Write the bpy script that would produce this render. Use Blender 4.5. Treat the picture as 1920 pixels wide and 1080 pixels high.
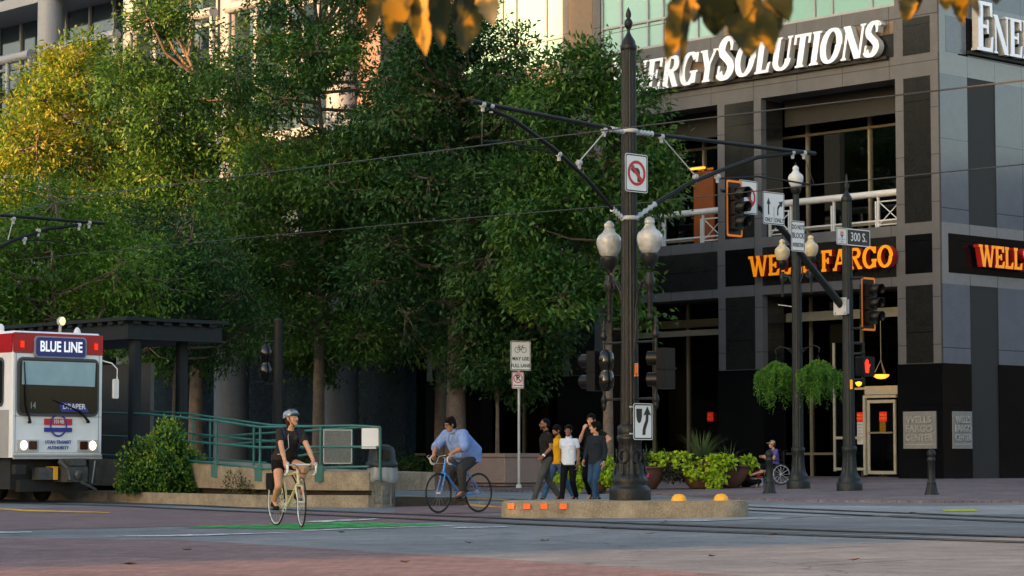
import bpy, bmesh, math, random
import numpy as np
from mathutils import Vector, Matrix, noise
R = math.radians
random.seed(7)
rng = np.random.default_rng(11)
for o in list(bpy.data.objects): bpy.data.objects.remove(o)
SC = bpy.context.scene
COL = SC.collection

# ---------------------------------------------------------------- camera
FPX = 4470.0; PITCH = math.atan(318/4470.0); CAMH = 0.97
cam = bpy.data.cameras.new('camera'); camo = bpy.data.objects.new('camera', cam); COL.objects.link(camo)
camo.location = (0, 0, CAMH); camo.rotation_euler = (R(90) + PITCH, 0, 0)
cam.sensor_width = 36.0; cam.lens = 36.0*FPX/1920.0
cam.clip_start = 0.1; cam.clip_end = 3000
cam.dof.use_dof = True; cam.dof.focus_distance = 44.0; cam.dof.aperture_fstop = 12.0
SC.camera = camo

# ---------------------------------------------------------------- light
SUN_H = (-0.8, -0.6); SUN_EL = R(8.0)
w = bpy.data.worlds.new("World"); SC.world = w; w.use_nodes = True
nt = w.node_tree; nt.nodes.clear()
sky = nt.nodes.new('ShaderNodeTexSky'); sky.sky_type = 'NISHITA'; sky.sun_disc = False
sky.sun_elevation = SUN_EL; sky.sun_rotation = math.atan2(SUN_H[0], SUN_H[1]); sky.air_density = 1.0; sky.dust_density = 2.5; sky.ozone_density = 0.7
bg = nt.nodes.new('ShaderNodeBackground'); bg.inputs[1].default_value = 0.15
wo = nt.nodes.new('ShaderNodeOutputWorld')
nt.links.new(sky.outputs[0], bg.inputs[0]); nt.links.new(bg.outputs[0], wo.inputs[0])
sl = bpy.data.lights.new('sun', 'SUN'); sl.energy = 3.9; sl.angle = R(0.5); sl.color = (1.0, 0.52, 0.2)
so = bpy.data.objects.new('sun', sl); COL.objects.link(so)
sd = Vector((SUN_H[0]*math.cos(SUN_EL), SUN_H[1]*math.cos(SUN_EL), math.sin(SUN_EL)))
so.rotation_euler = sd.to_track_quat('Z', 'Y').to_euler(); so.location = (-60, -45, 30)
SC.view_settings.view_transform = 'Standard'; SC.view_settings.look = 'None'
SC.view_settings.exposure = 1.88; SC.view_settings.gamma = 1.0
try: SC.view_settings.use_curve_mapping = False
except Exception: pass
SC.render.engine = 'CYCLES'
SC.cycles.max_bounces = 6; SC.cycles.transparent_max_bounces = 12

# ---------------------------------------------------------------- coordinate helpers
cP, sP = math.cos(PITCH), math.sin(PITCH)
def ray(px, py):
    x = (px-960)/FPX; u = (540-py)/FPX
    return x, cP-u*sP, sP+u*cP
def at(px, py, Y):                      # where a pixel's ray reaches depth Y
    x, y, z = ray(px, py); k = Y/y
    return Vector((x*k, Y, CAMH+z*k))
def gp(px, py, z=0.0):                  # where a pixel's ray reaches height z
    x, y, zz = ray(px, py); k = (z-CAMH)/zz
    return Vector((x*k, y*k, z))
ANG = math.atan2(.681, .732)            # the street grid is turned by this angle
VX, VY = math.cos(ANG), math.sin(ANG)   # v axis; u axis = (-VY, VX)
CX, CY = 13.45, 74.5                    # street corner of the office building
def L(x, y, z=0.0): return Vector((CX+x*VX-y*VY, CY+x*VY+y*VX, z))
def toL(p): dx, dy = p[0]-CX, p[1]-CY; return (dx*VX+dy*VY, -dx*VY+dy*VX)

# ---------------------------------------------------------------- materials
MATS = {}
def rgb(h): 
    h = h.lstrip('#'); c = [int(h[i:i+2], 16)/255 for i in (0, 2, 4)]
    return tuple(((x/12.92) if x <= .04045 else ((x+.055)/1.055)**2.4) for x in c)
def newmat(name):
    m = bpy.data.materials.new(name); m.use_nodes = True; n = m.node_tree
    b = n.nodes['Principled BSDF']; return m, n, b
def mat(name, col, rough=.6, bdist=.02, metal=0., var=.12, scale=6., bump=0., bscale=40., spec=.5, joints=None, speck=0., emit=None, dirt=0., coat=0.):
    if name in MATS: return MATS[name]
    m, n, b = newmat(name); N = n.nodes; K = n.links
    tc = N.new('ShaderNodeTexCoord')
    nz = N.new('ShaderNodeTexNoise'); nz.inputs['Scale'].default_value = scale; nz.inputs['Detail'].default_value = 6; nz.inputs['Roughness'].default_value = .65
    K.new(tc.outputs['Object'], nz.inputs['Vector'])
    mx = N.new('ShaderNodeMix'); mx.data_type = 'RGBA'
    mr = N.new('ShaderNodeMapRange'); mr.inputs[1].default_value = .3; mr.inputs[2].default_value = .7
    K.new(nz.outputs[0], mr.inputs[0]); K.new(mr.outputs[0], mx.inputs[0])
    mx.inputs[6].default_value = (*[c*(1-var) for c in col], 1); mx.inputs[7].default_value = (*[min(1, c*(1+var)) for c in col], 1)
    last = mx.outputs[2]
    if speck:
        s2 = N.new('ShaderNodeTexNoise'); s2.inputs['Scale'].default_value = 55; s2.inputs['Detail'].default_value = 2
        K.new(tc.outputs['Object'], s2.inputs['Vector'])
        r2 = N.new('ShaderNodeMapRange'); r2.inputs[1].default_value = .38; r2.inputs[2].default_value = .62; r2.inputs[3].default_value = 1-speck; r2.inputs[4].default_value = 1+speck
        K.new(s2.outputs[0], r2.inputs[0])
        vm = N.new('ShaderNodeVectorMath'); vm.operation = 'SCALE'; K.new(last, vm.inputs[0]); K.new(r2.outputs[0], vm.inputs['Scale']); last = vm.outputs[0]
    if dirt:
        s3 = N.new('ShaderNodeTexNoise'); s3.inputs['Scale'].default_value = 1.3; s3.inputs['Detail'].default_value = 8; s3.inputs['Roughness'].default_value = .7
        mp = N.new('ShaderNodeMapping'); mp.inputs['Scale'].default_value = (1, 1, .35); K.new(tc.outputs['Object'], mp.inputs[0]); K.new(mp.outputs[0], s3.inputs['Vector'])
        r3 = N.new('ShaderNodeMapRange'); r3.inputs[1].default_value = .45; r3.inputs[2].default_value = .75; r3.inputs[3].default_value = 1; r3.inputs[4].default_value = 1-dirt
        K.new(s3.outputs[0], r3.inputs[0])
        vm = N.new('ShaderNodeVectorMath'); vm.operation = 'SCALE'; K.new(last, vm.inputs[0]); K.new(r3.outputs[0], vm.inputs['Scale']); last = vm.outputs[0]
    if joints:                               # thin joint lines between stone slabs: (x, y, z) spacings
        sp = N.new('ShaderNodeSeparateXYZ'); K.new(tc.outputs['Object'], sp.inputs[0]); acc = None
        for i, s in enumerate(joints):
            if not s: continue
            a = N.new('ShaderNodeMath'); a.operation = 'DIVIDE'; a.inputs[1].default_value = s; K.new(sp.outputs[i], a.inputs[0])
            f = N.new('ShaderNodeMath'); f.operation = 'FRACT'; K.new(a.outputs[0], f.inputs[0])
            l = N.new('ShaderNodeMath'); l.operation = 'LESS_THAN'; l.inputs[1].default_value = .028/s; K.new(f.outputs[0], l.inputs[0])
            if acc is None: acc = l.outputs[0]
            else:
                q = N.new('ShaderNodeMath'); q.operation = 'MAXIMUM'; K.new(acc, q.inputs[0]); K.new(l.outputs[0], q.inputs[1]); acc = q.outputs[0]
        jm = N.new('ShaderNodeMix'); jm.data_type = 'RGBA'; K.new(acc, jm.inputs[0]); K.new(last, jm.inputs[6]); jm.inputs[7].default_value = (*[c*.35 for c in col], 1); last = jm.outputs[2]
    K.new(last, b.inputs['Base Color'])
    b.inputs['Roughness'].default_value = rough; b.inputs['Metallic'].default_value = metal
    b.inputs['Specular IOR Level'].default_value = spec
    if coat: b.inputs['Coat Weight'].default_value = coat
    if bump:
        bn = N.new('ShaderNodeTexNoise'); bn.inputs['Scale'].default_value = bscale; bn.inputs['Detail'].default_value = 4; K.new(tc.outputs['Object'], bn.inputs['Vector'])
        bp = N.new('ShaderNodeBump'); bp.inputs['Strength'].default_value = bump; bp.inputs['Distance'].default_value = bdist; K.new(bn.outputs[0], bp.inputs['Height']); K.new(bp.outputs[0], b.inputs['Normal'])
    if emit: b.inputs['Emission Color'].default_value = (*emit[0], 1); b.inputs['Emission Strength'].default_value = emit[1]
    MATS[name] = m; return m
def glass(name, tint=(.05, .07, .07), trans=.5, rough=.02, refl=1.0, ior=1.5):
    if name in MATS: return MATS[name]
    m, n, b = newmat(name); N = n.nodes; K = n.links
    out = N['Material Output']; N.remove(b)
    t = N.new('ShaderNodeBsdfTransparent'); t.inputs[0].default_value = (trans*.9, trans*1.05, trans*1.02, 1)
    g = N.new('ShaderNodeBsdfGlossy'); g.inputs['Roughness'].default_value = rough; g.inputs['Color'].default_value = (refl, refl, refl, 1)
    f = N.new('ShaderNodeFresnel'); f.inputs[0].default_value = ior
    mx = N.new('ShaderNodeMixShader'); K.new(f.outputs[0], mx.inputs[0]); K.new(t.outputs[0], mx.inputs[1]); K.new(g.outputs[0], mx.inputs[2]); K.new(mx.outputs[0], out.inputs[0])
    MATS[name] = m; return m
def leafmat(name, c1, c2, c3=None, trans=.35):
    if name in MATS: return MATS[name]
    m, n, b = newmat(name); N = n.nodes; K = n.links; out = N['Material Output']
    at_ = N.new('ShaderNodeAttribute'); at_.attribute_name = 'tint'
    cr = N.new('ShaderNodeValToRGB'); cr.color_ramp.elements[0].color = (*c1, 1); cr.color_ramp.elements[1].color = (*c2, 1)
    if c3: e = cr.color_ramp.elements.new(.5); e.color = (*c2, 1); cr.color_ramp.elements[2].color = (*c3, 1)
    K.new(at_.outputs['Fac'], cr.inputs[0])
    K.new(cr.outputs[0], b.inputs['Base Color']); b.inputs['Roughness'].default_value = .5; b.inputs['Specular IOR Level'].default_value = .35
    tr = N.new('ShaderNodeBsdfTranslucent'); K.new(cr.outputs[0], tr.inputs[0])
    mx = N.new('ShaderNodeMixShader'); mx.inputs[0].default_value = trans
    K.new(b.outputs[0], mx.inputs[1]); K.new(tr.outputs[0], mx.inputs[2]); K.new(mx.outputs[0], out.inputs[0])
    MATS[name] = m; return m

# ---------------------------------------------------------------- object helpers
def tag(o, label=None, cat=None, group=None, kind=None):
    if label: o['label'] = label
    if cat: o['category'] = cat
    if group: o['group'] = group
    if kind: o['kind'] = kind
    return o
def empty(name, loc=(0, 0, 0), rz=0., label=None, cat=None, group=None):
    o = bpy.data.objects.new(name, None); COL.objects.link(o); o.location = loc; o.rotation_euler = (0, 0, rz); o.empty_display_size = .2
    return tag(o, label, cat, group)
def children(o): return [c for c in bpy.data.objects if c.parent == o]
def copy_tree(o, parent=None):
    kids = children(o); c = o.copy(); COL.objects.link(c); c.parent = parent
    for ch in kids: copy_tree(ch, c)
    return c
class MB:
    def __init__(s): s.v = []; s.f = []; s.m = []; s.sm = []
    def add(s, vs, fs, m=0, smooth=False):
        k = len(s.v); s.v += [tuple(v) for v in vs]
        for f in fs: s.f.append([i+k for i in f]); s.m.append(m); s.sm.append(smooth)
        return s
    def box(s, x0, x1, y0, y1, z0, z1, m=0):
        if x0 > x1: x0, x1 = x1, x0
        if y0 > y1: y0, y1 = y1, y0
        if z0 > z1: z0, z1 = z1, z0
        vs = [(x, y, z) for z in (z0, z1) for y in (y0, y1) for x in (x0, x1)]
        return s.add(vs, [(0, 2, 3, 1), (4, 5, 7, 6), (0, 1, 5, 4), (2, 6, 7, 3), (0, 4, 6, 2), (1, 3, 7, 5)], m)
    def tube(s, pts, r, n=8, m=0, caps=True, sx=1.):
        pts = [Vector(p) for p in pts]; rs = r if isinstance(r, (list, tuple)) else [r]*len(pts)
        k = []; up = None
        for i, p in enumerate(pts):
            d = (pts[min(i+1, len(pts)-1)]-pts[max(i-1, 0)]).normalized()
            if up is None: up = Vector((0, 0, 1)) if abs(d.z) < .9 else Vector((1, 0, 0))
            a = d.cross(up).normalized(); b_ = a.cross(d).normalized(); up = b_
            k += [p+(a*math.cos(2*math.pi*j/n)*sx+b_*math.sin(2*math.pi*j/n))*rs[i] for j in range(n)]
        fs = []
        for i in range(len(pts)-1):
            for j in range(n):
                q = (j+1) % n; fs.append((i*n+j, (i+1)*n+j, (i+1)*n+q, i*n+q))
        s.add(k, fs, m, True)
        if caps:
            s.add(k[:n], [tuple(range(n))], m); s.add(k[-n:], [tuple(range(n-1, -1, -1))], m)
        return s
    def lathe(s, prof, n=20, c=(0, 0, 0), m=0, flute=0., nf=0, mat4=None, smooth=True, f0=-1e9, f1=1e9):
        vs = []
        for r, z in prof:
            for j in range(n):
                a = 2*math.pi*j/n; rr = r
                if flute and f0 <= z <= f1: rr = r*(1-flute*(.5+.5*math.cos(nf*a)))
                p = Vector((rr*math.cos(a), rr*math.sin(a), z))
                if mat4 is not None: p = mat4 @ p
                vs.append(p+Vector(c))
        fs = []
        for i in range(len(prof)-1):
            for j in range(n):
                q = (j+1) % n; fs.append((i*n+j, i*n+q, (i+1)*n+q, (i+1)*n+j))
        s.add(vs, fs, m, smooth)
        if prof[0][0] > 1e-4: s.add(vs[:n], [tuple(range(n-1, -1, -1))], m)
        if prof[-1][0] > 1e-4: s.add(vs[-n:], [tuple(range(n))], m)
        return s
    def ell(s, c, r, n=12, m=0, rot=None):
        prof = [(math.sin(math.pi*i/(n//2+2)), -math.cos(math.pi*i/(n//2+2))) for i in range(n//2+3)]
        prof[0] = (1e-5, -1); prof[-1] = (1e-5, 1)
        M = Matrix.Diagonal((*r, 1))
        if rot is not None: M = rot @ M
        return s.lathe(prof, n, c, m, mat4=M)
    def torus(s, c, Rr, r, n=28, k=6, m=0, M=None):
        vs = []; fs = []
        for i in range(n):
            a = 2*math.pi*i/n
            for j in range(k):
                b_ = 2*math.pi*j/k; p = Vector((0, (Rr+r*math.cos(b_))*math.cos(a), (Rr+r*math.cos(b_))*math.sin(a))); p.x = r*math.sin(b_)
                if M is not None: p = M @ p
                vs.append(p+Vector(c))
        for i in range(n):
            for j in range(k):
                fs.append((i*k+j, ((i+1) % n)*k+j, ((i+1) % n)*k+(j+1) % k, i*k+(j+1) % k))
        return s.add(vs, fs, m, True)
    def prism(s, poly, y0, y1, m=0, m2=None):        # polygon in the xz plane (seen from -y), pushed from y0 to y1
        n = len(poly); A = sum(poly[i][0]*poly[(i+1) % n][1]-poly[(i+1) % n][0]*poly[i][1] for i in range(n))
        if A < 0: poly = poly[::-1]
        vs = [(x, y0, z) for x, z in poly]+[(x, y1, z) for x, z in poly]
        s.add(vs, [tuple(range(n))], m)
        s.add(vs, [tuple(range(2*n-1, n-1, -1))]+[(i, i+n, (i+1) % n+n, (i+1) % n) for i in range(n)], m if m2 is None else m2)
        return s
    def slab(s, poly, z0, z1, m=0):                  # polygon in the xy plane
        n = len(poly); A = sum(poly[i][0]*poly[(i+1) % n][1]-poly[(i+1) % n][0]*poly[i][1] for i in range(n))
        if A < 0: poly = poly[::-1]
        vs = [(p[0], p[1], z0) for p in poly]+[(p[0], p[1], z1) for p in poly]
        return s.add(vs, [tuple(range(n-1, -1, -1)), tuple(range(n, 2*n))]+[(i, (i+1) % n, (i+1) % n+n, i+n) for i in range(n)], m)
    def build(s, name, mats, parent=None, label=None, bevel=0.):
        me = bpy.data.meshes.new(name); me.from_pydata(s.v, [], s.f)
        if not isinstance(mats, (list, tuple)): mats = [mats]
        for q in mats: me.materials.append(q)
        me.polygons.foreach_set('material_index', s.m); me.polygons.foreach_set('use_smooth', s.sm); me.update()
        o = bpy.data.objects.new(name, me); COL.objects.link(o)
        if parent: o.parent = parent
        if label: o['label'] = label
        if bevel:
            bv = o.modifiers.new('bevel', 'BEVEL'); bv.width = bevel; bv.segments = 2; bv.limit_method = 'ANGLE'; bv.angle_limit = R(50)
        return o
def rrect(x0, x1, z0, z1, r, n=4):
    pts = []
    for cx, cz, a in ((x1-r, z0+r, -90), (x1-r, z1-r, 0), (x0+r, z1-r, 90), (x0+r, z0+r, 180)):
        for i in range(n+1): t = R(a+90*i/n); pts.append((cx+r*math.cos(t), cz+r*math.sin(t)))
    return pts
def text(mb, s, size, cx, cz, y, depth=.004, m=0, bold=0., align='CENTER', sx=1., rot=0.):
    cu = bpy.data.curves.new('t', 'FONT'); cu.body = s; cu.size = size; cu.extrude = depth/2; cu.align_x = align; cu.align_y = 'CENTER'; cu.offset = bold; cu.resolution_u = 3
    o = bpy.data.objects.new('t', cu); COL.objects.link(o); dg = bpy.context.evaluated_depsgraph_get(); dg.update()
    me = bpy.data.meshes.new_from_object(o.evaluated_get(dg)); cr, sr = math.cos(rot), math.sin(rot)
    vs = []
    for v in me.vertices:
        x, z = v.co.x*sx, v.co.y; vs.append((cx+x*cr-z*sr, y-v.co.z-depth/2, cz+x*sr+z*cr))
    mb.add(vs, [tuple(p.vertices) for p in me.polygons], m)
    bpy.data.objects.remove(o); bpy.data.curves.remove(cu); bpy.data.meshes.remove(me)
def leaves_mesh(name, P, D, N, Ln, W, tint, material, parent=None, shape='leaf'):
    n = len(P); D = D/np.linalg.norm(D, axis=1, keepdims=True); S = np.cross(D, N); S /= (np.linalg.norm(S, axis=1, keepdims=True)+1e-9); U = np.cross(S, D)
    Ln = np.broadcast_to(np.asarray(Ln, float), (n,))[:, None]; W = np.broadcast_to(np.asarray(W, float), (n,))[:, None]
    v = np.empty((n, 4, 3)); mid = .4
    v[:, 0] = P; v[:, 1] = P+D*Ln*mid+S*W*.5+U*W*.12; v[:, 2] = P+D*Ln-U*Ln*.12; v[:, 3] = P+D*Ln*mid-S*W*.5+U*W*.12
    me = bpy.data.meshes.new(name); me.vertices.add(4*n); me.vertices.foreach_set('co', v.reshape(-1).astype(np.float32))
    me.loops.add(4*n); me.loops.foreach_set('vertex_index', np.arange(4*n, dtype=np.int32))
    me.polygons.add(n); me.polygons.foreach_set('loop_start', (np.arange(n)*4).astype(np.int32)); me.polygons.foreach_set('loop_total', np.full(n, 4, np.int32))
    a = me.attributes.new('tint', 'FLOAT', 'FACE'); a.data.foreach_set('value', np.clip(tint, 0, 1).astype(np.float32))
    me.materials.append(material); me.update(calc_edges=True)
    o = bpy.data.objects.new(name, me); COL.objects.link(o)
    if parent: o.parent = parent
    return o
def unit(n): v = rng.normal(size=(n, 3)); return v/np.linalg.norm(v, axis=1, keepdims=True)
def ik(a, b, l1, l2, pole):
    a, b, pole = Vector(a), Vector(b), Vector(pole); d = b-a; D = min(d.length, (l1+l2)*.999); d.normalize()
    x = (l1*l1-l2*l2+D*D)/(2*D); h = math.sqrt(max(l1*l1-x*x, 0)); p = (pole-d*pole.dot(d)).normalized()
    return a+d*x+p*h
# ---------------------------------------------------------------- ground
def ground_mat(name, c1, c2, rough=.85, big=.25, fine=60., patch=None, brick=None, cracks=0., wear=0.):
    m, n, b = newmat(name); N = n.nodes; K = n.links
    ge = N.new('ShaderNodeNewGeometry')
    mp = N.new('ShaderNodeMapping'); mp.inputs['Rotation'].default_value = (0, 0, -ANG); K.new(ge.outputs['Position'], mp.inputs[0])
    a = N.new('ShaderNodeTexNoise'); a.inputs['Scale'].default_value = big; a.inputs['Detail'].default_value = 8; a.inputs['Roughness'].default_value = .6; K.new(mp.outputs[0], a.inputs['Vector'])
    r = N.new('ShaderNodeMapRange'); r.inputs[1].default_value = .35; r.inputs[2].default_value = .65; K.new(a.outputs[0], r.inputs[0])
    mx = N.new('ShaderNodeMix'); mx.data_type = 'RGBA'; K.new(r.outputs[0], mx.inputs[0]); mx.inputs[6].default_value = (*c1, 1); mx.inputs[7].default_value = (*c2, 1)
    last = mx.outputs[2]
    if brick:
        br = N.new('ShaderNodeTexBrick'); br.inputs['Scale'].default_value = 1; br.inputs['Brick Width'].default_value = .22; br.inputs['Row Height'].default_value = .11; br.inputs['Mortar Size'].default_value = .006
        br.inputs['Color1'].default_value = (.8, .8, .8, 1); br.inputs['Color2'].default_value = (1.2, 1.12, 1.1, 1); br.inputs['Mortar'].default_value = (.5, .5, .5, 1)
        K.new(mp.outputs[0], br.inputs['Vector'])
        q = N.new('ShaderNodeVectorMath'); q.operation = 'MULTIPLY'; K.new(last, q.inputs[0]); K.new(br.outputs[0], q.inputs[1]); last = q.outputs[0]
    for sc, amt in ((2.2, .2), (fine, .4), (11, .15)):
        f = N.new('ShaderNodeTexNoise'); f.inputs['Scale'].default_value = sc; f.inputs['Detail'].default_value = 5; K.new(mp.outputs[0], f.inputs['Vector'])
        fr = N.new('ShaderNodeMapRange'); fr.inputs[1].default_value = .3; fr.inputs[2].default_value = .7; fr.inputs[3].default_value = 1-amt; fr.inputs[4].default_value = 1+amt; K.new(f.outputs[0], fr.inputs[0])
        q = N.new('ShaderNodeVectorMath'); q.operation = 'SCALE'; K.new(last, q.inputs[0]); K.new(fr.outputs[0], q.inputs['Scale']); last = q.outputs[0]
    if cracks:
        v = N.new('ShaderNodeTexVoronoi'); v.feature = 'DISTANCE_TO_EDGE'; v.inputs['Scale'].default_value = .22; nz = N.new('ShaderNodeTexNoise'); nz.inputs['Scale'].default_value = 1.5
        ad = N.new('ShaderNodeVectorMath'); K.new(mp.outputs[0], ad.inputs[0]); K.new(mp.outputs[0], nz.inputs['Vector']); K.new(nz.outputs['Color'], ad.inputs[1]); K.new(ad.outputs[0], v.inputs['Vector'])
        l = N.new('ShaderNodeMapRange'); l.inputs[1].default_value = 0; l.inputs[2].default_value = .006; l.inputs[3].default_value = 1-cracks; l.inputs[4].default_value = 1; K.new(v.outputs[0], l.inputs[0])
        q = N.new('ShaderNodeVectorMath'); q.operation = 'SCALE'; K.new(last, q.inputs[0]); K.new(l.outputs[0], q.inputs['Scale']); last = q.outputs[0]
    K.new(last, b.inputs['Base Color']); b.inputs['Roughness'].default_value = rough; b.inputs['Specular IOR Level'].default_value = .3
    bn = N.new('ShaderNodeTexNoise'); bn.inputs['Scale'].default_value = 35; bn.inputs['Detail'].default_value = 6; K.new(mp.outputs[0], bn.inputs['Vector'])
    bp = N.new('ShaderNodeBump'); bp.inputs['Strength'].default_value = .5; bp.inputs['Distance'].default_value = .01; K.new(bn.outputs[0], bp.inputs['Height']); K.new(bp.outputs[0], b.inputs['Normal'])
    if wear:                                   # worn paint: the paint breaks up and shows the road below
        wn = N.new('ShaderNodeTexNoise'); wn.inputs['Scale'].default_value = 3.5; wn.inputs['Detail'].default_value = 9; wn.inputs['Roughness'].default_value = .75; K.new(mp.outputs[0], wn.inputs['Vector'])
        wr = N.new('ShaderNodeMapRange'); wr.inputs[1].default_value = .5+wear*.2; wr.inputs[2].default_value = .42+wear*.2; K.new(wn.outputs[0], wr.inputs[0])
        wr.inputs[3].default_value = .15; K.new(wr.outputs[0], b.inputs['Alpha'])
    return m
ASPH = ground_mat('asphalt', (.125, .133, .15), (.205, .208, .22), cracks=.5)
ASPH2 = ground_mat('asphalt_dark', (.10, .103, .115), (.155, .155, .168))
CONC = ground_mat('road_concrete', (.22, .225, .235), (.30, .30, .305), cracks=.3)
PAV = ground_mat('red_paver', (.15, .10, .11), (.205, .135, .14), brick=True)
PAV2 = ground_mat('plaza_paver', (.13, .105, .12), (.19, .16, .175), brick=True)
CURB = ground_mat('curb_concrete', (.22, .18, .13), (.33, .27, .20), big=1.6, fine=40, cracks=0)
PWHITE = ground_mat('paint_white', (.5, .5, .52), (.65, .65, .66), wear=.35)
PYEL = ground_mat('paint_yellow', (.62, .33, .03), (.7, .38, .05), wear=.6)
PGRN = ground_mat('paint_green', (.02, .30, .06), (.035, .42, .08), wear=.3)
ASPH2C = mat('crack_sealer', (.025, .025, .028), .7, var=.3)
RAILM = mat('rail_steel', (.085, .08, .08), .35, .7, var=.3)

def sheet(name, pts, z, m, label=None):
    mb = MB(); n = len(pts); vs = [(p[0], p[1], z) for p in pts]
    A = sum(pts[i][0]*pts[(i+1) % n][1]-pts[(i+1) % n][0]*pts[i][1] for i in range(n))
    if A < 0: vs = vs[::-1]
    mb.add(vs, [tuple(range(n))]); o = mb.build(name, m); tag(o, label, None, None, 'structure'); return o
sheet('ground', [(-1500, -600), (1500, -600), (1500, 2400), (-1500, 2400)], 0, ASPH)
# red paver crosswalk in the foreground, grey lane between, red band further on
sheet('paver_crosswalk', [gp(-900, 1000), gp(330, 1012), gp(960, 1050), gp(1420, 1082), gp(1600, 1250), gp(-900, 1600)], .004, PAV)
sheet('paver_band', [gp(-500, 965), gp(180, 950), gp(470, 958), gp(760, 962), gp(960, 966), gp(960, 973), gp(700, 983), gp(300, 988), gp(60, 994), gp(-500, 1000)], .004, PAV)
sheet('paver_strip', [gp(740, 951), gp(945, 944), gp(945, 962), gp(740, 965)], .008, PAV)
sheet('road_lane', [gp(1250, 952), gp(1380, 946), gp(1700, 950), gp(2300, 943), gp(2300, 962), gp(1500, 968)], .004, CONC)
sheet('road_patch', [gp(1390, 969), gp(1520, 969.5), gp(1300, 979), gp(1150, 978)], .008, CONC)
sheet('dark_lane', [gp(900, 976), gp(1400, 984), gp(2100, 990), gp(2100, 1012), gp(1400, 997), gp(1000, 984)], .004, ASPH2)
sheet('far_lane', [gp(700, 920), gp(1150, 921), gp(1130, 937), gp(740, 938)], .004, ground_mat('far_asphalt', (.14, .16, .18), (.2, .22, .24)))
def strip(name, pts, wd, m, z=.008, label=None):
    P = [Vector((p[0], p[1])) for p in pts]; l = []; r = []
    for i, p in enumerate(P):
        d = (P[min(i+1, len(P)-1)]-P[max(i-1, 0)]).normalized(); nn = Vector((-d.y, d.x))*wd/2; l.append(p+nn); r.append(p-nn)
    mb = MB(); k = len(P); mb.add([(q.x, q.y, z) for q in l+r], [(i, i+1, i+1+k, i+k)[::-1] for i in range(k-1)])
    return tag(mb.build(name, m), label, None, None, 'structure')
sheet('bike_lane_paint', [gp(340, 990.5), gp(430, 986), gp(640, 980.5), gp(825, 983.5), gp(835, 985.5), gp(560, 993.5)], .012, PGRN)
sheet('lane_line', [gp(165, 1007.5), gp(330, 1004), gp(520, 1000), gp(545, 1000), gp(340, 1007)], .012, PWHITE)
sheet('lane_line', [gp(560, 995.2), gp(840, 986.5), gp(852, 986.8), gp(580, 996.4)], .012, PWHITE)
sheet('lane_line', [gp(560, 979.5), gp(700, 974), gp(716, 974.8), gp(600, 981)], .016, PWHITE)
sheet('lane_line', [gp(850, 990.2), gp(950, 988.2), gp(950, 989.6), gp(850, 991.6)], .012, PWHITE)
sheet('lane_line', [gp(-60, 999), gp(60, 998.4), gp(60, 1000), gp(-60, 1001)], .012, PWHITE)
sheet('yellow_line', [gp(-60, 950.5), gp(60, 957), gp(205, 961.5), gp(205, 963), gp(50, 959.8), gp(-60, 953)], .012, PYEL)
sheet('yellow_line', [gp(742, 935), gp(770, 935), gp(930, 950), gp(900, 951.5)], .012, PYEL)
sheet('yellow_line', [gp(740, 930.5), gp(760, 930.5), gp(960, 937), gp(940, 938)], .012, PYEL)
sheet('yellow_line', [gp(900, 950), gp(945, 951.5), gp(945, 953), gp(900, 952)], .016, PYEL)
sheet('tactile_patch', [gp(1765, 956), gp(1825, 955), gp(1835, 959.5), gp(1770, 960.5)], .012, ground_mat('tactile_yellow', (.35, .4, .04), (.45, .48, .06), wear=.8))
for a, b_ in (((1270, 979), (1330, 978)), ((1560, 973), (1600, 972)), ((1640, 970), (1675, 969.2)), ((1430, 975), (1470, 974.3)), ((1075, 933.5), (1180, 933.2)), ((1500, 933), (1560, 933.4))):
    strip('lane_line', [gp(*a), gp(*b_)], .14, PWHITE, .02)
for k_, pl_ in enumerate((((1000, 1012), (1120, 1005), (1310, 1000)), ((1190, 1040), (1330, 1033), (1500, 1030), (1700, 1020)), ((560, 1020), (700, 1026), (930, 1027)), ((0, 1004), (90, 1002), (110, 1001)), ((1240, 985), (1250, 979), (1300, 978)), ((1500, 1062), (1700, 1050), (1920, 1046)), ((-20, 1050), (200, 1044), (420, 1050)))):
    strip('road_crack', [gp(*q) for q in pl_], .035, ASPH2C, .024+.001*k_)
# tram tracks: two rails each, set flush in the street
BED = ground_mat('track_bed', (.10, .103, .115), (.15, .15, .16))
def rails(cl):
    P = [Vector(p) for p in cl]; Q = []
    for i in range(len(P)-1):
        p0 = P[max(i-1, 0)]; p1 = P[i]; p2 = P[i+1]; p3 = P[min(i+2, len(P)-1)]
        for k in range(8):
            t = k/8; Q.append(.5*((2*p1)+(p2-p0)*t+(2*p0-5*p1+4*p2-p3)*t*t+(3*p1-p0-3*p2+p3)*t**3))
    Q.append(P[-1])
    for sgn in (-1, 1):
        pts = []
        for i, p in enumerate(Q):
            d = (Q[min(i+1, len(Q)-1)]-Q[max(i-1, 0)]).normalized(); pts.append(p+Vector((-d.y, d.x))*.72*sgn)
        strip('track_bed', pts, .3, BED, .016); strip('tram_rail', pts, .13, RAILM, .022)
rails([(-29.7, 72.5), (-9.75, 51.1), (-5.6, 45.3), (-1.0, 38.0), (2.6, 32.4), (6.0, 28.2), (12, 21.0)])
rails([(-20.5, 79.0), (-1.2, 56.0), (3.2, 48.0), (6.0, 41.5), (9.5, 33.5), (14, 25)])
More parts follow.
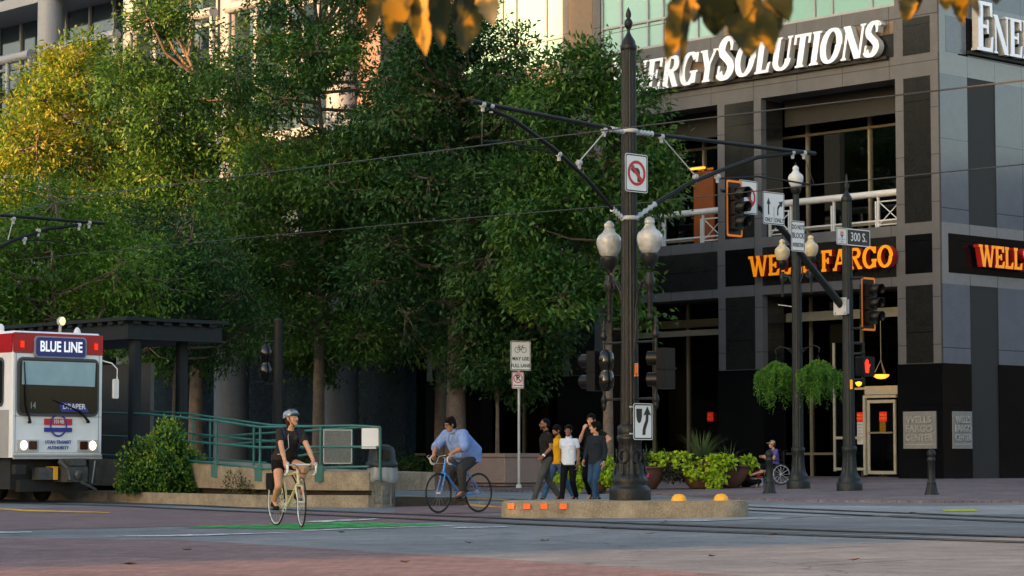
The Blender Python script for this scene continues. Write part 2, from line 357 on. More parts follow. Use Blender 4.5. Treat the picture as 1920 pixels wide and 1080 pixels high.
# plaza and sidewalk: raised pavement that rises a little towards the building
def plaza():
    curb = [(-14.5, 130), (-14.5, 3), (-15.4, -2), (-17.2, -5.5), (-19.2, -8.5), (-19.9, -11.5), (-18.8, -14.2), (-16, -15.8), (-12, -16.4), (80, -16.4)]
    inn = [(0.5, 130), (0.5, 3), (0.5, 0), (0.5, 0), (0.5, 0), (.5, 0), (.5, .4), (.5, .5), (.5, .5), (80, .5)]
    C_ = [L(*p) for p in curb]; I_ = [L(*p) for p in inn]; n = len(C_); mb = MB()
    vs = [(p.x, p.y, 0) for p in C_]+[(p.x, p.y, .045) for p in C_]
    I2 = [p+(q-p).normalized()*.25 for p, q in zip(C_, I_)]
    vs += [(p.x, p.y, .055) for p in I2]+[(p.x, p.y, .32) for p in I_]
    fs = []; ms = []
    for i in range(n-1):
        mb.add(vs, [(i, i+1, i+1+n, i+n), (i+n, i+1+n, i+1+2*n, i+2*n)], 0); mb.add(vs, [(i+2*n, i+1+2*n, i+1+3*n, i+3*n)], 1)
    return tag(mb.build('sidewalk', [PAV2, PAV2]), None, None, None, 'structure')
plaza()
def pz(p):                                   # pavement height under a world point
    x, y = toL(p); d = max(-x-.5, -y-.5, 0); return .055+.265*max(0, 1-d/15.0)
def gpz(px, py):                             # where a pixel's ray meets the pavement
    Y = 40.0
    while Y < 110:
        p = at(px, py, Y)
        if p.z <= pz(p): break
        Y += .01
    p.z = pz(p); return p


# ---------------------------------------------------------------- office building at the corner
def ypx(px, x):
    a = ray(px, 800)[0]/ray(px, 800)[1]; return (CX+x*VX-a*(CY+x*VY))/(VY+a*VX)
def zpy(px, py, x): q = L(x, ypx(px, x)); return at(px, py, q.y).z
STL = mat('light_granite', rgb('#606165'), .6, spec=.3, var=.1, speck=.25, dirt=.15, joints=(0, 1.93, 1.5), scale=2)
STD = mat('dark_granite', (.017, .018, .019), .14, spec=.5, var=.15, speck=.35, joints=(0, 0, 2.45), scale=2)
STW = mat('warm_spandrel', rgb('#7d6c5c'), .6, spec=.3, var=.08, speck=.15, joints=(0, 1.93, 0))
STB = mat('black_granite', (.005, .0055, .007), .1, spec=.3, var=.2, speck=.3, joints=(0, 0, 1.3), scale=2)
STR = mat('granite_sky_tint', (.125, .145, .185), .13, var=.08, speck=.25, joints=(1.47, 0, 2.2), scale=2)  # blue of the sky light is mixed into this side's granite colour
FRM = mat('bronze_frame', rgb('#8a8272'), .45, .3, var=.1)
FRW = mat('grey_window_frame', rgb('#9a9ea2'), .4, .4, var=.06)
GLD = glass('dark_glass', trans=.5, ior=2.1)
GLU = mat('teal_mirror_glass', (.27, .50, .47), .04, .9, var=.02)
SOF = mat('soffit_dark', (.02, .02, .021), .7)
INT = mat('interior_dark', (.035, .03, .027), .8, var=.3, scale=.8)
RAIL = mat('painted_white_rail', (.62, .63, .64), .35, var=.05)
PIERS = [(0, 1.72), (7.4, 9.38), (15.05, 17.0), (22.7, 24.6)]
off = empty('office_building', L(0, 0, 0), ANG, 'granite office building with black polished base and recessed balconies at the street corner', 'building')
ZT = 34.0
def B(name, m, *bx, parent=off, bevel=0, label=None):
    mb = MB()
    for q in bx: mb.box(*q[:6], *(q[6:]))
    return mb.build(name, m, parent, label, bevel)
for i, (a, b_) in enumerate(PIERS):
    d = 1.46 if i == 0 else 1.1; e = .33
    mb = MB(); mb.box(0, d, a, b_, 3.92, 6.42); mb.box(0, d, a, b_, 8.36, 13.08)
    p = mb.build('pier', [STL], off)
    if i == 0: B('side_facing', STR, (.02, d-.002, -.02, -.001, 3.92, 6.42), (.02, d-.002, -.02, -.001, 8.36, 13.08), parent=p)
    B('granite_panel', STD, (-.006, .02, a+e, b_-e-(.0), 3.94, 6.40), (-.006, .02, a+e, b_-e, 8.40, 13.04), parent=p)
    B('return_panel', STD, (.26, d, a-.006, a+.01, 3.94, 6.40), (.26, d, a-.006, a+.01, 8.40, 13.04), parent=p) if i else None
    B('black_base', STB, (-.03, d+.02, a-.03, b_+.02, 0, 3.92), parent=p)
# fascia below the balcony and fascia below the upper windows
B('fascia', STL, (0, 1.0, 0, 28, 6.42, 8.36))
B('fascia', STL, (0, 1.0, 0, 28, 13.08, 13.75), (0.0, 1.0, 0, 28, 15.0, 15.45))
B('fascia_backing', STL, (.012, 1.0, 0, 28, 13.75, 15.0))
prev = None
for i, (a, b_) in enumerate(PIERS):
    e = .33
    B('dark_square', STB, (-.008, .01, a+e, b_-e, 6.78, 8.02), label='square black polished granite inset of a pier')
    B('dark_square', STD, (-.008, .03, a+e, b_-e, 13.78, 14.95))
    if prev is not None:
        B('dark_fascia_panel', STD, (-.008, .01, prev+.03, a-.03, 6.72, 8.02))
        B('spandrel_panel', STD if i == 1 else STW, (-.002, .03, prev+.05, a-.05, 13.80, 14.55)); B('spandrel_panel', STW, (-.002, .03, prev+.05, a-.05, 14.56, 14.95))
    prev = b_
B('dark_fascia_panel', STD, (-.008, .01, prev+.03, 28, 6.72, 8.02))
# upper floors: warm piers with grey edges between mirrored window bands
for i, (a, b_) in enumerate(PIERS):
    if i == 0: B('upper_pier', STL, (0, .9, a, b_, 15.45, ZT))
    else:
        B('upper_pier', STW, (0, .9, a+.35, b_-.3, 15.45, ZT)); B('pier_edge', STL, (-.01, .9, a, a+.35, 15.45, ZT), (-.01, .9, b_-.3, b_, 15.45, ZT))
for i in range(3):
    a, b_ = PIERS[i][1], PIERS[i+1][0]
    wn = B('window', GLU, (.12, .2, a, b_, 15.45, ZT))
    bx = [(.04, .14, a, b_, z-.04, z+.04) for z in (15.5, 16.45, 20.3, 21.3, 25, 26)]
    bx += [(.045, .145, y-.035, y+.035, 15.46, ZT-.01) for y in (a+.04, a+.95, a+2.6, a+3.35, b_-1.0, b_-.04)]
    B('mullion', FRW, *bx, parent=wn)
# balcony storey: floor, ceiling, glass wall set back, glowing wood for a lit room in the second bay
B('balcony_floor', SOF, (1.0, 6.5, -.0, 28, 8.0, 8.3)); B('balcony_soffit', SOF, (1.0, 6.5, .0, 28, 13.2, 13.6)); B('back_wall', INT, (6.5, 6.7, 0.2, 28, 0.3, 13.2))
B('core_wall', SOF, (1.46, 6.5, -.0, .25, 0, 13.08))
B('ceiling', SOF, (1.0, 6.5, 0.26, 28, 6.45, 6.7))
glz = B('balcony_glazing', GLD, (2.2, 2.22, .3, 27.9, 8.3, 13.2))
bx = [(2.12, 2.24, y-.04, y+.04, 8.3, 13.2) for y in [2.0, 4.5, 7.2, 9.6, 12.0, 14.2, 17.2, 19.5, 22, 25]]+[(2.125, 2.235, .3, 27.9, z-.04, z+.04) for z in (8.75, 12.0)]
B('mullion', FRM, *bx, parent=glz)
B('upper_screen', SOF, (1.2, 1.3, 1.73, 7.38, 12.2, 13.19), (1.2, 1.3, 9.4, 15.0, 12.2, 13.19))
WOOD = mat('glowing_wood', rgb('#7a4218'), .5, var=.15, scale=3, emit=(rgb('#a04a14'), .02))  # faint glow in the wood stands for warm room light
B('teal_backing', mat('backing_teal', (.02, .075, .07), .8, var=.3, scale=1.2), (2.7, 2.75, 1.8, 7.3, 8.4, 13.1), (2.7, 2.75, 12.4, 27, 8.4, 13.1))  # added planes that give the black glazing a teal tone
B('wood_screen', WOOD, (1.9, 2.0, ypx(1340, 1.9), ypx(1303, 1.9), 8.35, zpy(1320, 322, 1.9)), label='orange brown wooden screen behind the balcony glass')
LAMPY = mat('lamp_glow_yellow', rgb('#ffb030'), .5, emit=(rgb('#ff9a2e'), .7))
# balcony rail: fat white tube on posts with crossed panels beside each pier
def balcony_rail(y0, y1, z=8.36, x=.35, cross=(True, True)):
    mb = MB(); mb.tube([(x, y0, z+1.12), (x, y1, z+1.12)], .115, 12)
    ys = [y0+.06, y0+1.0, (y0+y1)/2, y1-1.0, y1-.06] if y1-y0 > 3.5 else [y0+.06, y1-.06]
    for yy in ys: mb.box(x-.035, x+.035, yy-.035, yy+.035, z, z+1.05); mb.box(x-.035, x+.035, yy+.06, yy+.12, z, z+.88)
    for s, (p, q) in enumerate(((ys[0], ys[1]), (ys[-2], ys[-1]))):
        mb.tube([(x, p, z+.86), (x, q, z+.86)], .025, 6); mb.tube([(x, p, z+.1), (x, q, z+.1)], .025, 6)
        mb.tube([(x, p, z+.86), (x, q, z+.1)], .02, 6); mb.tube([(x+.03, p, z+.1), (x+.03, q, z+.86)], .02, 6)
    mb.box(x-.02, x+.02, y0, y1, z+.22, z+.27)
    return mb.build('balcony_railing', RAIL, off)
for i in range(3): balcony_rail(PIERS[i][1], PIERS[i+1][0])
# side facade along the other street
B('side_pier', STR, (2.95, 7.0, -.02, .9, 3.94, 6.42), (2.95, 7.0, -.02, .9, 8.36, 13.08), (7.0, 40, .0, .9, 0.3, 13.08))
B('side_base', STB, (2.93, 6.98, -.04, .9, 0, 3.94)); 
B('side_fascia', mat('side_light_granite', (.22, .23, .25), .16, var=.08, speck=.2, joints=(1.47, 0, 0)), (1.0, 40, -.02, .9, 6.42, 8.36), (1.0, 40, -.02, .9, 13.08, 13.75), (1.0, 40, -.02, .9, 15.0, 15.45), (.02, 1.0, -.02, -.001, 6.42, 8.36), (.02, 1.0, -.02, -.001, 13.08, 15.45))
B('side_panel', STB, (.36, 40, -.028, -.021, 6.78, 8.02)); B('side_panel', STR, (.36, 1.42, -.03, -.021, 13.8, 14.95))
B('side_panel', STD, (1.5, 40, -.026, .9, 13.76, 14.99))
B('side_wall', STR, (.02, 40, -.02, .02, 15.46, ZT), label='grey polished granite wall facing the side street, blue tint for sky light')
B('recess_wall', STD, (1.46, 2.95, 1.3, 1.4, 0.3, 13.1))
mb = MB(); mb.tube([(1.46, .3, 9.48), (2.6, .3, 9.48)], .115, 12); mb.box(2.38, 2.45, .27, .33, 8.36, 9.4); mb.box(2.5, 2.55, .27, .33, 8.36, 9.4); mb.tube([(1.5, .3, 9.22), (2.4, .3, 9.22)], .025); mb.tube([(1.5, .3, 8.46), (2.4, .3, 8.46)], .025)
mb.tube([(1.5, .3, 9.22), (2.4, .3, 8.46)], .02); mb.tube([(1.5, .33, 8.46), (2.4, .33, 9.22)], .02); mb.build('balcony_railing', RAIL, off)
B('recess_floor', SOF, (1.46, 2.95, .0, 1.3, 8.0, 8.37))
# ground floor storefronts
GLS = glass('shop_glass', trans=.3)
sf = B('storefront_glass', GLS, (2.3, 2.32, .3, 27.9, .3, 6.45))
bx = [(2.22, 2.34, y-.04, y+.04, .3, 6.45) for y in [5.0, 7.2, 9.6, 10.6, 12.9, 14.6, 17.3, 19.2, 21.5, 24.2, 26]]+[(2.225, 2.335, 5.0, 27.9, z-.04, z+.04) for z in (1.1,)]+[(2.2, 2.34, .3, 27.9, 5.62, 5.9)]
B('mullion', FRM, *bx, parent=sf)
B('transom_beam', mat('pale_transom', rgb('#8f8f84'), .5, .1), (1.2, 1.4, 1.73, 7.38, 5.55, 5.85), (1.2, 1.4, 9.4, 15.0, 5.25, 5.45))
B('shop_floor', PAV2, (1.0, 6.5, .3, 28, .25, .34))
# glazed entrance just left of the corner pier
dr = empty('door', (0, 0, 0)); dr.parent = off
DFR = mat('door_frame_pale', rgb('#b9b4a2'), .4, .2)
DX = .9
def dbox(name, m, *q, parent=dr):     # boxes given by picture edges on the door plane: left, right, top, bottom, plus depth offset
    mb = MB()
    for l_, r_, t_, b_, d0, d1 in q: mb.box(DX+d0, DX+d1, ypx(r_, DX), ypx(l_, DX), zpy(1640, b_, DX), zpy(1640, t_, DX))
    return mb.build(name, m, parent)
dbox('door_frame', DFR, (1620, 1624, 741, 891, -.05, .05), (1624, 1682, 741, 746, -.05, .05), (1624, 1700, 724, 740, -.06, .06), (1603, 1623.8, 726, 730, -.05, .05), (1564, 1567, 640, 884, -.05, .05), (1567.2, 1619.8, 818, 823, -.045, .045), (1567.2, 1619.8, 877, 882, -.045, .045))
df = dbox('door_leaf', DFR, (1627, 1631.5, 750, 889, -.03, .03), (1676, 1680, 750, 889, -.03, .03), (1631.5, 1676, 750, 756, -.03, .03), (1631.5, 1676, 883, 889, -.03, .03))
dbox('pane', GLS, (1631.5, 1676, 756, 883, -.005, .005), (1567, 1619.8, 640, 877, -.005, .005), parent=df)
dbox('handle', FRM, (1631.5, 1676, 810, 813, -.09, -.05), parent=df)
REDS = mat('sticker_red_glow', rgb('#c8201c'), .5, emit=(rgb('#c8201c'), .12)); WSTK = mat('sticker_white', (.6, .6, .6), .5); YLET = mat('sticker_yellow', rgb('#f0b020'), .5)  # red notices carry a slight glow of their own, no lamp behind
def sticker(y, x, z0, z1, wd, with_white=False):
    e = empty('door_sticker', L(x, y, 0), ANG-math.pi/2, 'red bank notice stuck on the glass' , 'sticker')
    mb = MB(); mb.box(-wd/2, wd/2, -.004, 0, z0, z1); mb.build('notice', REDS, e)
    mb = MB(); h = z1-z0; text(mb, 'WELLS', h*.3, 0, z0+h*.66, -.006, .002); text(mb, 'FARGO', h*.3, 0, z0+h*.3, -.006, .002); mb.build('lettering', YLET, e)
    if with_white:
        mb = MB(); mb.box(-wd/2, wd/2, -.004, 0, z0-.75, z0-.02); mb.build('paper_notice', WSTK, e)
        mb = MB()
        for k in range(6): mb.box(-wd*.38, wd*.38-.04*(k % 3), -.006, -.0045, z0-.12-.1*k, z0-.1-.1*k)
        mb.build('print_lines', mat('print_grey', (.25, .25, .25), .6), e)
    return e
sticker(ypx(1656, DX-.03), DX-.03, zpy(1656, 790, DX), zpy(1656, 772, DX), .3)['label'] = 'red bank notice on the glass of the entrance door'
sticker(ypx(1613, DX-.03), DX-.03, zpy(1613, 790, DX), zpy(1613, 773, DX), .26, True)['label'] = 'red bank notice with white paper below, just left of the entrance door'
sticker(ypx(1332, 2.2), 2.2, zpy(1332, 790, 2.2), zpy(1332, 773, 2.2), .28)['label'] = 'red bank notice on dark glass behind the flower bowls'
# lamps seen inside the entrance
def bowl_lamp(y, x, z, r, label):
    e = empty('pendant_lamp', L(x, y, z), ANG, label, 'lamp')
    mb = MB(); mb.lathe([(.02, -r*.42), (r*.5, -r*.36), (r*.85, -r*.15), (r, .02), (r*.97, .03), (.02, .0)], 20); mb.build('glass_bowl', LAMPY, e)
    mb = MB()
    for k in range(3): a = k*2.1; mb.tube([(r*.9*math.cos(a), r*.9*math.sin(a), .02), (0, 0, .5)], .012, 5)
    mb.tube([(0, 0, .5), (0, 0, 1.9)], .015, 5); mb.build('hanger', FRM, e); return e
bowl_lamp(ypx(1653, .6), .6, zpy(1653, 704, .6), .27, 'glowing yellow bowl lamp hanging above the entrance door')
e = empty('wall_lantern', L(.7, ypx(1611, .7), zpy(1611, 720, .7)), ANG, 'small amber lamp low beside the crossing signal, left of the bowl lamp', 'lamp'); MB().lathe([(.02, -.08), (.08, -.04), (.12, .05), (.03, .08)], 12).build('glass_shade', LAMPY, e); MB().tube([(0, 0, .05), (.3, 0, .3)], .015, 5).build('bracket', FRM, e)
e = empty('floor_lamp', L(1.5, ypx(1655, 1.5), .33), ANG, 'lit amber column lamp behind the entrance door glass', 'lamp'); z_ = zpy(1655, 800, 1.5)-.33; MB().box(-.07, .07, -.07, .07, z_-.17, z_+.17).build('lamp_shade', LAMPY, e); MB().lathe([(.16, 0), (.16, .03), (.02, .05), (.02, z_-.17)], 10).build('stand', FRM, e)
q = ypx(1340, 2.55); e = empty('ceiling_light', L(2.0, q, zpy(1345, 312, 2.0)), ANG, 'yellow strip light glowing above the wooden screen on the balcony', 'lamp'); MB().box(-.05, .03, -.1, .6, -.03, .04).build('diffuser', LAMPY, e); MB().box(-.06, .04, -.12, .62, .041, .07).build('housing', FRM, e)
# engraved stone plaques
PLQ = mat('plaque_stone', (.22, .23, .235), .5, var=.12, speck=.2)
def plaque(name, loc, rz, wd, z0, z1, label):
    e = empty(name, loc, rz, label, 'plaque'); h = z1-z0
    MB().box(-wd/2, wd/2, -.04, 0, z0, z1).build('stone_slab', PLQ, e)
    mb = MB()
    for k, s in enumerate(('WELLS', 'FARGO', 'CENTER')): text(mb, s, h*.25, 0, z0+h*(.77-.24*k), -.05, .03, bold=.008, sx=wd/(1.15 if k < 2 else 1.3))
    mb.box(-wd*.42, wd*.42, -.055, -.041, z0+h*.1, z0+h*.13); mb.build('lettering', mat('plaque_letter', (.34, .35, .355), .45), e); return e
plaque('stone_plaque', L(-.032, .86, 0), ANG-math.pi/2, 1.28, 1.25, 2.42, 'grey stone plaque carved with a bank name, on the black base beside the entrance')
plaque('stone_plaque', L(.9, -.045, 0), ANG, 1.0, 1.25, 2.42, 'grey stone plaque carved with a bank name, around the corner from the entrance side')

# ---------------------------------------------------------------- serif channel letters
def ribbon(pts, T, t, taper=False):
    P = [Vector(p) for p in pts]; l = []; r = []
    for i, p in enumerate(P):
        d = (P[min(i+1, len(P)-1)]-P[max(i-1, 0)]).normalized(); n_ = Vector((-d.y, d.x)); wd = t+(T-t)*abs(n_.x)**1.3
        l.append(p+n_*wd/2); r.append(p-n_*wd/2)
    return [[tuple(l[i]), tuple(l[i+1]), tuple(r[i+1]), tuple(r[i])] for i in range(len(P)-1)]
def arcp(cx, cy, rx, ry, a0, a1, n=14): return [(cx+rx*math.cos(R(a0+(a1-a0)*i/n)), cy+ry*math.sin(R(a0+(a1-a0)*i/n))) for i in range(n+1)]
def glyph(ch, T, t, sf, sh):
    W = {'E': .68, 'N': .82, 'R': .76, 'G': .78, 'Y': .76, 'S': .58, 'O': .82, 'L': .62, 'U': .8, 'T': .7, 'I': .36, 'W': 1.12, 'F': .64, 'A': .82}[ch]
    q = []
    def stem(x, wd=T, y0=0, y1=1, s0=True, s1=True):
        q.append([(x-wd/2, y0), (x+wd/2, y0), (x+wd/2, y1), (x-wd/2, y1)])
        if s0: q.append([(x-wd/2-sf, y0), (x+wd/2+sf, y0), (x+wd/2+sf, y0+sh), (x-wd/2-sf, y0+sh)])
        if s1: q.append([(x-wd/2-sf, y1-sh), (x+wd/2+sf, y1-sh), (x+wd/2+sf, y1), (x-wd/2-sf, y1)])
    def bar(x0, x1, y0, y1): q.append([(x0, y0), (x1, y0), (x1, y1), (x0, y1)])
    def diag(x0, y0, x1, y1, wd): q.append([(x0-wd/2, y0), (x0+wd/2, y0), (x1+wd/2, y1), (x1-wd/2, y1)])
    def srf(x, y, wd): q.append([(x-wd/2-sf, y), (x+wd/2+sf, y), (x+wd/2+sf, y+sh), (x-wd/2-sf, y+sh)])
    X = sf+T/2
    if ch in 'EFL':
        stem(X); x1 = W-.03
        if ch in 'EF': bar(X, x1, 1-t, 1); q.append([(x1-t*1.2, 1-.27), (x1, 1-.3), (x1, 1-t*.5), (x1-t*1.3, 1-t)]); bar(X, x1-.16, .5-t/2, .5+t/2); q.append([(x1-.16-t*.9, .36), (x1-.16, .36), (x1-.16, .64), (x1-.16-t*.9, .64)])
        if ch in 'EL': bar(X, x1, 0, t); q.append([(x1-t*1.3, t), (x1, t*.5), (x1+.03, .32), (x1-t*.8, .29)])
    elif ch == 'I': stem(W/2)
    elif ch == 'T': stem(W/2, s1=False); bar(.02, W-.02, 1-t, 1); bar(.02, .02+t, .7, 1-t*.5); bar(W-.02-t, W-.02, .7, 1-t*.5)
    elif ch == 'N': stem(X-T/2+t/2, t, s1=False); stem(W-sf-t/2, t, s0=False); diag(X-T*.4, 1, W-sf-t/2-T*.25, 0, T*1.15); srf(X-T*.45, 1-sh, T*.5)
    elif ch == 'R': stem(X); q.extend(ribbon([(X, 1-t/2)]+arcp(W*.52, .74, W*.27, .26-t/2, 90, -90)+[(X, .48+t/2-.0)], T*1.05, t)); diag(W*.5, .5, W-.1, 0, T*1.05); bar(W-.22, W+.02, 0, sh)
    elif ch == 'G': q.extend(ribbon(arcp(W*.5, .5, W*.5-T*.45, .5-t/2+.02, 38, 318, 24), T, t)); stem(W-.03-T/2, T, 0.03, .42, False, True); bar(W-t-.03, W-.02, .68, .98)
    elif ch == 'O': q.extend(ribbon(arcp(W*.5, .5, W*.5-T*.45, .5-t/2+.02, 0, 360, 30), T*1.02, t))
    elif ch == 'S':
        q.extend(ribbon(arcp(W*.5, .745, W*.33, .255-t/2+.02, 25, 180, 12)+[(W*.24, .62), (W*.5, .5), (W*.76, .37)]+arcp(W*.5, .255, W*.33, .255-t/2+.02, 0, -155, 12), T*1.05, t*1.25)); bar(W-.1-t*.8, W-.1, .68, .97); bar(.06, .06+t*.8, .03, .33)
    elif ch == 'Y': stem(W/2, T, 0, .5, True, False); diag(X-.02, 1, W/2, .42, T); diag(W-sf-t*.6, 1, W/2+.02, .42, t*1.2); srf(X-.03, 1-sh, T*.8); srf(W-sf-t*.6, 1-sh, t)
    elif ch == 'U': q.append([(X-T/2, .3), (X+T/2, .3), (X+T/2, 1), (X-T/2, 1)]); srf(X, 1-sh, T); q.extend(ribbon([(X, .32)]+arcp((X+W-sf-t/2)/2, .3, (W-sf-t/2-X)/2, .3-t/2+.01, 180, 360, 14)+[(W-sf-t/2, .33)], T, t)); stem(W-sf-t/2, t, .3, 1, False, True)
    elif ch == 'W':
        diag(X-.02, 1, .36, 0, T); diag(.56, 1, .36+.02, 0, t*1.1); diag(.54, 1, .8, 0, T); diag(W-sf-t*.5, 1, .8+.02, 0, t*1.1); srf(X-.03, 1-sh, T); srf(.54, 1-sh, T*.7); srf(W-sf-t*.5, 1-sh, t)
    elif ch == 'A': diag(W*.5-.02, 1, X-.05, 0, t*1.1); diag(W*.5, 1, W-sf-T*.45, 0, T*1.05); bar(W*.26, W*.72, .28, .28+t); srf(X-.05, 0, t); srf(W-sf-T*.45, 0, T)
    return q, W
def letters(name, s, sizes, length, loc, rz, face, side, T, t, sf, sh, depth, shear, label, back=None, gap=.04):
    e = empty(name, loc, rz, label, 'sign'); gl = []; tot = 0
    for ch, k in zip(s, sizes):
        if ch == ' ': gl.append((None, .42, k)); tot += .42*k; continue
        q, W = glyph(ch, T, t, sf, sh); gl.append((q, W, k)); tot += (W+gap)*k
    sx = length/tot; x = 0
    for q, W, k in gl:
        if q is not None:
            mb = MB()
            for j, poly in enumerate(q):
                pts = [((x+px*k*1+py*k*shear)*sx if True else 0, py*k) for px, py in poly]
                H = sizes_h
                pts = [(a, b_*H) for a, b_ in pts]
                mb.prism(pts, -depth-.0015*j, -.10, 0, 1)
            mb.build('letter', [face, side], e)
        x += (W+(gap if q is not None else 0))*k
    if back: MB().box(-.15, length+.15, -.14, -.02, -.12, -.02).build('raceway', back, e)
    return e
ESF = mat('sign_face_white', (.85, .89, .97), .35, var=.02, emit=((.8, .85, 1), .05)); ESS = mat('sign_side_grey', (.55, .54, .52), .5)
WFF = mat('sign_face_amber', rgb('#f59a16'), .4, var=.03, emit=(rgb('#f58a0c'), .12)); WFS = mat('sign_side_red', rgb('#a01414'), .5)
RCW = mat('raceway_black', (.012, .012, .012), .6)
sizes_h = 1.1
es = [1.28, 1, 1, 1, 1, 1, 1.28, 1, 1, 1, 1, 1, 1, 1, 1]
letters('building_sign', 'ENERGYSOLUTIONS', es, 12.3, L(-.0, 14.4, 13.86), ANG-math.pi/2, ESF, ESS, .23, .09, .06, .06, .34, .2, 'long white serif company sign above the balcony on the street facade', RCW)
sizes_h = 1.25
letters('building_sign', 'ENERGY', [1.28, 1, 1, 1, 1, 1], 4.9, L(1.55, -.03, 13.95), ANG, ESF, ESS, .2, .075, .06, .05, .34, 0, 'white serif company sign turning the corner onto the side facade, cut by the frame', RCW)
sizes_h = .7
letters('building_sign', 'WELLS FARGO', [1]*11, 6.1, L(-.0, 7.72, 7.02), ANG-math.pi/2, WFF, WFS, .19, .13, .05, .13, .3, 0, 'amber slab serif bank sign with red sides across the dark fascia above the entrance')
letters('building_sign', 'WELLS FARGO', [1]*11, 6.1, L(1.55, -.03, 7.02), ANG, WFF, WFS, .19, .13, .05, .13, .3, 0, 'amber bank sign around the corner on the side facade, cut by the frame')

# ---------------------------------------------------------------- round column wing further along the street
WH = mat('white_cladding', (.27, .29, .34), .5, var=.05, dirt=.12)
CCO = mat('column_concrete', (.13, .14, .15), .6, var=.1, speck=.15)
WINM = mat('wing_dark_glass', (.02, .04, .06), .06, 0, var=.2, spec=1.0)
wing = empty('columned_building', L(0, 28, 0), ANG, 'building wing with round pale columns, fat white tube rails and dark windows beyond the trees', 'building')
def Bw(name, m, *bx, parent=wing): return B(name, m, *[(q[0], q[1], q[2]-28, q[3]-28, *q[4:]) for q in bx], parent=parent)
CYS = [30.2, 37.6, 45.1, 52.4, 59.8, 67.2]
for y in CYS:
    MB().lathe([(.62, 14.6), (.62, 34)], 28, (0.2, y-28, 0)).build('column', WH, wing); MB().lathe([(.85, 0), (.85, .3), (.75, .35), (.75, 6.4)], 28, (0.2, y-28, 0)).build('base_column', CCO, wing)
    MB().lathe([(.62, 8.3), (.62, 14.2)], 28, (0.2, y-28, 0)).build('column', WH, wing)
Bw('floor_slab', WH, (-.3, 3, 28.02, 75, 14.2, 14.6)); Bw('floor_slab', CCO, (-.3, 3, 28.02, 75, 6.4, 8.3)); Bw('floor_slab', WH, (-.1, 3, 28.02, 75, 22.8, 23.3))
g2 = Bw('window_wall', WINM, (2.4, 2.5, 28.02, 75, .3, 34))
Bw('mullion', WH, *[(2.28, 2.42, y-.07, y+.07, 8.3, 34) for y in np.arange(29.2, 75, 2.1)], *[(2.3, 2.43, 28.05, 75, z-.07, z+.07) for z in (12, 17.2, 20.6, 24.5, 28)], parent=g2)
for i in range(len(CYS)-1):
    for z in (20.2, 9.4):
        mb = MB(); mb.tube([(-.55, CYS[i]-28+.5, z), (-.55, CYS[i+1]-28-.5, z)], .24, 14)
        for f in (.08, .35, .65, .92): yy = CYS[i]-28+(CYS[i+1]-CYS[i])*f; mb.tube([(-.55, yy, z-(4.7 if z > 15 else 1.1)), (-.55, yy, z)], .13 if z > 15 else .05, 8)
        mb.build('tube_rail', WH, wing)
Bw('warm_wall', mat('warm_brick_wall', rgb('#7a6560'), .7, var=.15), (.5, 2.6, 28.1, 30.2, 8.35, 34))

# ---------------------------------------------------------------- unseen blocks added to shade the street and darken reflections
BRK = mat('city_brick', (.10, .075, .055), .8, var=.2, joints=(0, 0, 3.6)); BRG = mat('city_glass', (.03, .04, .05), .1)
def block(q0, q1, h, label, k=112.):  # added sun blocker, its width and height set by the shade it casts
    hx, hy = SUN_H; c = Vector((hx*k+.6*(q0+q1)/2, hy*k-.8*(q0+q1)/2, 0)); e = empty('unseen_block', c, math.atan2(-.8, .6), label, 'building')
    wd = abs(q1-q0); MB().box(-wd/2, wd/2, -14, 14, 0, h).build('wall', BRK, e)
    mb = MB(); n = int(wd/4)
    for i in range(n):
        for j in range(1, int(h/3.8)): x = -wd/2+(i+.5)*wd/n; mb.box(x-1, x+1, 14, 14.06, j*3.8, j*3.8+2)
    mb.build('window_band', BRG, e); MB().box(-wd/2-.3, wd/2+.3, -14.3, 14.3, h, h+.8).build('roof', WH, e); return e
e = empty('unseen_block', (-74, 58, 0), 0, 'low brown shop building across the street, left of the camera view', 'building'); MB().box(-12, 12, -38, 120, 0, 13).build('wall', BRK, e); MB().box(-12.2, 12.2, -38.2, 120.2, 13, 13.5).build('roof', WH, e)
e = empty('unseen_block', (86, 92, 0), 0, 'low dark building beyond the side street, right of the camera view', 'building'); MB().box(-12, 12, -60, 60, 0, 17).build('wall', mat('city_dark', (.04, .042, .045), .8), e); MB().box(-12.2, 12.2, -60.2, 60.2, 17, 17.5).build('roof', WH, e)
block(-68.5, -19.5, 50, 'unseen tall block added to shade the street, behind the camera to the left')
block(-96.5, -68.6, 27, 'unseen lower block added as a sun gap between two tall ones, behind the camera to the left')
block(-170, -96.6, 52, 'unseen wide tall block added for shade, far to the left of the camera')
# ---------------------------------------------------------------- median island with its reflectors
IRON = mat('cast_iron_paint', (.010, .011, .013), .42, .2, spec=.3, var=.25, bump=.15, bscale=30, dirt=.3)
IRON2 = mat('cast_iron_bluegreen', (.010, .015, .019), .45, .2, spec=.3, var=.3, bump=.15, bscale=30, dirt=.3)
GALV = mat('galvanised_steel', (.42, .43, .44), .4, .7, var=.15)
BLK = mat('black_paint', (.006, .006, .007), .4, spec=.25, var=.2)
ICON = mat('island_concrete', (.27, .225, .165), .85, var=.3, scale=3.5, speck=.22, bump=.4, bscale=18, dirt=.35)
ORR = mat('orange_reflector', (.9, .14, .02), .35, var=.05); YDM = mat('yellow_dome', (.85, .4, .02), .5, var=.06)
isl = empty('median_island', (1.8, 39.4, 0), 0, 'raised concrete median island with rounded ends under the big lamp pole', 'island')
P = [(-1.96, -.55), (-1.9, -.75), (-1.6, -.86), (-.8, -.95), (.3, -.97), (1.2, -.93), (1.75, -.8), (2.0, -.55), (2.1, -.1), (2.0, .5), (1.5, .95), (.5, 1.1), (-.8, 1.05), (-1.7, .6), (-1.98, -.1)]
P0 = P
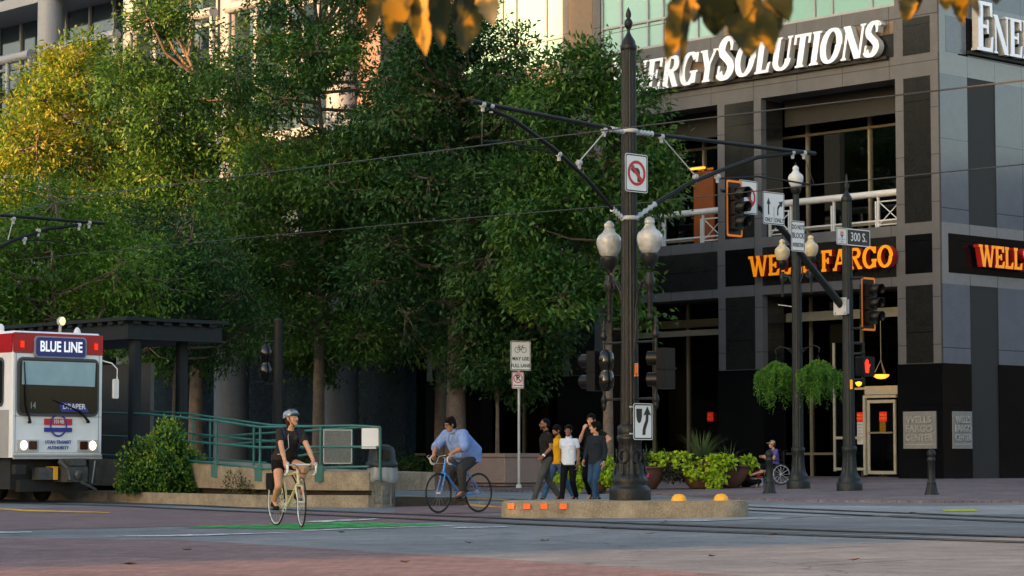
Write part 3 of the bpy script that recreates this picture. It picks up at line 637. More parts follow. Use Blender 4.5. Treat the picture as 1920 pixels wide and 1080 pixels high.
for _ in range(2): P = [q for i in range(len(P)) for q in ((P[i][0]*.75+P[(i+1) % len(P)][0]*.25, P[i][1]*.75+P[(i+1) % len(P)][1]*.25), (P[i][0]*.25+P[(i+1) % len(P)][0]*.75, P[i][1]*.25+P[(i+1) % len(P)][1]*.75))]
mb = MB(); mb.slab(P, 0, .245); mb.slab([(x*.985, y*.975) for x, y in P], .245, .268); mb.build('curb_block', ICON, isl)
for px in (959, 988, 1020, 1056):
    p = at(px, 949, 38.5); x = p.x
    # depth of the front face at this x
    Q = [(a+1.8, b+39.4) for a, b in P0[1:7]]
    for (ax, ay), (bx_, by_) in zip(Q[:-1], Q[1:]):
        if ax <= x <= bx_ or (x < Q[0][0]): yy = ay+(by_-ay)*(x-ax)/(bx_-ax); rz = math.atan2(by_-ay, bx_-ax); break
    e = empty('curb_reflector', (x, yy-.0, .19), rz, None, 'reflector', 'orange reflectors on the median curb')
    mb = MB(); mb.prism(rrect(-.058, .058, -.045, .045, .012), -.024, .02); o = mb.build('reflector_face', ORR, e)
for o, l in zip([o for o in bpy.data.objects if o.name.startswith('curb_reflector')], ('orange curb reflector nearest the left end of the median island', 'second orange curb reflector from the left end of the island', 'third orange curb reflector from the left end of the island', 'orange curb reflector farthest right, closest to the big lamp pole')): o['label'] = l
for px, Y, l in ((1273, 39.0, 'yellow dome marker on the island, nearer the lamp pole'), (1352, 39.3, 'yellow dome marker near the right end of the island')):
    p = at(px, 940, Y); mb = MB(); mb.lathe([(.125, 0), (.122, .03), (.1, .075), (.06, .105), (.001, .115)], 20)
    mb.add([(0, 0, 0)], [], 0); o = mb.build('dome_marker', YDM); o.location = (p.x, Y, .268); tag(o, l, 'road marker', 'yellow dome markers on the island')

# ---------------------------------------------------------------- lamp globes, signs and signals
GLOBE, _n, _b = newmat('frosted_globe'); MATS['frosted_globe'] = GLOBE
_b.inputs['Base Color'].default_value = (.72, .71, .68, 1); _b.inputs['Roughness'].default_value = .22; _b.inputs['Subsurface Weight'].default_value = .3; _b.inputs['Subsurface Radius'].default_value = (.1, .1, .1)
_w = _n.nodes.new('ShaderNodeTexWave'); _w.wave_type = 'RINGS'; _w.rings_direction = 'Z'; _w.inputs['Scale'].default_value = 14
_t = _n.nodes.new('ShaderNodeTexCoord'); _v = _n.nodes.new('ShaderNodeTexNoise'); _v.inputs['Scale'].default_value = 7; _n.links.new(_t.outputs['Object'], _v.inputs['Vector'])
_c = _n.nodes.new('ShaderNodeValToRGB'); _c.color_ramp.elements[0].position = .35; _c.color_ramp.elements[1].position = .65; _c.color_ramp.elements[0].color = (.30, .31, .32, 1); _c.color_ramp.elements[1].color = (.50, .51, .52, 1)
_n.links.new(_v.outputs[0], _c.inputs[0]); _n.links.new(_c.outputs[0], _b.inputs['Base Color'])
GLOBE2 = mat('aged_globe', (.52, .45, .3), .3, var=.2, scale=9); GLOBE3 = mat('clear_globe', (.55, .58, .62), .08, .35, var=.05)
def acorn(parent, c, s=1., m=None, finial=True, name='lamp_globe'):
    mb = MB(); k = s
    prof = [(.1, 0), (.13, .03), (.17, .1), (.2, .2), (.212, .3), (.212, .36), (.205, .4), (.185, .44), (.18, .455), (.15, .48), (.115, .52), (.09, .57), (.078, .62), (.085, .63), (.088, .66), (.082, .70), (.07, .725), (.05, .74), (.04, .76), (.015, .775)]
    mb.lathe([(r*k, z*k*.8) for r, z in prof], 28, c); o = mb.build(name, m or GLOBE, parent)
    mb = MB(); mb.lathe([(r*k, z*k) for r, z in [(.05, -.26), (.07, -.25), (.06, -.22), (.08, -.2), (.13, -.12), (.145, -.06), (.15, -.02), (.15, 0), (.12, .01)]], 24, c); mb.build('lamp_cup', IRON, parent)
    if finial: mb = MB(); mb.lathe([(.02*k, .61*k), (.03*k, .63*k), (.02*k, .66*k), (.002, .72*k)], 10, c); mb.build('globe_finial', BLK, parent)
    return o
SWH = mat('sign_white', (.72, .73, .75), .35, var=.04, scale=3); SBK = mat('sign_black', (.012, .012, .014), .4); SRD = mat('sign_red', rgb('#b5161c'), .4); SBL = mat('sign_blue', rgb('#1c3f8f'), .4); SOR = mat('sign_orange', rgb('#e8831c'), .4)
def plate(e, w, h, back=GALV, r=.04, border=.02, face=SWH, bcol=SBK):
    mb = MB(); mb.prism(rrect(-w/2, w/2, -h/2, h/2, r), -.004, .0, 0, 1); mb.build('sign_plate', [face, back], e)
    if border:
        o = rrect(-w/2+.012, w/2-.012, -h/2+.012, h/2-.012, r*.8); i = rrect(-w/2+.012+border, w/2-.012-border, -h/2+.012+border, h/2-.012-border, r*.6); n = len(o); mb = MB()
        mb.add([(x, -.006, z) for x, z in o]+[(x, -.006, z) for x, z in i], [(k, k+n, (k+1) % n+n, (k+1) % n)[::-1] for k in range(n)]); mb.build('sign_border', bcol, e)
def ringp(mb, cx, cz, r0, r1, y, n=32, m=0):
    vs = [(cx+r*math.cos(2*math.pi*j/n), y, cz+r*math.sin(2*math.pi*j/n)) for r in (r0, r1) for j in range(n)]
    mb.add(vs, [(j, (j+1) % n, (j+1) % n+n, j+n) for j in range(n)], m)
def flat(mb, poly, y, m=0): 
    A = sum(poly[i][0]*poly[(i+1) % len(poly)][1]-poly[(i+1) % len(poly)][0]*poly[i][1] for i in range(len(poly)))
    if A < 0: poly = poly[::-1]
    mb.add([(x, y, z) for x, z in poly], [tuple(range(len(poly)))], m)
def no_turn(name, loc, rz, w, h, label):
    e = empty(name, loc, rz, label, 'sign'); plate(e, w, h)
    mb = MB(); k = w/.6
    flat(mb, [(.02*k, -.16*k), (.09*k, -.16*k), (.09*k, .02*k), (.07*k, .075*k), (.02*k, .1*k), (-.06*k, .1*k), (-.06*k, .15*k), (-.16*k, .065*k), (-.06*k, -.02*k), (-.06*k, .03*k), (0, .03*k), (.02*k, .01*k)], -.007); mb.build('arrow_symbol', SBK, e)
    mb = MB(); ringp(mb, 0, 0, .235*k, .18*k, -.009); d = .14*k; q = .025*k; flat(mb, [(-d-q, d-q), (-d+q, d+q), (d+q, -d+q), (d-q, -d-q)], -.0085); mb.build('prohibition_ring', SRD, e); return e
SR = ANG   # signs and signals face the cross street
# ---- main pole on the island
px0 = Vector((1.955, 39.6, .268))
main = empty('tram_wire_pole', px0, ANG, 'tall black fluted pole with wire brackets and twin globe lamps on the island', 'pole')
mb = MB(); Hh = 7.53
prof = [(.345, 0), (.345, .16), (.335, .2), (.29, .23), (.28, .26), (.3, .3), (.285, .36), (.25, .42), (.235, .5), (.2, .8), (.195, .95), (.215, 1.0), (.215, 1.06), (.19, 1.07), (.205, 1.1), (.205, 1.22), (.16, 1.25)]
mb.lathe(prof, 64, flute=.1, nf=16, f0=.41, f1=.96); mb.build('base', IRON, main)
mb = MB()
for k in range(6):
    a = k*math.pi/3+.26; c = Vector((math.cos(a), math.sin(a), 0))*.235; Mx = Matrix.Rotation(a, 4, 'Z')
    mb.torus((c.x*.93, c.y*.93, .72), .085, .018, 18, 5, M=Mx @ Matrix.Scale(1.25, 4, (0, 0, 1)))
    mb.tube([(c.x*1.15, c.y*1.15, .42), (c.x*.98, c.y*.98, .62)], [.03, .01], 6)
mb.build('base_ornament', IRON, main)
mb = MB(); mb.lathe([(.16, 1.2), (.145, 2.6), (.125, Hh-.02)], 96, flute=.09, nf=16); mb.build('shaft', IRON, main)
mb = MB(); mb.lathe([(.126, Hh-.02), (.14, Hh), (.14, Hh+.06), (.125, Hh+.08), (.11, Hh+.14), (.06, Hh+.22), (.03, Hh+.28), (.025, Hh+.33), (.05, Hh+.37), (.07, Hh+.42), (.072, Hh+.46), (.055, Hh+.5), (.03, Hh+.52), (.045, Hh+.56), (.048, Hh+.6), (.03, Hh+.66), (.003, Hh+.72)], 20); mb.build('finial', IRON, main)
def to_main(p): d = Vector(p)-px0; return Vector((d.x*VX+d.y*VY, -d.x*VY+d.y*VX, d.z))
zt = at(1180, 246, 39.6).z-px0.z
BRKT = mat('bracket_black', (.007, .007, .008), .45, spec=.25, var=.2)
def on_v(px, py, guess=39.6):           # point of the pole's bracket plane (through the pole along v) seen at a pixel
    x, y, z = ray(px, py); # solve px0 + k v = t*ray (xy)
    # x t = X0 + k VX ; y t = Y0 + k VY
    t = (px0.x*VY-px0.y*VX)/(x*VY-y*VX); return Vector((x*t, y*t, CAMH+z*t))
def tm(*pp): return [to_main(on_v(*p)) for p in pp]
for nm, pts, rr in (('upper_arm', tm((885, 190), (1145, 241)), (.038, .034)), ('upper_arm', tm((1220, 251), (1528, 288)), (.034, .038)), ('lower_arm', tm((915, 203), (960, 222), (1040, 280), (1100, 335), (1150, 393)), .036), ('lower_arm', tm((1500, 285), (1420, 295), (1350, 320), (1290, 345), (1228, 383)), .036)):
    mb = MB(); mb.tube(pts, list(rr) if isinstance(rr, tuple) else rr, 10); mb.build(nm, BRKT, main)
mb = MB()
for q in (tm((1130, 252), (1086, 303)), tm((1240, 256), (1304, 330))): mb = MB(); mb.tube(q, .011, 6); mb.build('tie_rod', GALV, main)
for a, b_ in (((1145, 242), (1168, 246)), ((1196, 248), (1222, 251)), ((1148, 392), (1168, 409)), ((1192, 409), (1228, 383))):
    q = tm(a, b_); mb = MB(); d = q[1]-q[0]
    mb.tube([q[0]+d*k/12 for k in range(13)], [.03 if k % 3 else .052 for k in range(13)], 12); mb.build('insulator', mat('insulator_white', (.5, .52, .55), .25), main)
for z in (zt, at(1180, 409, 39.6).z-px0.z): mb = MB(); mb.lathe([(.133, -.035), (.15, -.03), (.15, .03), (.133, .035)], 24, (0, 0, z)); mb.build('clamp_band', GALV, main)
for p, r in (((905, 196), .05), ((921, 199), .046), ((1048, 289), .045), ((1086, 305), .045), ((1133, 244), .05), ((1240, 256), .05), ((1304, 331), .045), ((1345, 331), .05), ((1486, 286), .045), ((1507, 287), .05)):
    c = tm(p)[0]; mb = MB(); mb.lathe([(r, -.035), (r, .035)], 12, c, mat4=Matrix.Rotation(R(90), 4, 'Y')); mb.box(c.x-.02, c.x+.02, c.y-.02, c.y+.02, c.z-.11, c.z-.03); mb.build('fitting', GALV, main)
mb = MB(); mb.tube(tm((1048, 290), (1000, 277), (950, 266), (902, 264)), .016, 6); mb.build('registration_arm', BRKT, main)
mb = MB(); mb.tube(tm((1345, 335), (1420, 331), (1470, 338), (1525, 347)), .018, 6); mb.build('registration_arm', BRKT, main)
# globe lamps on scroll arms either side, along the street
for sgn in (1, -1):
    ar = MB(); zc = 4.06
    ar.tube([(0, sgn*.12, zc-.95), (0, sgn*.17, zc-.8), (0, sgn*.2, zc-.6), (0, sgn*.3, zc-.45), (0, sgn*.42, zc-.42), (0, sgn*.5, zc-.47)], [.02, .025, .03, .035, .035, .03], 8)
    ar.tube([(0, sgn*.13, zc-.3), (0, sgn*.2, zc-.2), (0, sgn*.24, zc-.3), (0, sgn*.2, zc-.4), (0, sgn*.16, zc-.36)], .022, 8)
    ar.torus((0, sgn*.42, zc-.5), .07, .03, 16, 6); ar.tube([(-.05, sgn*.42, zc-.5), (.05, sgn*.42, zc-.5)], .05, 12)
    ar.lathe([(.012, -1.1), (.03, -1.08), (.045, -1.05), (.03, -1.02), (.042, -.98), (.045, -.62), (.07, -.55), (.09, -.5), (.09, -.42), (.06, -.38), (.075, -.34), (.05, -.3)], 16, (0, sgn*.47, zc))
    ar.tube([(0, sgn*.12, zc-1.6), (0, sgn*.15, zc-1.2), (0, sgn*.14, zc-.8)], [.03, .04, .02], 6); ar.build('scroll_arm', IRON, main)
    acorn(main, (0, sgn*.47, zc), 1.0)
def finialv(mb, c, s=1.):
    mb.lathe([(.03*s, -.06*s), (.06*s, -.03*s), (.065*s, .03*s), (.04*s, .08*s), (.055*s, .1*s), (.02*s, .16*s), (.03*s, .2*s), (.003, .3*s)], 12, c)
# traffic signals seen from behind, hung left and right of the pole
def rear_signal(sgn, label):
    c = px0+Vector((-VY*sgn*.6, VX*sgn*.6, 0)); e = empty('traffic_signal', (c.x, c.y, 2.06), ANG, label, 'traffic signal', 'signals seen from behind on the island pole')
    mb = MB(); mb.tube([(0, 0, -.2), (0, 0, .95)], .025, 10); finialv(mb, (0, 0, .93)); mb.lathe([(.03, -.1), (.06, -.05), (.05, 0), (.03, .05)], 12, (0, 0, -.1)); mb.lathe([(.004, -.32), (.03, -.28), (.045, -.22), (.03, -.15)], 12, (0, 0, 0))
    for z in (-.12, .82): mb.tube([(0, 0, z), (0, -sgn*.5, z)], .02, 8)
    mb.build('bracket', IRON, e)
    if sgn > 0:
        h = MB(); h.lathe([(.04, .02), (.12, .08), (.14, .2), (.12, .33), (.09, .37), (.12, .41), (.14, .53), (.12, .66), (.05, .72)], 20, (.03, -.02, 0)); h.build('signal_housing', mat('glossy_black', (.008, .008, .008), .14), e)
        h = MB(); y0 = .2
    else: h = MB(); y0 = -.22
    for z in (.03, .38): h.box(-.12, .12, y0-.1, y0+.1, z, z+.32)
    h.box(-.14, .14, y0-.12, y0+.12, .352, .378); h.build('signal_housing', BLK, e)
    for z in (.19, .54):
        v_ = MB(); v_.tube([(0, y0+.1, z), (0, y0+.3, z)] if sgn > 0 else [(0, y0+.1, z), (-.1, y0+.3, z)], [.11, .12], 14); v_.build('visor', BLK, e)
    return e
rear_signal(1, 'black rounded signal heads hung left of the island lamp pole'); rear_signal(-1, 'black boxy signal heads hung right of the island lamp pole')
e = empty('pole_number', px0+Vector((.1, -.135, 1.95)), 0, 'small orange number stickers running down the island pole', 'sticker')
mb = MB(); text(mb, '00002', .09, 0, .2, -.012, .003, rot=R(-90), bold=.002); mb.build('lettering', SOR, e)
NV = Vector((.681, -.732, 0))
no_turn('no_left_turn_sign', Vector((px0.x, px0.y, at(1193, 325, 39.5).z))+NV*.17, SR, .54, .64, 'no left turn sign clamped high on the island lamp pole')
e = empty('keep_right_sign', Vector((px0.x, px0.y, at(1193, 790.5, 39.4).z))+NV*.3, SR, 'keep right arrow sign low on the island lamp pole', 'sign'); plate(e, .46, .6)
mb = MB(); flat(mb, [(-.165, .21), (-.025, .21), (-.03, .08), (-.055, .0), (-.095, -.03), (-.135, .0), (-.16, .08)], -.0075)
flat(mb, [(.1, .25), (.19, .1), (.125, .115), (.125, .07), (.118, .0), (.09, -.06), (.06, -.13), (.05, -.22), (-.02, -.22), (-.01, -.12), (.02, -.04), (.055, .02), (.062, .07), (.062, .115), (.0, .1)], -.0075); mb.build('arrow_symbol', SBK, e)
for z in (.24, -.2): mb = MB(); mb.box(-.3, .0, -.0, .02, z-.012, z+.012); mb.build('strap', GALV, e)

# ---- corner street lamp with hanging baskets
def corner_base(e, s=1., m=IRON2, H0=1.25):
    mb = MB(); prof = [(.31, 0), (.31, .19), (.3, .22), (.26, .25), (.27, .3), (.24, .38), (.21, .44), (.19, .55), (.165, .8), (.16, .95), (.18, 1.0), (.18, 1.08), (.14, 1.1)]
    mb.lathe([(r*s, z*s) for r, z in prof], 48, flute=.14, nf=8, f0=.4*s, f1=.9*s); mb.build('base', m, e)
lp = gpz(1497, 917); lamp = empty('street_lamp', lp, ANG, 'fluted street lamp with clear top globe, twin lower globes and two hanging ferns', 'street lamp')
corner_base(lamp, 1.02); Ys = lp.y; sc = FPX/Ys
def zof(py, Y, base): return at(1497, py, Y).z-base.z
zt1 = zof(352, Ys, lp)
mb = MB(); mb.lathe([(.155, 1.1), (.15, 2.2), (.13, zof(475, Ys, lp)), (.1, zof(425, Ys, lp)), (.085, zt1-.15)], 72, flute=.09, nf=14); mb.build('shaft', IRON2, lamp)
acorn(lamp, (0, 0, zt1), .98, GLOBE3)
for sgn in (1, -1):
    zc = zof(484 if sgn < 0 else 487, Ys, lp); ar = MB()
    ar.tube([(0, sgn*.12, zc-.7), (0, sgn*.25, zc-.45), (0, sgn*.42, zc-.42), (0, sgn*.48, zc-.5)], .035, 8); ar.torus((0, sgn*.42, zc-.46), .08, .035, 14, 6)
    ar.lathe([(.012, -1.0), (.04, -.96), (.03, -.9), (.04, -.6), (.08, -.5), (.08, -.4), (.05, -.34), (.06, -.3)], 14, (0, sgn*.5, zc)); ar.build('scroll_arm', IRON2, lamp)
    acorn(lamp, (0, sgn*.5, zc), .96, GLOBE2)
mb = MB()
zb = zof(657, Ys, lp)
for sgn in (1, -1): mb.tube([(0, 0, zb), (0, sgn*.6, zb+.12), (0, sgn*.78, zb+.04), (0, sgn*.74, zb-.08)], .014, 6); mb.tube([(0, 0, zb-.2), (0, sgn*.35, zb+.06)], .012, 6)
mb.lathe([(.16, -.02), (.16, .02)], 16, (0, 0, zb)); mb.build('basket_bracket', IRON2, lamp)
mb = MB(); mb.tube([(-.1, .1, zof(592, Ys, lp)), (-.35, .7, zof(584, Ys, lp)+.35)], .014, 6); 
mb = MB(); z_ = zof(575, Ys, lp); mb.tube([(0, .1, z_), (0, .65, z_+.08)], .014, 6); mb.build('side_rod', GALV, lamp)

# ---- signal mast pole
mp_ = gpz(1593, 923); mast = empty('signal_mast', mp_, ANG, 'fluted signal mast with pointed finial and rising bolted arm at the corner', 'pole')
corner_base(mast, 1.06); Ym = mp_.y
def zm(py): return at(1590, py, Ym).z-mp_.z
zt2 = zm(375)
mb = MB(); mb.lathe([(.165, 1.1), (.155, 2.2), (.125, zt2-.05)], 72, flute=.09, nf=14); mb.build('shaft', IRON2, mast)
mb = MB(); mb.lathe([(.125, zt2-.05), (.14, zt2-.02), (.14, zt2+.05), (.1, zt2+.12), (.05, zt2+.2), (.03, zt2+.26), (.06, zt2+.32), (.05, zt2+.4), (.02, zt2+.46), (.035, zt2+.52), (.003, zt2+.68)], 18); mb.build('finial', IRON2, mast)
def onm(px, py):
    x, y, z = ray(px, py); t = (mp_.x*VY-mp_.y*VX)/(x*VY-y*VX); q = Vector((x*t, y*t, CAMH+z*t))-mp_; return Vector((q.x*VX+q.y*VY, -q.x*VY+q.y*VX, q.z))
mb = MB(); mb.tube([onm(*p) for p in ((1577, 572), (1540, 525), (1505, 480), (1475, 440), (1440, 402), (1405, 375), (1378, 362), (1352, 357))], [.1, .09, .085, .078, .07, .06, .052, .045], 14); mb.build('mast_arm', IRON2, mast)
q = onm(1585, 575); mb = MB(); mb.box(-.32, -.28, -.2, .2, q.z-.22, q.z+.22); mb.box(-.28, -.1, -.13, .13, q.z-.18, q.z+.18); 
mb.build('flange_plate', GALV, mast)
mb = MB()
for yy in (-.15, .15):
    for zz in (-.16, .16): mb.tube([(-.36, yy, q.z+zz), (-.32, yy, q.z+zz)], .03, 6); 
    mb.build('bolt', GALV, mast); mb = MB()
def am(px, py, f=.22):
    x, y, z = ray(px, py); t = (mp_.x*VY-mp_.y*VX)/(x*VY-y*VX); k = f/(x*NV.x+y*NV.y)*-1
    # nearer than the arm plane by f metres along the sign normal
    t2 = t-f/abs(x*NV.x+y*NV.y); return Vector((x*t2, y*t2, CAMH+z*t2))
GRL = mat('lens_green', (.004, .05, .03), .15); RDL = mat('lens_dark', (.03, .006, .004), .15); YBR = mat('signal_border_glow', rgb('#f0820c'), .45, var=.08, emit=(rgb('#f0820c'), .02))  # orange border glows a little by itself, no lamp in it
def front_signal(loc, rz, label):
    e = empty('traffic_signal', loc, rz, label, 'traffic signal', 'three light signals with orange edged backplates'); w_, h_ = .56, 1.36
    mb = MB(); mb.prism(rrect(-w_/2, w_/2, -h_/2, h_/2, .05), 0, .012); mb.build('backplate', BLK, e)
    o = rrect(-w_/2-.004, w_/2+.004, -h_/2-.004, h_/2+.004, .055); i = rrect(-w_/2+.05, w_/2-.05, -h_/2+.05, h_/2-.05, .03); n = len(o); mb = MB()
    mb.add([(x, -.004, z) for x, z in o]+[(x, -.004, z) for x, z in i], [(k, k+n, (k+1) % n+n, (k+1) % n)[::-1] for k in range(n)]); mb.build('reflective_border', YBR, e)
    mb = MB()
    for k in (-1, 0, 1): mb.prism(rrect(-.17, .17, k*.35-.17, k*.35+.17, .03), -.16, .14)
    mb.build('signal_housing', BLK, e)
    for k, m in ((1, RDL), (0, RDL), (-1, GRL)):
        mb = MB(); mb.lathe([(.14, 0), (.13, .02), (.08, .04), (.001, .045)], 18, (0, -.162, k*.35), mat4=Matrix.Rotation(R(90), 4, 'X')); mb.build('lens', m, e)
        mb = MB(); n = 20; vs = []; 
        for yy, r in ((-.16, .155), (-.42, .15)):
            for j in range(n+1): a = R(-35)+R(250)*j/n; vs.append((r*math.cos(a), yy-(0 if yy > -.2 else .04*math.sin(a)), k*.35+r*math.sin(a)))
        vs += [(x*.95, y, k*.35+(z-k*.35)*.95) for x, y, z in vs]
        N1 = n+1
        for j in range(n): mb.add(vs, [(j, j+1, j+1+N1, j+N1), (j+2*N1, j+3*N1, j+1+3*N1, j+1+2*N1), (j+N1, j+1+N1, j+1+3*N1, j+3*N1)], 0, True)
        mb.build('visor', BLK, e)
    return e
front_signal(am(1377, 391), SR, 'traffic signal with orange edged backplate at the end of the mast arm')
front_signal(am(1628, 570, .05), SR, 'traffic signal with orange edged backplate beside the mast pole above the hand signal')
mb = MB()
for py in (523, 617): mb = MB(); a = onm(1600, py); mb.tube([(0, 0, a.z), (.0, -.5, a.z)], .03, 8); mb.build('signal_bracket', IRON2, mast)
no_turn('no_left_turn_sign', am(1403, 370, .12), SR, .66, .82, 'no left turn sign half hidden behind the arm signal')
e = empty('lane_use_sign', am(1450.5, 391, .14), SR, 'square lane sign with two arrows reading ONLY on the mast arm', 'sign'); plate(e, .80, .80)
mb = MB(); text(mb, 'ONLY', .15, -.19, -.29, -.007, .002, sx=.7, bold=.002); text(mb, 'ONLY', .15, .2, -.29, -.007, .002, sx=.85, bold=.002); mb.build('lettering', SBK, e)
mb = MB(); flat(mb, [(-.22, -.16), (-.17, -.16), (-.17, .1), (-.12, .1), (-.195, .26), (-.27, .1), (-.22, .1)], -.007); flat(mb, [(.12, -.16), (.17, -.16), (.17, -.04), (.19, .02), (.24, .06), (.27, .08), (.3, .03), (.34, .2), (.18, .17), (.22, .12), (.16, .08), (.13, .02)], -.007); flat(mb, [(.0, -.36), (.012, -.36), (.012, .05), (.0, .05)], -.007); mb.build('arrow_symbol', SBK, e)
e = empty('do_not_block_sign', am(1496, 443, .2), SR, 'small white sign reading DO NOT BLOCK INTERSECTION hung on the mast arm', 'sign'); plate(e, .52, .76)
mb = MB(); text(mb, 'DO NOT', .16, 0, .22, -.007, .002, sx=.72, bold=.003); text(mb, 'BLOCK', .19, 0, .01, -.007, .002, sx=.72, bold=.003); text(mb, 'INTERSECTION', .14, 0, -.22, -.007, .002, sx=.42, bold=.002); mb.build('lettering', SBK, e)
e = empty('street_name_sign', am(1600, 445, .2), SR, 'black street name sign reading 300 S. with a small white badge panel', 'sign'); plate(e, 1.34, .43, r=.03, border=0)
mb = MB(); mb.prism(rrect(-.24, .645, -.19, .19, .02), -.007, -.0045); mb.build('name_panel', SBK, e)
mb = MB(); text(mb, '300 S.', .31, .2, 0, -.009, .002, sx=.85, bold=.002); mb.build('lettering', SWH, e)
mb = MB(); o = rrect(-.655, -.27, -.2, .2, .02); i = rrect(-.64, -.285, -.185, .185, .015); n = len(o); mb.add([(x, -.006, z) for x, z in o]+[(x, -.006, z) for x, z in i], [(k, k+n, (k+1) % n+n, (k+1) % n)[::-1] for k in range(n)]); mb.build('panel_border', SBK, e)
mb = MB(); flat(mb, [(-.53, .14), (-.49, .1), (-.46, .16), (-.43, .1), (-.39, .14), (-.4, .05), (-.52, .05)], -.007)
mb.build('torch_emblem', SOR, e); mb = MB(); flat(mb, [(-.54, .04), (-.38, .04), (-.44, -.01), (-.44, -.05), (-.48, -.05), (-.48, -.01)], -.007); mb.build('emblem_base', SBL, e); mb = MB(); text(mb, 'SALT LAKE CITY', .04, -.46, -.08, -.007, .001); text(mb, '2002', .05, -.46, -.14, -.007, .001); mb.build('badge_lettering', SBK, e)
# pedestrian signal
e = empty('pedestrian_signal', am(1622, 687, .0), SR, 'pedestrian signal showing a red raised hand on the mast pole', 'traffic signal')
MB().prism(rrect(-.24, .22, -.25, .25, .03), -.14, .12).build('signal_housing', BLK, e)
HND = mat('red_hand_light', rgb('#ff3a20'), .5, emit=(rgb('#ff2a12'), .5)); mb = MB()
mb.prism([(-.15, -.17), (-.03, -.17), (-.02, -.03), (.03, .03), (.01, .06), (-.04, .03), (-.04, .15), (-.065, .15), (-.07, .06), (-.085, .18), (-.11, .18), (-.11, .06), (-.125, .15), (-.15, .15), (-.15, .04), (-.165, .1), (-.185, .1), (-.17, -.05)], -.15, -.142); mb.build('hand_symbol', HND, e)
mb = MB(); finialv(mb, (.0, .05, .35), .8); mb.tube([(0, .05, .25), (0, .05, .6)], .03, 8)
for z in (.33, .6, -.34): mb.tube([(0, .05, z), (-.1, .4, z)], .035, 8)
mb.lathe([(.03, -.5), (.05, -.44), (.03, -.25)], 10, (0, .05, 0)); mb.build('bracket', IRON2, e)
e = empty('pole_sticker', mp_+Vector((-.02, -.165, 2.72)), 0, 'small yellow sticker on the signal mast pole', 'sticker'); MB().box(.03, .1, -.01, 0, -.12, .12).build('sticker_face', YDM, e)
# bollards
def bollard(px, py, label):
    p = gpz(px, py); e = empty('bollard', p, 0, label, 'bollard', 'black cast bollards at the corner')
    mb = MB(); mb.lathe([(.17, 0), (.17, .07), (.155, .1), (.13, .2), (.115, .26), (.105, .3)], 32, flute=.12, nf=8, f0=.09, f1=.27); mb.lathe([(.105, .3), (.115, .32), (.1, .34), (.09, .38), (.085, .82), (.1, .84), (.1, .88), (.075, .91), (.09, .94)], 40, flute=.06, nf=12, f0=.37, f1=.83); mb.build('post', IRON2, e)
    mb = MB(); mb.lathe([(.09, .94), (.105, .98), (.1, 1.03), (.07, 1.08), (.03, 1.11), (.001, 1.115)], 20); mb.build('cap', IRON, e); return e
bollard(1443, 928, 'black bollard in front of the person in the wheelchair'); bollard(1747, 931, 'black bollard standing alone before the carved plaques')

# ---- sign post in front of the square planter
sp = gpz(973, 915); e0 = empty('sign_post', sp, 0, 'thin galvanised sign post in front of the square planter', 'post')
mb = MB(); zp = at(973, 640, sp.y).z-sp.z; mb.tube([(0, 0, 0), (0, 0, zp)], .038, 10); mb.build('post', GALV, e0); MB().lathe([(.09, 0), (.08, .08), (.045, .12)], 14).build('foot', GALV, e0)
e = empty('bicycle_lane_sign', at(976, 667, sp.y-.06), R(20), 'white sign with a bicycle reading MAY USE FULL LANE', 'sign'); plate(e, .63, .86)
mb = MB(); text(mb, 'MAY USE', .145, 0, -.09, -.007, .002, sx=.9, bold=.003); text(mb, 'FULL LANE', .145, 0, -.29, -.007, .002, sx=.84, bold=.003); mb.build('lettering', SBK, e)
mb = MB()
for x in (-.1, .1): ringp(mb, x, .17, .085, .07, -.007, 20)
def ln(mb, pts, w_, y): 
    for a, b_ in zip(pts[:-1], pts[1:]):
        d = Vector((b_[0]-a[0], b_[1]-a[1])).normalized(); n_ = Vector((-d.y, d.x))*w_/2; flat(mb, [(a[0]-n_.x, a[1]-n_.y), (b_[0]-n_.x, b_[1]-n_.y), (b_[0]+n_.x, b_[1]+n_.y), (a[0]+n_.x, a[1]+n_.y)], y)
ln(mb, [(-.1, .17), (-.05, .26), (.06, .26), (.1, .17)], .014, -.0075); ln(mb, [(-.05, .26), (0, .17), (.06, .26)], .014, -.008); ln(mb, [(.06, .26), (.05, .3), (.09, .31)], .014, -.0085); ln(mb, [(-.1, .17), (0, .17)], .014, -.0065); ln(mb, [(-.05, .26), (-.06, .3), (-.03, .3)], .014, -.009); mb.build('bicycle_symbol', SBK, e)
e = empty('no_parking_sign', at(971, 713, sp.y-.06), R(20), 'small no parking sign with red ring below the bicycle sign', 'sign'); plate(e, .37, .48, bcol=SRD)
mb = MB(); text(mb, 'P', .22, 0, .07, -.007, .002, bold=.006); mb.build('lettering', SBK, e); mb = MB(); ringp(mb, 0, .06, .14, .115, -.009); flat(mb, [(-.1, .15), (-.08, .17), (.1, -.03), (.08, -.05)], -.0085); flat(mb, [(-.14, -.15), (-.09, -.12), (-.09, -.14), (.09, -.14), (.09, -.12), (.14, -.15), (.09, -.18), (.09, -.16), (-.09, -.16), (-.09, -.18)], -.007); mb.build('prohibition_ring', SRD, e)

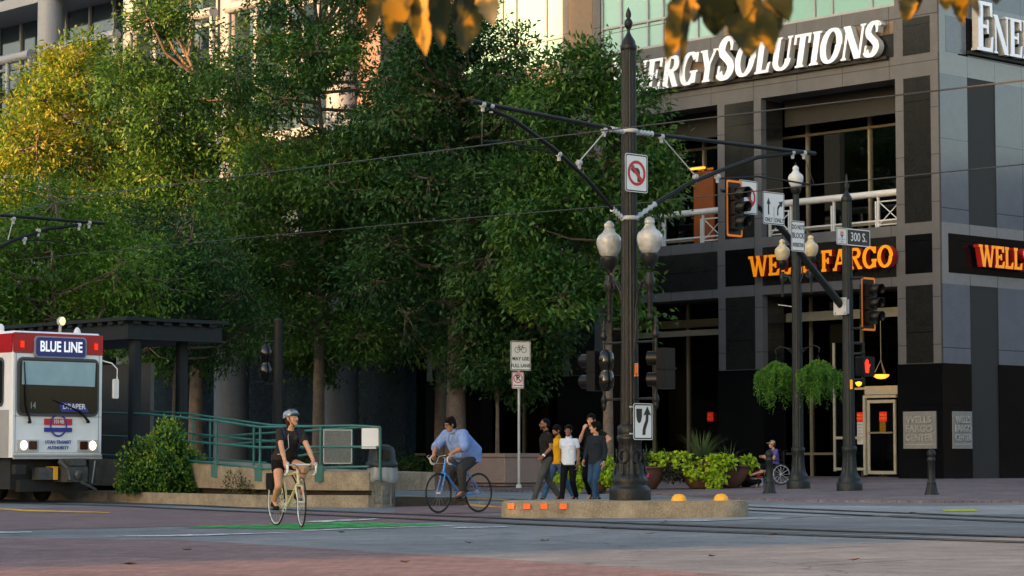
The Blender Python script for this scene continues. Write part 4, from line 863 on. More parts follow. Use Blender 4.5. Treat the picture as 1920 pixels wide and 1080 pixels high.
# ---------------------------------------------------------------- overhead wires
WIRE = mat('copper_wire', (.03, .028, .026), .5, .5)
def wire(pts, r, label, n=24, sag=.0):
    P = [Vector(p) for p in pts]; Q = []
    for i in range(len(P)-1):
        for k in range(n): t = k/n; q = P[i].lerp(P[i+1], t); q.z -= sag*4*t*(1-t); Q.append(q)
    Q.append(P[-1]); mb = MB(); mb.tube(Q, r, 5, caps=False); return tag(mb.build('overhead_wire', WIRE), label, 'wire', 'tram wires')
wa = on_v(903, 273); wire([at(-300, 462, 56), at(200, 362, 49), wa, at(1560, 193, 30.5), at(2200, 118, 25.5)], .011, 'tram wire from the left bracket tip past the island pole to the upper right')
wb = on_v(1527, 347); wire([at(-100, 500, 66), at(400, 452, 58), at(770, 418, 53), at(1150, 386, 47.5), wb, at(1920, 308, 37), at(2300, 275, 33)], .011, 'lower tram wire held by the right bracket arm of the island pole')
wire([on_v(905, 199), wa], .008, 'short hanger wire below the left tip of the island bracket', 2)
wire([on_v(1507, 292), wb], .008, 'short hanger wire below the right tip of the island bracket', 2)
wire([at(1094, 74, 86), at(1180, 56, 62), at(1700, -40, 40)], .01, 'thin wire at the top running from the building past the pole finial', 8)
# second bracket, its pole out of frame on the left
lb = empty('wire_bracket', at(-60, 400, 51.5), ANG, 'black tram wire bracket reaching in from the left edge above the tram', 'bracket')
def ol(px, py):
    x, y, z = ray(px, py); o = lb.location; t = (o.x*VY-o.y*VX)/(x*VY-y*VX); q = Vector((x*t, y*t, CAMH+z*t))-Vector(o); return Vector((q.x*VX+q.y*VY, -q.x*VY+q.y*VX, q.z))
mb = MB(); mb.tube([ol(-130, 393), ol(195, 419)], .036, 10); mb.build('upper_arm', BRKT, lb)
mb = MB(); mb.tube([ol(-90, 520), ol(-20, 472), (ol(30, 449)), ol(90, 429), ol(155, 421)], .038, 10); mb.build('lower_arm', BRKT, lb)
mb = MB(); mb.tube([ol(45, 452), ol(90, 450), ol(165, 465)], .016, 6); mb.build('registration_arm', BRKT, lb)
mb = MB(); mb.tube([ol(25, 410), ol(15, 450)], .012, 6); mb.build('tie_rod', GALV, lb)
for p in ((167, 418), (148, 422), (72, 433), (46, 448), (25, 410)): c = ol(*p); mb = MB(); mb.lathe([(.05, -.035), (.05, .035)], 12, c, mat4=Matrix.Rotation(R(90), 4, 'Y')); mb.box(c.x-.02, c.x+.02, c.y-.02, c.y+.02, c.z-.12, c.z); mb.build('fitting', GALV, lb)

# signal on a pole behind the platform, seen from the back
pp = at(520, 880, 62); pp.z = .1
e = empty('traffic_signal', pp, ANG, 'dark signal pole with two rounded signal heads behind the helmeted cyclist', 'traffic signal')
ztt = at(520, 603, 62).z-.1; mb = MB(); mb.lathe([(.17, 0), (.14, 1.5), (.12, ztt), (.13, ztt+.05), (.02, ztt+.1)], 32, flute=.06, nf=12); mb.build('pole', IRON, e)
z0_ = at(492, 715, 62).z-.1; mb = MB(); mb.lathe([(.05, 0), (.16, .1), (.19, .27), (.15, .45), (.1, .5), (.15, .56), (.19, .75), (.15, .92), (.05, .98)], 20, (.08, .62, z0_)); mb.build('signal_housing', mat('glossy_black', (.008, .008, .008), .14), e)
mb = MB()
for f in (.05, .5, .95): mb.box(-.03, .1, .6, .95, z0_+f-.3+.25, z0_+f-.28+.25)
mb.tube([(0, 0, z0_+1.05), (.08, .62, z0_+1.05)], .025); mb.tube([(0, 0, z0_-.05), (.08, .62, z0_-.05)], .025); finialv(mb, (.08, .62, z0_+1.05), .8); mb.tube([(.08, .62, z0_-.05), (.08, .62, z0_+1.05)], .03); mb.build('bracket', IRON, e)

# ---------------------------------------------------------------- tram
TWH = mat('tram_white', (.82, .83, .86), .3, var=.04, scale=2, dirt=.15, coat=.3); TRD = mat('tram_red', rgb('#a80f17'), .35, var=.06); TGR = mat('tram_grey', (.36, .36, .36), .4, var=.05, dirt=.15); TBK = mat('tram_underframe', (.012, .012, .012), .7, var=.3); RUB = mat('window_rubber', (.05, .055, .07), .5)
TNV = mat('tram_navy', (.018, .028, .2), .3); TBL = mat('tram_logo_blue', rgb('#23318f'), .4); TRL = mat('tram_logo_red', rgb('#c0242c'), .4)
tram = empty('tram', (-9.72, 51.15, 0), ANG, 'white tram with red roof band and blue destination sign coming in on the left', 'tram')
tram.scale = (.85, 1, 1)
def prof_section(y, inset, ztop):        # body cross-section at a given y
    w = 1.325-inset; return [(-w, y, .97), (w, y, .97), (w, y, 3.15), (w-.03, y, ztop-.05), (w-.1, y, ztop), (-w+.1, y, ztop), (-w+.03, y, ztop-.05), (-w, y, 3.15)]
mb = MB(); secs = [prof_section(.02, .03, 3.62), prof_section(.1, 0, 3.66), prof_section(18, 0, 3.66)]; n = 8
vs = [p for s in secs for p in s]
mb.add(vs, [tuple(range(n))]); mb.add(vs, [(i*n+j, i*n+(j+1) % n, (i+1)*n+(j+1) % n, (i+1)*n+j)[::-1] for i in range(2) for j in range(n)])
mb.v = [(x, y, z) for x, y, z in mb.v]; mb.build('body', TWH, tram)
mb = MB(); mb.box(-1.3, 1.3, .0, .05, 3.2, 3.62); mb.box(-1.335, -1.3, .06, 18, 3.2, 3.6); mb.box(1.3, 1.335, .06, 18, 3.2, 3.6); mb.build('roof_band', TRD, tram)
mb = MB(); mb.box(-1.332, -1.32, .14, 18, .98, 1.98); mb.build('lower_side_panel', TGR, tram)
mb = MB(); mb.box(-1.15, 1.15, .3, 18, .3, .97); mb.box(-1.0, 1.0, .12, .3, .25, .5); mb.build('underframe', TBK, tram)
for yy in (1.6, 3.4, 12, 14):
    for xx in (-.72, .72): mb = MB(); mb.lathe([(.33, -.06), (.33, .06)], 24, (xx, yy, .35), mat4=Matrix.Rotation(R(90), 4, 'Y')); mb.build('wheel', TBK, tram)
# windscreen, blind and things on the dash
mb = MB(); mb.prism(rrect(-1.2, 1.16, 1.86, 3.1, .14), -.035, .03); mb.build('window_seal', RUB, tram)
WSG = mat('windscreen', (.012, .014, .016), .08, var=.2, spec=.35)
mb = MB(); mb.prism(rrect(-1.15, 1.11, 1.91, 3.05, .11), -.042, -.03); ws = mb.build('windscreen', WSG, tram)
mb = MB(); mb.prism([(-1.1, 2.52), (1.03, 2.5), (1.05, 3.02), (-1.09, 3.02)], -.047, -.043); mb.build('sun_blind', mat('blind_teal_grey', (.30, .44, .50), .5, var=.1, scale=3), ws)
mb = MB(); mb.prism([(-.02, 2.16), (.74, 2.12), (.86, 1.95), (.05, 1.95)], -.049, -.043); db = mb.build('route_board', mat('board_blue', (.03, .03, .3), .4), ws); mb = MB(); text(mb, 'DRAPER', .16, .42, 2.06, -.052, .003, bold=.003, sx=1.15); mb.build('lettering', SWH, db)
mb = MB(); text(mb, '14', .2, -.78, 2.07, -.045, .003, sx=.9); mb.build('run_number', mat('number_grey', (.3, .38, .38), .5), ws)
for x0, z0, x1, z1, xm, zm_ in ((-.86, 1.72, -1.05, 3.0, -.98, 2.1), (.85, 1.74, -.2, 2.2, .6, 1.96)):
    mb = MB(); mb.tube([(x0, -.06, z0), (xm, -.07, zm_), (x1, -.06, z1)], [.035, .022, .012], 6); mb.tube([(x0, 0, z0), (x0, -.08, z0)], .03, 8); mb.build('wiper', BLK, tram)
mb = MB(); mb.prism(rrect(-.74, .78, 3.1, 3.56, .1), -.04, .02); d_ = mb.build('destination_sign', mat('sign_rim', (.25, .27, .35), .3), tram); mb = MB(); mb.prism(rrect(-.7, .74, 3.13, 3.53, .08), -.05, -.04); mb.build('sign_screen', TNV, d_)
mb = MB(); text(mb, 'BLUE LINE', .31, .02, 3.33, -.054, .003, bold=.008, sx=.88); mb.build('lettering', mat('lit_lettering', (.8, .8, .85), .5, emit=((.85, .88, 1), .15)), d_)
for x in (-1.08, 1.08): mb = MB(); mb.box(x-.05, x+.05, -.03, 0, 3.3, 3.44); mb.build('marker_light', mat('marker_red', rgb('#ff3010'), .3, emit=(rgb('#ff2808'), .15)), tram)
mb = MB()
for z0, z1, x0, x1 in ((1.845, 1.852, -1.28, 1.28), (3.185, 3.195, -1.28, 1.28), (1.07, 1.076, -1.28, 1.28)): mb.box(x0, x1, .012, .0185, z0, z1)
mb.box(-1.235, -1.229, .012, .0185, 1.08, 3.18); mb.box(1.2, 1.206, .012, .0185, 1.08, 3.18); mb.build('panel_seam', RUB, tram)
# logo with ring and two bars
mb = MB(); ringp(mb, .0, 1.66, .25, .21, -.014, 36); mb.v = [(x, .004 if False else y, z) for x, y, z in mb.v]; mb.box(-.40, .40, -.012, .02, 1.52, 1.61); lg = mb.build('logo', TBL, tram)
mb = MB(); mb.box(-.40, .40, -.0125, .02, 1.67, 1.8); mb.build('logo_bar', TRL, lg)
mb = MB(); text(mb, '1014B', .12, .0, 1.735, -.016, .002, bold=.002); mb.build('lettering', SWH, lg)
mb = MB(); text(mb, 'UTAH TRANSIT', .1, 0, 1.3, -.004, .01, bold=.001, sx=1.1); text(mb, 'AUTHORITY', .1, 0, 1.18, -.004, .01, bold=.001, sx=1.1); mb.build('operator_name', TBL, lg)
HL = mat('headlight_lit', (1, .9, .75), .4, emit=((1, .78, .5), 1.0)); HLD = mat('lamp_dark_red', (.05, .008, .006), .2)
for s, order in ((-1, (0, 1)), (1, (1, 0))):
    xc = s*.87 if s < 0 else .88; mb = MB(); mb.prism(rrect(xc-.3, xc+.3, 1.11, 1.35, .02), -.02, .02); h_ = mb.build('headlight', GALV, tram)
    lx = xc-.13 if order[0] == 0 else xc+.13
    mb = MB(); mb.lathe([(.1, 0), (.09, .02), (.001, .03)], 20, (lx, -.022, 1.23), mat4=Matrix.Rotation(R(90), 4, 'X')); mb.build('lens', HL, h_)
    dx = 2*xc-lx; mb = MB(); mb.prism(rrect(dx-.12, dx+.12, 1.14, 1.32, .03), -.024, -.019); mb.build('tail_lens', HLD, h_)
mb = MB(); mb.box(-1.29, 1.29, -.03, .03, 1.0, 1.04); mb.box(-1.28, 1.28, -.05, .03, .94, .99); mb.build('bumper', TGR, tram)
mb = MB(); mb.box(.02, .62, -.35, .3, .45, .78); mb.box(.1, .55, -.38, .1, .8, .95); mb.tube([(-.12, -.2, .9), (.05, -.3, .75), (.1, -.35, .5)], .05, 8); mb.tube([(.4, -.38, .45), (.62, -.42, .36), (.82, -.42, .28)], .03, 8); mb.lathe([(.11, 0), (.1, .05), (.03, .06)], 14, (.33, -.36, .6), mat4=Matrix.Rotation(R(90), 4, 'X')); mb.build('coupler', mat('coupler_steel', (.06, .062, .065), .45, .5, var=.4, scale=9), tram)
mb = MB(); mb.box(-.6, -.2, -.1, .2, .5, .76); mb.build('air_tank', mat('coupler_steel', (.06, .062, .065)), tram); mb = MB(); mb.box(-.2, -.08, -.12, .2, .5, .78); mb.build('warning_label', YDM, tram)
mb = MB(); mb.tube([(1.1, 0, .9), (1.0, -.02, .42)], .018, 6); mb.build('hose', GALV, tram)
mb = MB(); mb.box(-1.25, -.95, -.05, .1, .62, .82); mb.build('step', TBK, tram)
sl_ = MB(); sl_.lathe([(.03, -.14), (.075, -.1), (.1, -.03), (.105, .02), (.1, .03)], 20, (.12, .08, 3.9), mat4=Matrix.Rotation(R(90), 4, 'X')); sl_.tube([(.12, .15, 3.66), (.12, .12, 3.85)], .035, 8); q_ = sl_.build('roof_headlight', GALV, tram); mb = MB(); mb.lathe([(.085, .03), (.07, .05), (.001, .06)], 20, (.12, .08, 3.9), mat4=Matrix.Rotation(R(90), 4, 'X')); mb.build('lens', mat('amber_lens', (1, .7, .35), .4, emit=((1, .5, .15), .7)), q_)
mb = MB(); mb.lathe([(.1, 0), (.06, .1), (.01, .14)], 12, (.75, .3, 3.66)); mb.build('roof_beacon', TWH, tram); mb = MB(); mb.box(-1.0, 1.0, 1.5, 16, 3.66, 3.72); mb.lathe([(.1, 3.66), (.1, 3.78), (.05, 3.83)], 12, (-1.15, .8, 0)); mb.build('roof_equipment', TWH, tram)
mb = MB(); mb.tube([(1.3, .05, 3.08), (1.5, -.1, 3.02), (1.62, -.15, 2.9), (1.62, -.15, 2.65)], .015, 6); mi = mb.build('mirror', SWH, tram); mb = MB(); mb.prism(rrect(1.5, 1.64, 2.25, 2.68, .04), -.2, -.12); mb.build('mirror_head', SWH, mi)
for yy in (.35, 1.75, 3.6, 5.4): mb = MB(); q = [(x, z) for x, z in rrect(yy, yy+1.25, 2.05, 3.1, .12)]; vs = [(-1.337, x, z) for x, z in q]; mb.add(vs, [tuple(range(len(vs)))[::-1]]); w_ = mb.build('side_window', RUB, tram); q = rrect(yy+.06, yy+1.19, 2.11, 3.04, .1); mb = MB(); mb.add([(-1.341, x, z) for x, z in q], [tuple(range(len(q)))[::-1]]); mb.build('pane', WSG, w_)

# ---------------------------------------------------------------- platform, ramp and canopy
mdn = empty('platform_curb', (0, 0, 0), 0, 'long low concrete curb around the tram platform bed, left of the bin', 'curb')
def fl(px, py): p = gp(px, py); return (p.x, p.y)
pf = [fl(-40, 936), fl(200, 940), fl(300, 945.5), fl(480, 951), fl(690, 951.5)]
nn = Vector((VX, VY))
mb = MB(); top = [(p[0], p[1]) for p in pf]; bk = [(p[0]+VX*.28, p[1]+VY*.28) for p in pf]; mb.slab(top+bk[::-1], 0, .235); 
mb.build('curb_block', ICON, mdn)
mb = MB(); bk2 = [(p[0]+VX*2.6, p[1]+VY*2.6) for p in pf]; mb.slab([(p[0]+VX*.2, p[1]+VY*.2) for p in pf]+bk2[::-1], 0, .17); mb.build('planting_bed', mat('bed_soil', (.05, .038, .026), .95, var=.4, scale=9, bump=1, bscale=20), mdn)
# ramp: a concrete wall with a deck on top, curving at the near end
ramp = empty('access_ramp', (0, 0, 0), 0, 'concrete wheelchair ramp with green pipe railings leading up to the platform', 'ramp')
wl = [(60, 905, 58.5), (370, 912, 51.0), (440, 918, 49.0), (540, 921, 47.5), (620, 921, 46.9), (692, 920, 46.7)]
fr = [at(px, py, Y) for px, py, Y in wl]; ftop = [at(px, py, Y).z for (px, Y), py in zip([(a[0], a[2]) for a in wl], (857, 868, 876, 881, 884, 886))]
bkp = [Vector((p.x+VX*1.7, p.y+VY*1.7, 0)) for p in fr]
mb = MB(); n = len(fr)
vs = [(p.x, p.y, .33) for p in fr]+[(p.x, p.y, z) for p, z in zip(fr, ftop)]+[(p.x, p.y, z) for p, z in zip(bkp, ftop)]+[(p.x, p.y, .33) for p in bkp]
for i in range(n-1): mb.add(vs, [(i, i+1, i+1+n, i+n), (i+n, i+1+n, i+1+2*n, i+2*n), (i+2*n, i+1+2*n, i+1+3*n, i+3*n)], 0)
mb.add(vs, [(n-1, 4*n-1, 3*n-1, 2*n-1)[::1]]); mb.build('ramp_wall', ICON, ramp)
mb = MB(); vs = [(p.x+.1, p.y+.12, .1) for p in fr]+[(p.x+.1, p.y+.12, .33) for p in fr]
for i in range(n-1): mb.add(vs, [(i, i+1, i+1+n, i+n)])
mb.build('shadow_gap_strip', mat('shadow_gap_dark', (.03, .024, .018), .95), ramp)  # dark strip coloured as the shadow gap under the ramp wall
GRN = mat('green_pipe', (.012, .12, .115), .4, .2, var=.15, dirt=.35)
rl = empty('ramp_railing', (0, 0, 0), 0, 'front green pipe railing bolted to the ramp wall', 'railing')
def deck(px):
    xs = [a[0] for a in wl]; i = max(0, min(len(xs)-2, next((k for k in range(len(xs)-1) if px <= xs[k+1]), len(xs)-2))); t = (px-xs[i])/(xs[i+1]-xs[i]); return wl[i][2]+(wl[i+1][2]-wl[i][2])*t
def rp(px, py, off_=0.03): return at(px, py, deck(px)-off_)
for k, row in enumerate((((60, 770), (275, 776), (405, 789), (488, 801), (560, 800), (660, 798), (713, 801)), ((60, 812), (275, 820), (405, 832), (488, 839), (600, 838), (713, 838)), ((60, 848), (275, 856), (405, 869), (488, 879), (560, 879), (600, 877), (692, 875)))):
    mb = MB(); mb.tube([rp(*p) for p in row], .026, 8); mb.build('rail', GRN, rl)
for px, pt, pb in ((406, 789, 895), (488, 800, 902), (601, 799, 903)):
    mb = MB(); a = rp(px, pt, .04); b_ = rp(px, pb, .04); mb.tube([a, (a.x, a.y, b_.z)], .027, 8); mb.box(a.x-.05, a.x+.05, a.y-.03, a.y+.02, b_.z, b_.z+.33)
    mb.box(a.x-.11, a.x+.11, a.y+.0, a.y+.035, b_.z, b_.z+.24); mb.build('post', GRN, rl)
mb = MB(); a = rp(713, 801); mb.tube([a, (a.x, a.y, .5)], .027, 8); mb.build('post', GRN, rl)
r2 = empty('ramp_railing', (0, 0, 0), 0, 'rear green pipe railing climbing behind the cyclist with the helmet', 'railing')
def rq(px, py): return at(px, py, deck(px)+1.6)
for row in (((160, 764), (350, 775), (500, 796), (512, 797), (655, 801)), ((300, 812), (350, 812), (430, 820), (560, 832)), ((300, 846), (405, 861), (500, 868)), ((380, 820), (560, 808), (700, 801)), ((430, 833), (560, 822)), ((560, 855), (650, 838), (710, 838)), ((570, 808), (660, 802), (690, 801))):
    mb = MB(); mb.tube([rq(*p) for p in row], .022, 8); mb.build('rail', GRN, r2)
for px, pt in ((394, 784), (476, 796), (362, 779), (660, 804)):
    mb = MB(); a = rq(px, pt); mb.tube([a, (a.x, a.y, .6)], .024, 8); mb.build('post', GRN, r2)
bp_ = empty('info_panel', at(694, 820, deck(694)-.08), R(8), 'blank white panel on the railing above the bin', 'panel'); MB().prism(rrect(-.165, .165, -.18, .18, .01), -.01, .01).build('panel_face', SWH, bp_); MB().box(-.165, .12, -.012, .01, -.22, -.195).build('lower_edge', SWH, bp_)
mp2 = empty('mesh_panel', at(634, 837, deck(634)+1.3), R(8), 'grey wire mesh panel in the ramp railing between two green posts', 'panel')
GMS = mat('wire_mesh', (.12, .13, .13), .6, var=.1, speck=.25); MB().box(-.28, .26, -.005, .005, -.33, .32).build('mesh_infill', GMS, mp2)
mb = MB(); mb.box(-.29, .27, -.012, .012, .32, .34); mb.box(-.29, .27, -.012, .012, -.35, -.33); mb.box(-.3, -.28, -.012, .012, -.33, .34); mb.box(.26, .28, -.012, .012, -.33, .34); mb.build('frame', GALV, mp2)
# canopy behind the tram
can = empty('platform_canopy', at(240, 594, 53.6), ANG, 'dark steel platform canopy with toothed eave behind the tram', 'canopy'); c0 = can.location; z0c = c0.z
CNM = mat('canopy_steel', (.012, .016, .02), .6, .1, spec=.25, var=.2, dirt=.2)
# local: x = across the platform, y = along it away from the viewer
h1 = -.03; mb = MB()
mb.box(0, 2.6, 0, 16, -.48, -.16); mb.box(-.12, 2.72, -.12, 16.1, -.08, 0); mb.box(.1, 2.5, .1, 16, -.16, -.08); mb.box(-.05, 2.65, -.05, 16, -.5, -.46); mb.build('roof', CNM, can)
mb = MB()
for k in range(12): mb.box(-.07, .1, .1+k*.42, .3+k*.42, -.158, -.082)
for k in range(6): mb.box(.1+k*.42, .3+k*.42, -.07, .1, -.158, -.082)
mb.build('eave_teeth', CNM, can)
for (x, y) in ((.3, .15), (1.9, .6), (.3, 5), (1.9, 5), (.3, 10), (1.9, 10)): mb = MB(); mb.lathe([(.2, -c0.z+.2), (.15, -c0.z+.9), (.14, -.49)], 24, (x, y, 0), flute=.06, nf=12); mb.build('post', CNM, can)
# a screen and a bench shape inside the shelter
mb = MB(); mb.box(.9, 1.0, .4, 3.5, -3.2, -1.0); mb.build('screen', mat('shelter_screen', (.06, .06, .055), .5), can)

# ---------------------------------------------------------------- bin
tb = gp(716, 951); bin_ = empty('litter_bin', (tb.x, tb.y, 0), R(-8), 'see through litter bin with dark domed lid at the end of the ramp', 'bin')
CLR, _n, _b = newmat('clear_plastic'); _b.inputs['Base Color'].default_value = (.14, .155, .16, 1); _b.inputs['Roughness'].default_value = .35; _b.inputs['Alpha'].default_value = .55
BAG, _n, _b = newmat('bin_bag'); _b.inputs['Base Color'].default_value = (.42, .47, .54, 1); _b.inputs['Roughness'].default_value = .3; _b.inputs['Alpha'].default_value = .45
mb = MB(); mb.lathe([(.235, .0), (.24, .02), (.275, .78), (.28, .8)], 24); mb.build('body', CLR, bin_)
mb = MB()
for k in range(8): a = k*math.pi/4+.2; mb.box(math.cos(a)*.245-.012, math.cos(a)*.245+.012, math.sin(a)*.245-.012, math.sin(a)*.245+.012, .01, .8)
mb.lathe([(.25, 0), (.25, .06)], 24); mb.build('frame', mat('bin_frame', (.09, .095, .095), .5), bin_)
mb = MB(); n = 48; prof = [(.29, .8), (.3, .72), (.31, .6), (.3, .52), (.285, .5)]; vs = []
for r, z in prof:
    for j in range(n): a = 2*math.pi*j/n; rr = r*(1+.03*math.sin(a*9)+.02*math.sin(a*17+1)); vs.append((rr*math.cos(a), rr*math.sin(a), z+.03*math.sin(a*3)))
mb.add(vs, [(i*n+j, i*n+(j+1) % n, (i+1)*n+(j+1) % n, (i+1)*n+j) for i in range(4) for j in range(n)], 0, True); mb.build('bag', BAG, bin_)
mb = MB(); mb.ell((0, 0, .14), (.2, .2, .12), 12); mb.ell((.05, -.05, .3), (.13, .12, .12), 10); mb.ell((-.08, -.02, .24), (.08, .1, .15), 10); mb.build('rubbish', mat('rubbish', (.16, .18, .19), .5, var=.6, scale=8), bin_)
LID = mat('lid_slate', (.012, .02, .028), .5, spec=.25, var=.15)
mb = MB(); mb.lathe([(.3, .78), (.31, .8), (.31, .87), (.285, .89), (.27, .95), (.255, 1.1), (.22, 1.17), (.13, 1.22), (.001, 1.235)], 28); ld = mb.build('lid', LID, bin_); mb = MB(); mb.prism(rrect(-.04, .2, .93, 1.12, .03), -.275, -.1); mb.build('opening', mat('hole_black', (.004, .004, .004), .9), ld)
# ---------------------------------------------------------------- trees
BARK = mat('tree_bark', (.13, .10, .08), .9, var=.35, scale=4, bump=1., bscale=14, speck=.3)
LF_Y = leafmat('leaf_yellow_green', (.05, .14, .012), (.15, .25, .02), (.38, .33, .03))
LF_G = leafmat('leaf_mid_green', (.012, .052, .012), (.043, .125, .022), (.13, .24, .03))
LF_D = leafmat('leaf_deep_green', (.007, .034, .012), (.024, .080, .022), (.080, .17, .032))
def tree(base, H, lobes, nl, leaf, material, label, trunk_r=.25, fork=.3, name='street_tree', seed=1, spread=.3, per=40, lean=(0, 0)):
    """lobes: (dx, dy, z, r) foliage masses about the base; leaves hang in sprays at twig ends through each mass."""
    g = np.random.default_rng(seed); rd = random.Random(seed)
    root = empty(name, base, 0, label, 'tree', 'street trees before the building' if name == 'street_tree' else None)
    mb = MB(); fz = H*fork; top = Vector((lean[0], lean[1], fz))
    pts = [Vector((0, 0, -.1)), Vector((lean[0]*.2, lean[1]*.2, fz*.35)), Vector((lean[0]*.6, lean[1]*.6, fz*.7)), top]
    mb.tube(pts, [trunk_r*1.25, trunk_r, trunk_r*.88, trunk_r*.8], 12)
    lead = [top, Vector((lean[0]*1.3+.2, lean[1], fz+(H-fz)*.35)), Vector((lean[0]*1.4-.15, lean[1]+.2, fz+(H-fz)*.65)), Vector((lean[0]*1.4, lean[1], H*.9))]
    mb.tube(lead, [trunk_r*.75, trunk_r*.5, trunk_r*.28, .03], 9); mb.build('trunk', BARK, root)
    lb = MB(); tips = []; cen = []; LT = []
    for (x, y, z, r) in lobes:
        c = Vector((x, y, z)); t = min(max((z-fz-r*.6)/(H-fz), 0), .8)
        s = lead[0].lerp(lead[1], t/.35) if t < .35 else lead[1].lerp(lead[2], (t-.35)/.3) if t < .65 else lead[2].lerp(lead[3], (t-.65)/.35)
        m = s.lerp(c, .5)+Vector((rd.uniform(-.3, .3), rd.uniform(-.3, .3), -r*.25))
        lb.tube([s, m, c], [trunk_r*.32, trunk_r*.2, trunk_r*.1], 7)
        k = max(6, int(nl*(r**2.2)/sum(q[3]**2.2 for q in lobes)/per))
        lobe_t = rd.uniform(-.22, .22); d = g.normal(size=(k, 3)); d /= np.linalg.norm(d, axis=1, keepdims=True); rr = r*(.45+.55*g.random(k)**.4); LT += [lobe_t]*k
        P = np.array(c)+d*rr[:, None]*np.array([1, 1, .85]); tips.append(P); cen += [np.array(c)]*k
        for i in range(0, k, 3):
            a = Vector(P[i]); q = c.lerp(a, .5)+Vector((0, 0, -.12)); lb.tube([c, q, a], [.035, .022, .008], 4, caps=False)
    lb.build('branches', BARK, root)
    T = np.concatenate(tips); Cn = np.array(cen); n = len(T)
    ct = g.random(n)
    idx = np.repeat(np.arange(n), per); N_ = len(idx)
    out = T[idx]-Cn[idx]; out /= np.linalg.norm(out, axis=1, keepdims=True)+1e-6
    offs = g.normal(size=(N_, 3))*np.array([spread, spread, spread*.6]); P = T[idx]+offs
    D = out*.9+g.normal(size=(N_, 3))*.6+np.array([0, 0, -.2]); Nn = np.array([0, 0, 1.])+g.normal(size=(N_, 3))*.6+out*.5
    tint = np.clip(.5+np.array(LT)[idx]+(ct[idx]-.5)*.5+(g.random(N_)-.5)*.45+(offs[:, 2]/spread)*.06, 0, 1)
    leaves_mesh('crown', P, D, Nn, leaf*(.7+.6*g.random(N_)), leaf*.42, tint, material, root)
    return root
def crown(cx, cy, z0, z1, rad, n, seed, rmin=.85, rmax=1.5, top=.55):
    rd = random.Random(seed); out = []
    for i in range(n):
        for _ in range(40):
            t = rd.random(); z = z0+(z1-z0)*t; R_ = rad*math.sin(math.pi*min(1, .18+t*.80))**.6; a = rd.uniform(0, 2*math.pi); q = R_*math.sqrt(rd.random()); x, y = cx+q*math.cos(a), cy+q*math.sin(a); r = rd.uniform(rmin, rmax)*(1-.35*t)
            if all((x-o[0])**2+(y-o[1])**2+(z-o[2])**2 > (.62*(r+o[3]))**2*.6 for o in out): out.append((x, y, z, r)); break
    return out
def onwalk(px, t_x=-12.0):     # trunk foot on the tree line of the pavement, seen at column px
    a = (px-960)/FPX; b0 = L(t_x, 0); t = (b0.x-a*b0.y)/(VY+a*VX); p = L(t_x, t); p.z = pz(p); return p
def col(x, y, z0, z1, r, n, sd_, **k): return crown(x, y, z0, z1, r, n, sd_, **k)
tree(onwalk(855), 15.2, crown(.1, 0, 5.0, 14.9, 3.7, 58, 3), 56000, .2, LF_D, 'big deep green street tree with the thickest trunk, behind the man on the blue bicycle', .31, .33, seed=3)
tree(onwalk(598), 18.0, crown(.2, 0, 4.6, 18.2, 4.1, 76, 4), 72000, .2, LF_G, 'tall dark street tree in the middle with a thin trunk, behind the mesh panel', .2, .3, seed=4)
tree(onwalk(368), 17.4, crown(-.9, 0, 4.6, 16.8, 3.3, 56, 5), 56000, .2, LF_G, 'street tree left of centre, tallest pointed yellow green crown before the white columns', .26, .3, seed=5)
tree(onwalk(165), 16.4, crown(-.3, 0, 5.0, 15.9, 4.2, 62, 6), 58000, .21, LF_Y, 'yellow green street tree behind the tram stop canopy', .25, .3, seed=6)
tree(onwalk(1140), 12.4, crown(-.7, 0, 5.2, 11.6, 2.1, 20, 7, .6, 1.1)+[(1.3, .2, 8.6, .8), (1.1, 0, 9.8, .7), (.9, -.2, 4.8, .45), (1.6, 0, 9.2, .5), (.0, 0, 11.9, .75), (-.9, 0, 12.0, .8), (.6, 0, 11.0, .8), (-1.9, 0, 11.0, .9), (-.4, 0, 12.6, .4)], 26000, .21, LF_G, 'smaller green street tree right behind the island lamp pole', .15, .35, seed=7)
tree(L(-12, 41, .2), 18.6, crown(0, 0, 4.6, 18.0, 4.6, 66, 8), 52000, .22, LF_Y, 'yellow leaved tree cut by the left edge of the photo', .25, .3, seed=8)
tree(L(-5.5, 17.5, .25), 15, crown(0, 0, 5, 14, 3.6, 28, 9), 26000, .22, LF_D, 'dark tree close to the building wall, behind the middle street tree', .22, .3, seed=9)
tree(L(-5.0, 27.5, .25), 14, crown(0, 0, 4.5, 13, 3.6, 24, 10), 18000, .22, LF_G, 'dark tree close to the columned wing, behind the left street trees', .22, .3, seed=10)
tree(at(85, 900, 66)*1.0+Vector((0, 0, -.2)), 9.2, crown(0, 0, 4.4, 8.1, 3.3, 34, 12), 28000, .16, leafmat('leaf_bright_green', (.02, .08, .01), (.075, .18, .016), (.17, .29, .026)), 'low bright green tree just above the tram and canopy', .18, .35, seed=12)
tree(at(330, 895, 71)+Vector((0, 0, 0)), 8.6, crown(0, 0, 4.2, 7.6, 3.0, 28, 13), 22000, .16, LF_D, 'low dark green tree above the right end of the canopy', .16, .35, seed=13)

tree((-50, 72, 0), 19.5, crown(0, 0, 5, 18.5, 4.5, 22, 31), 9000, .4, LF_D, 'street tree out of view across the street, reflected in the balcony glass', .3, .3, name='reflected_tree', seed=31, spread=.5)
tree((-52, 83, 0), 18.5, crown(0, 0, 5, 17.5, 4, 20, 32), 8000, .4, LF_D, 'second street tree out of view across the street', .3, .3, name='reflected_tree', seed=32, spread=.5)
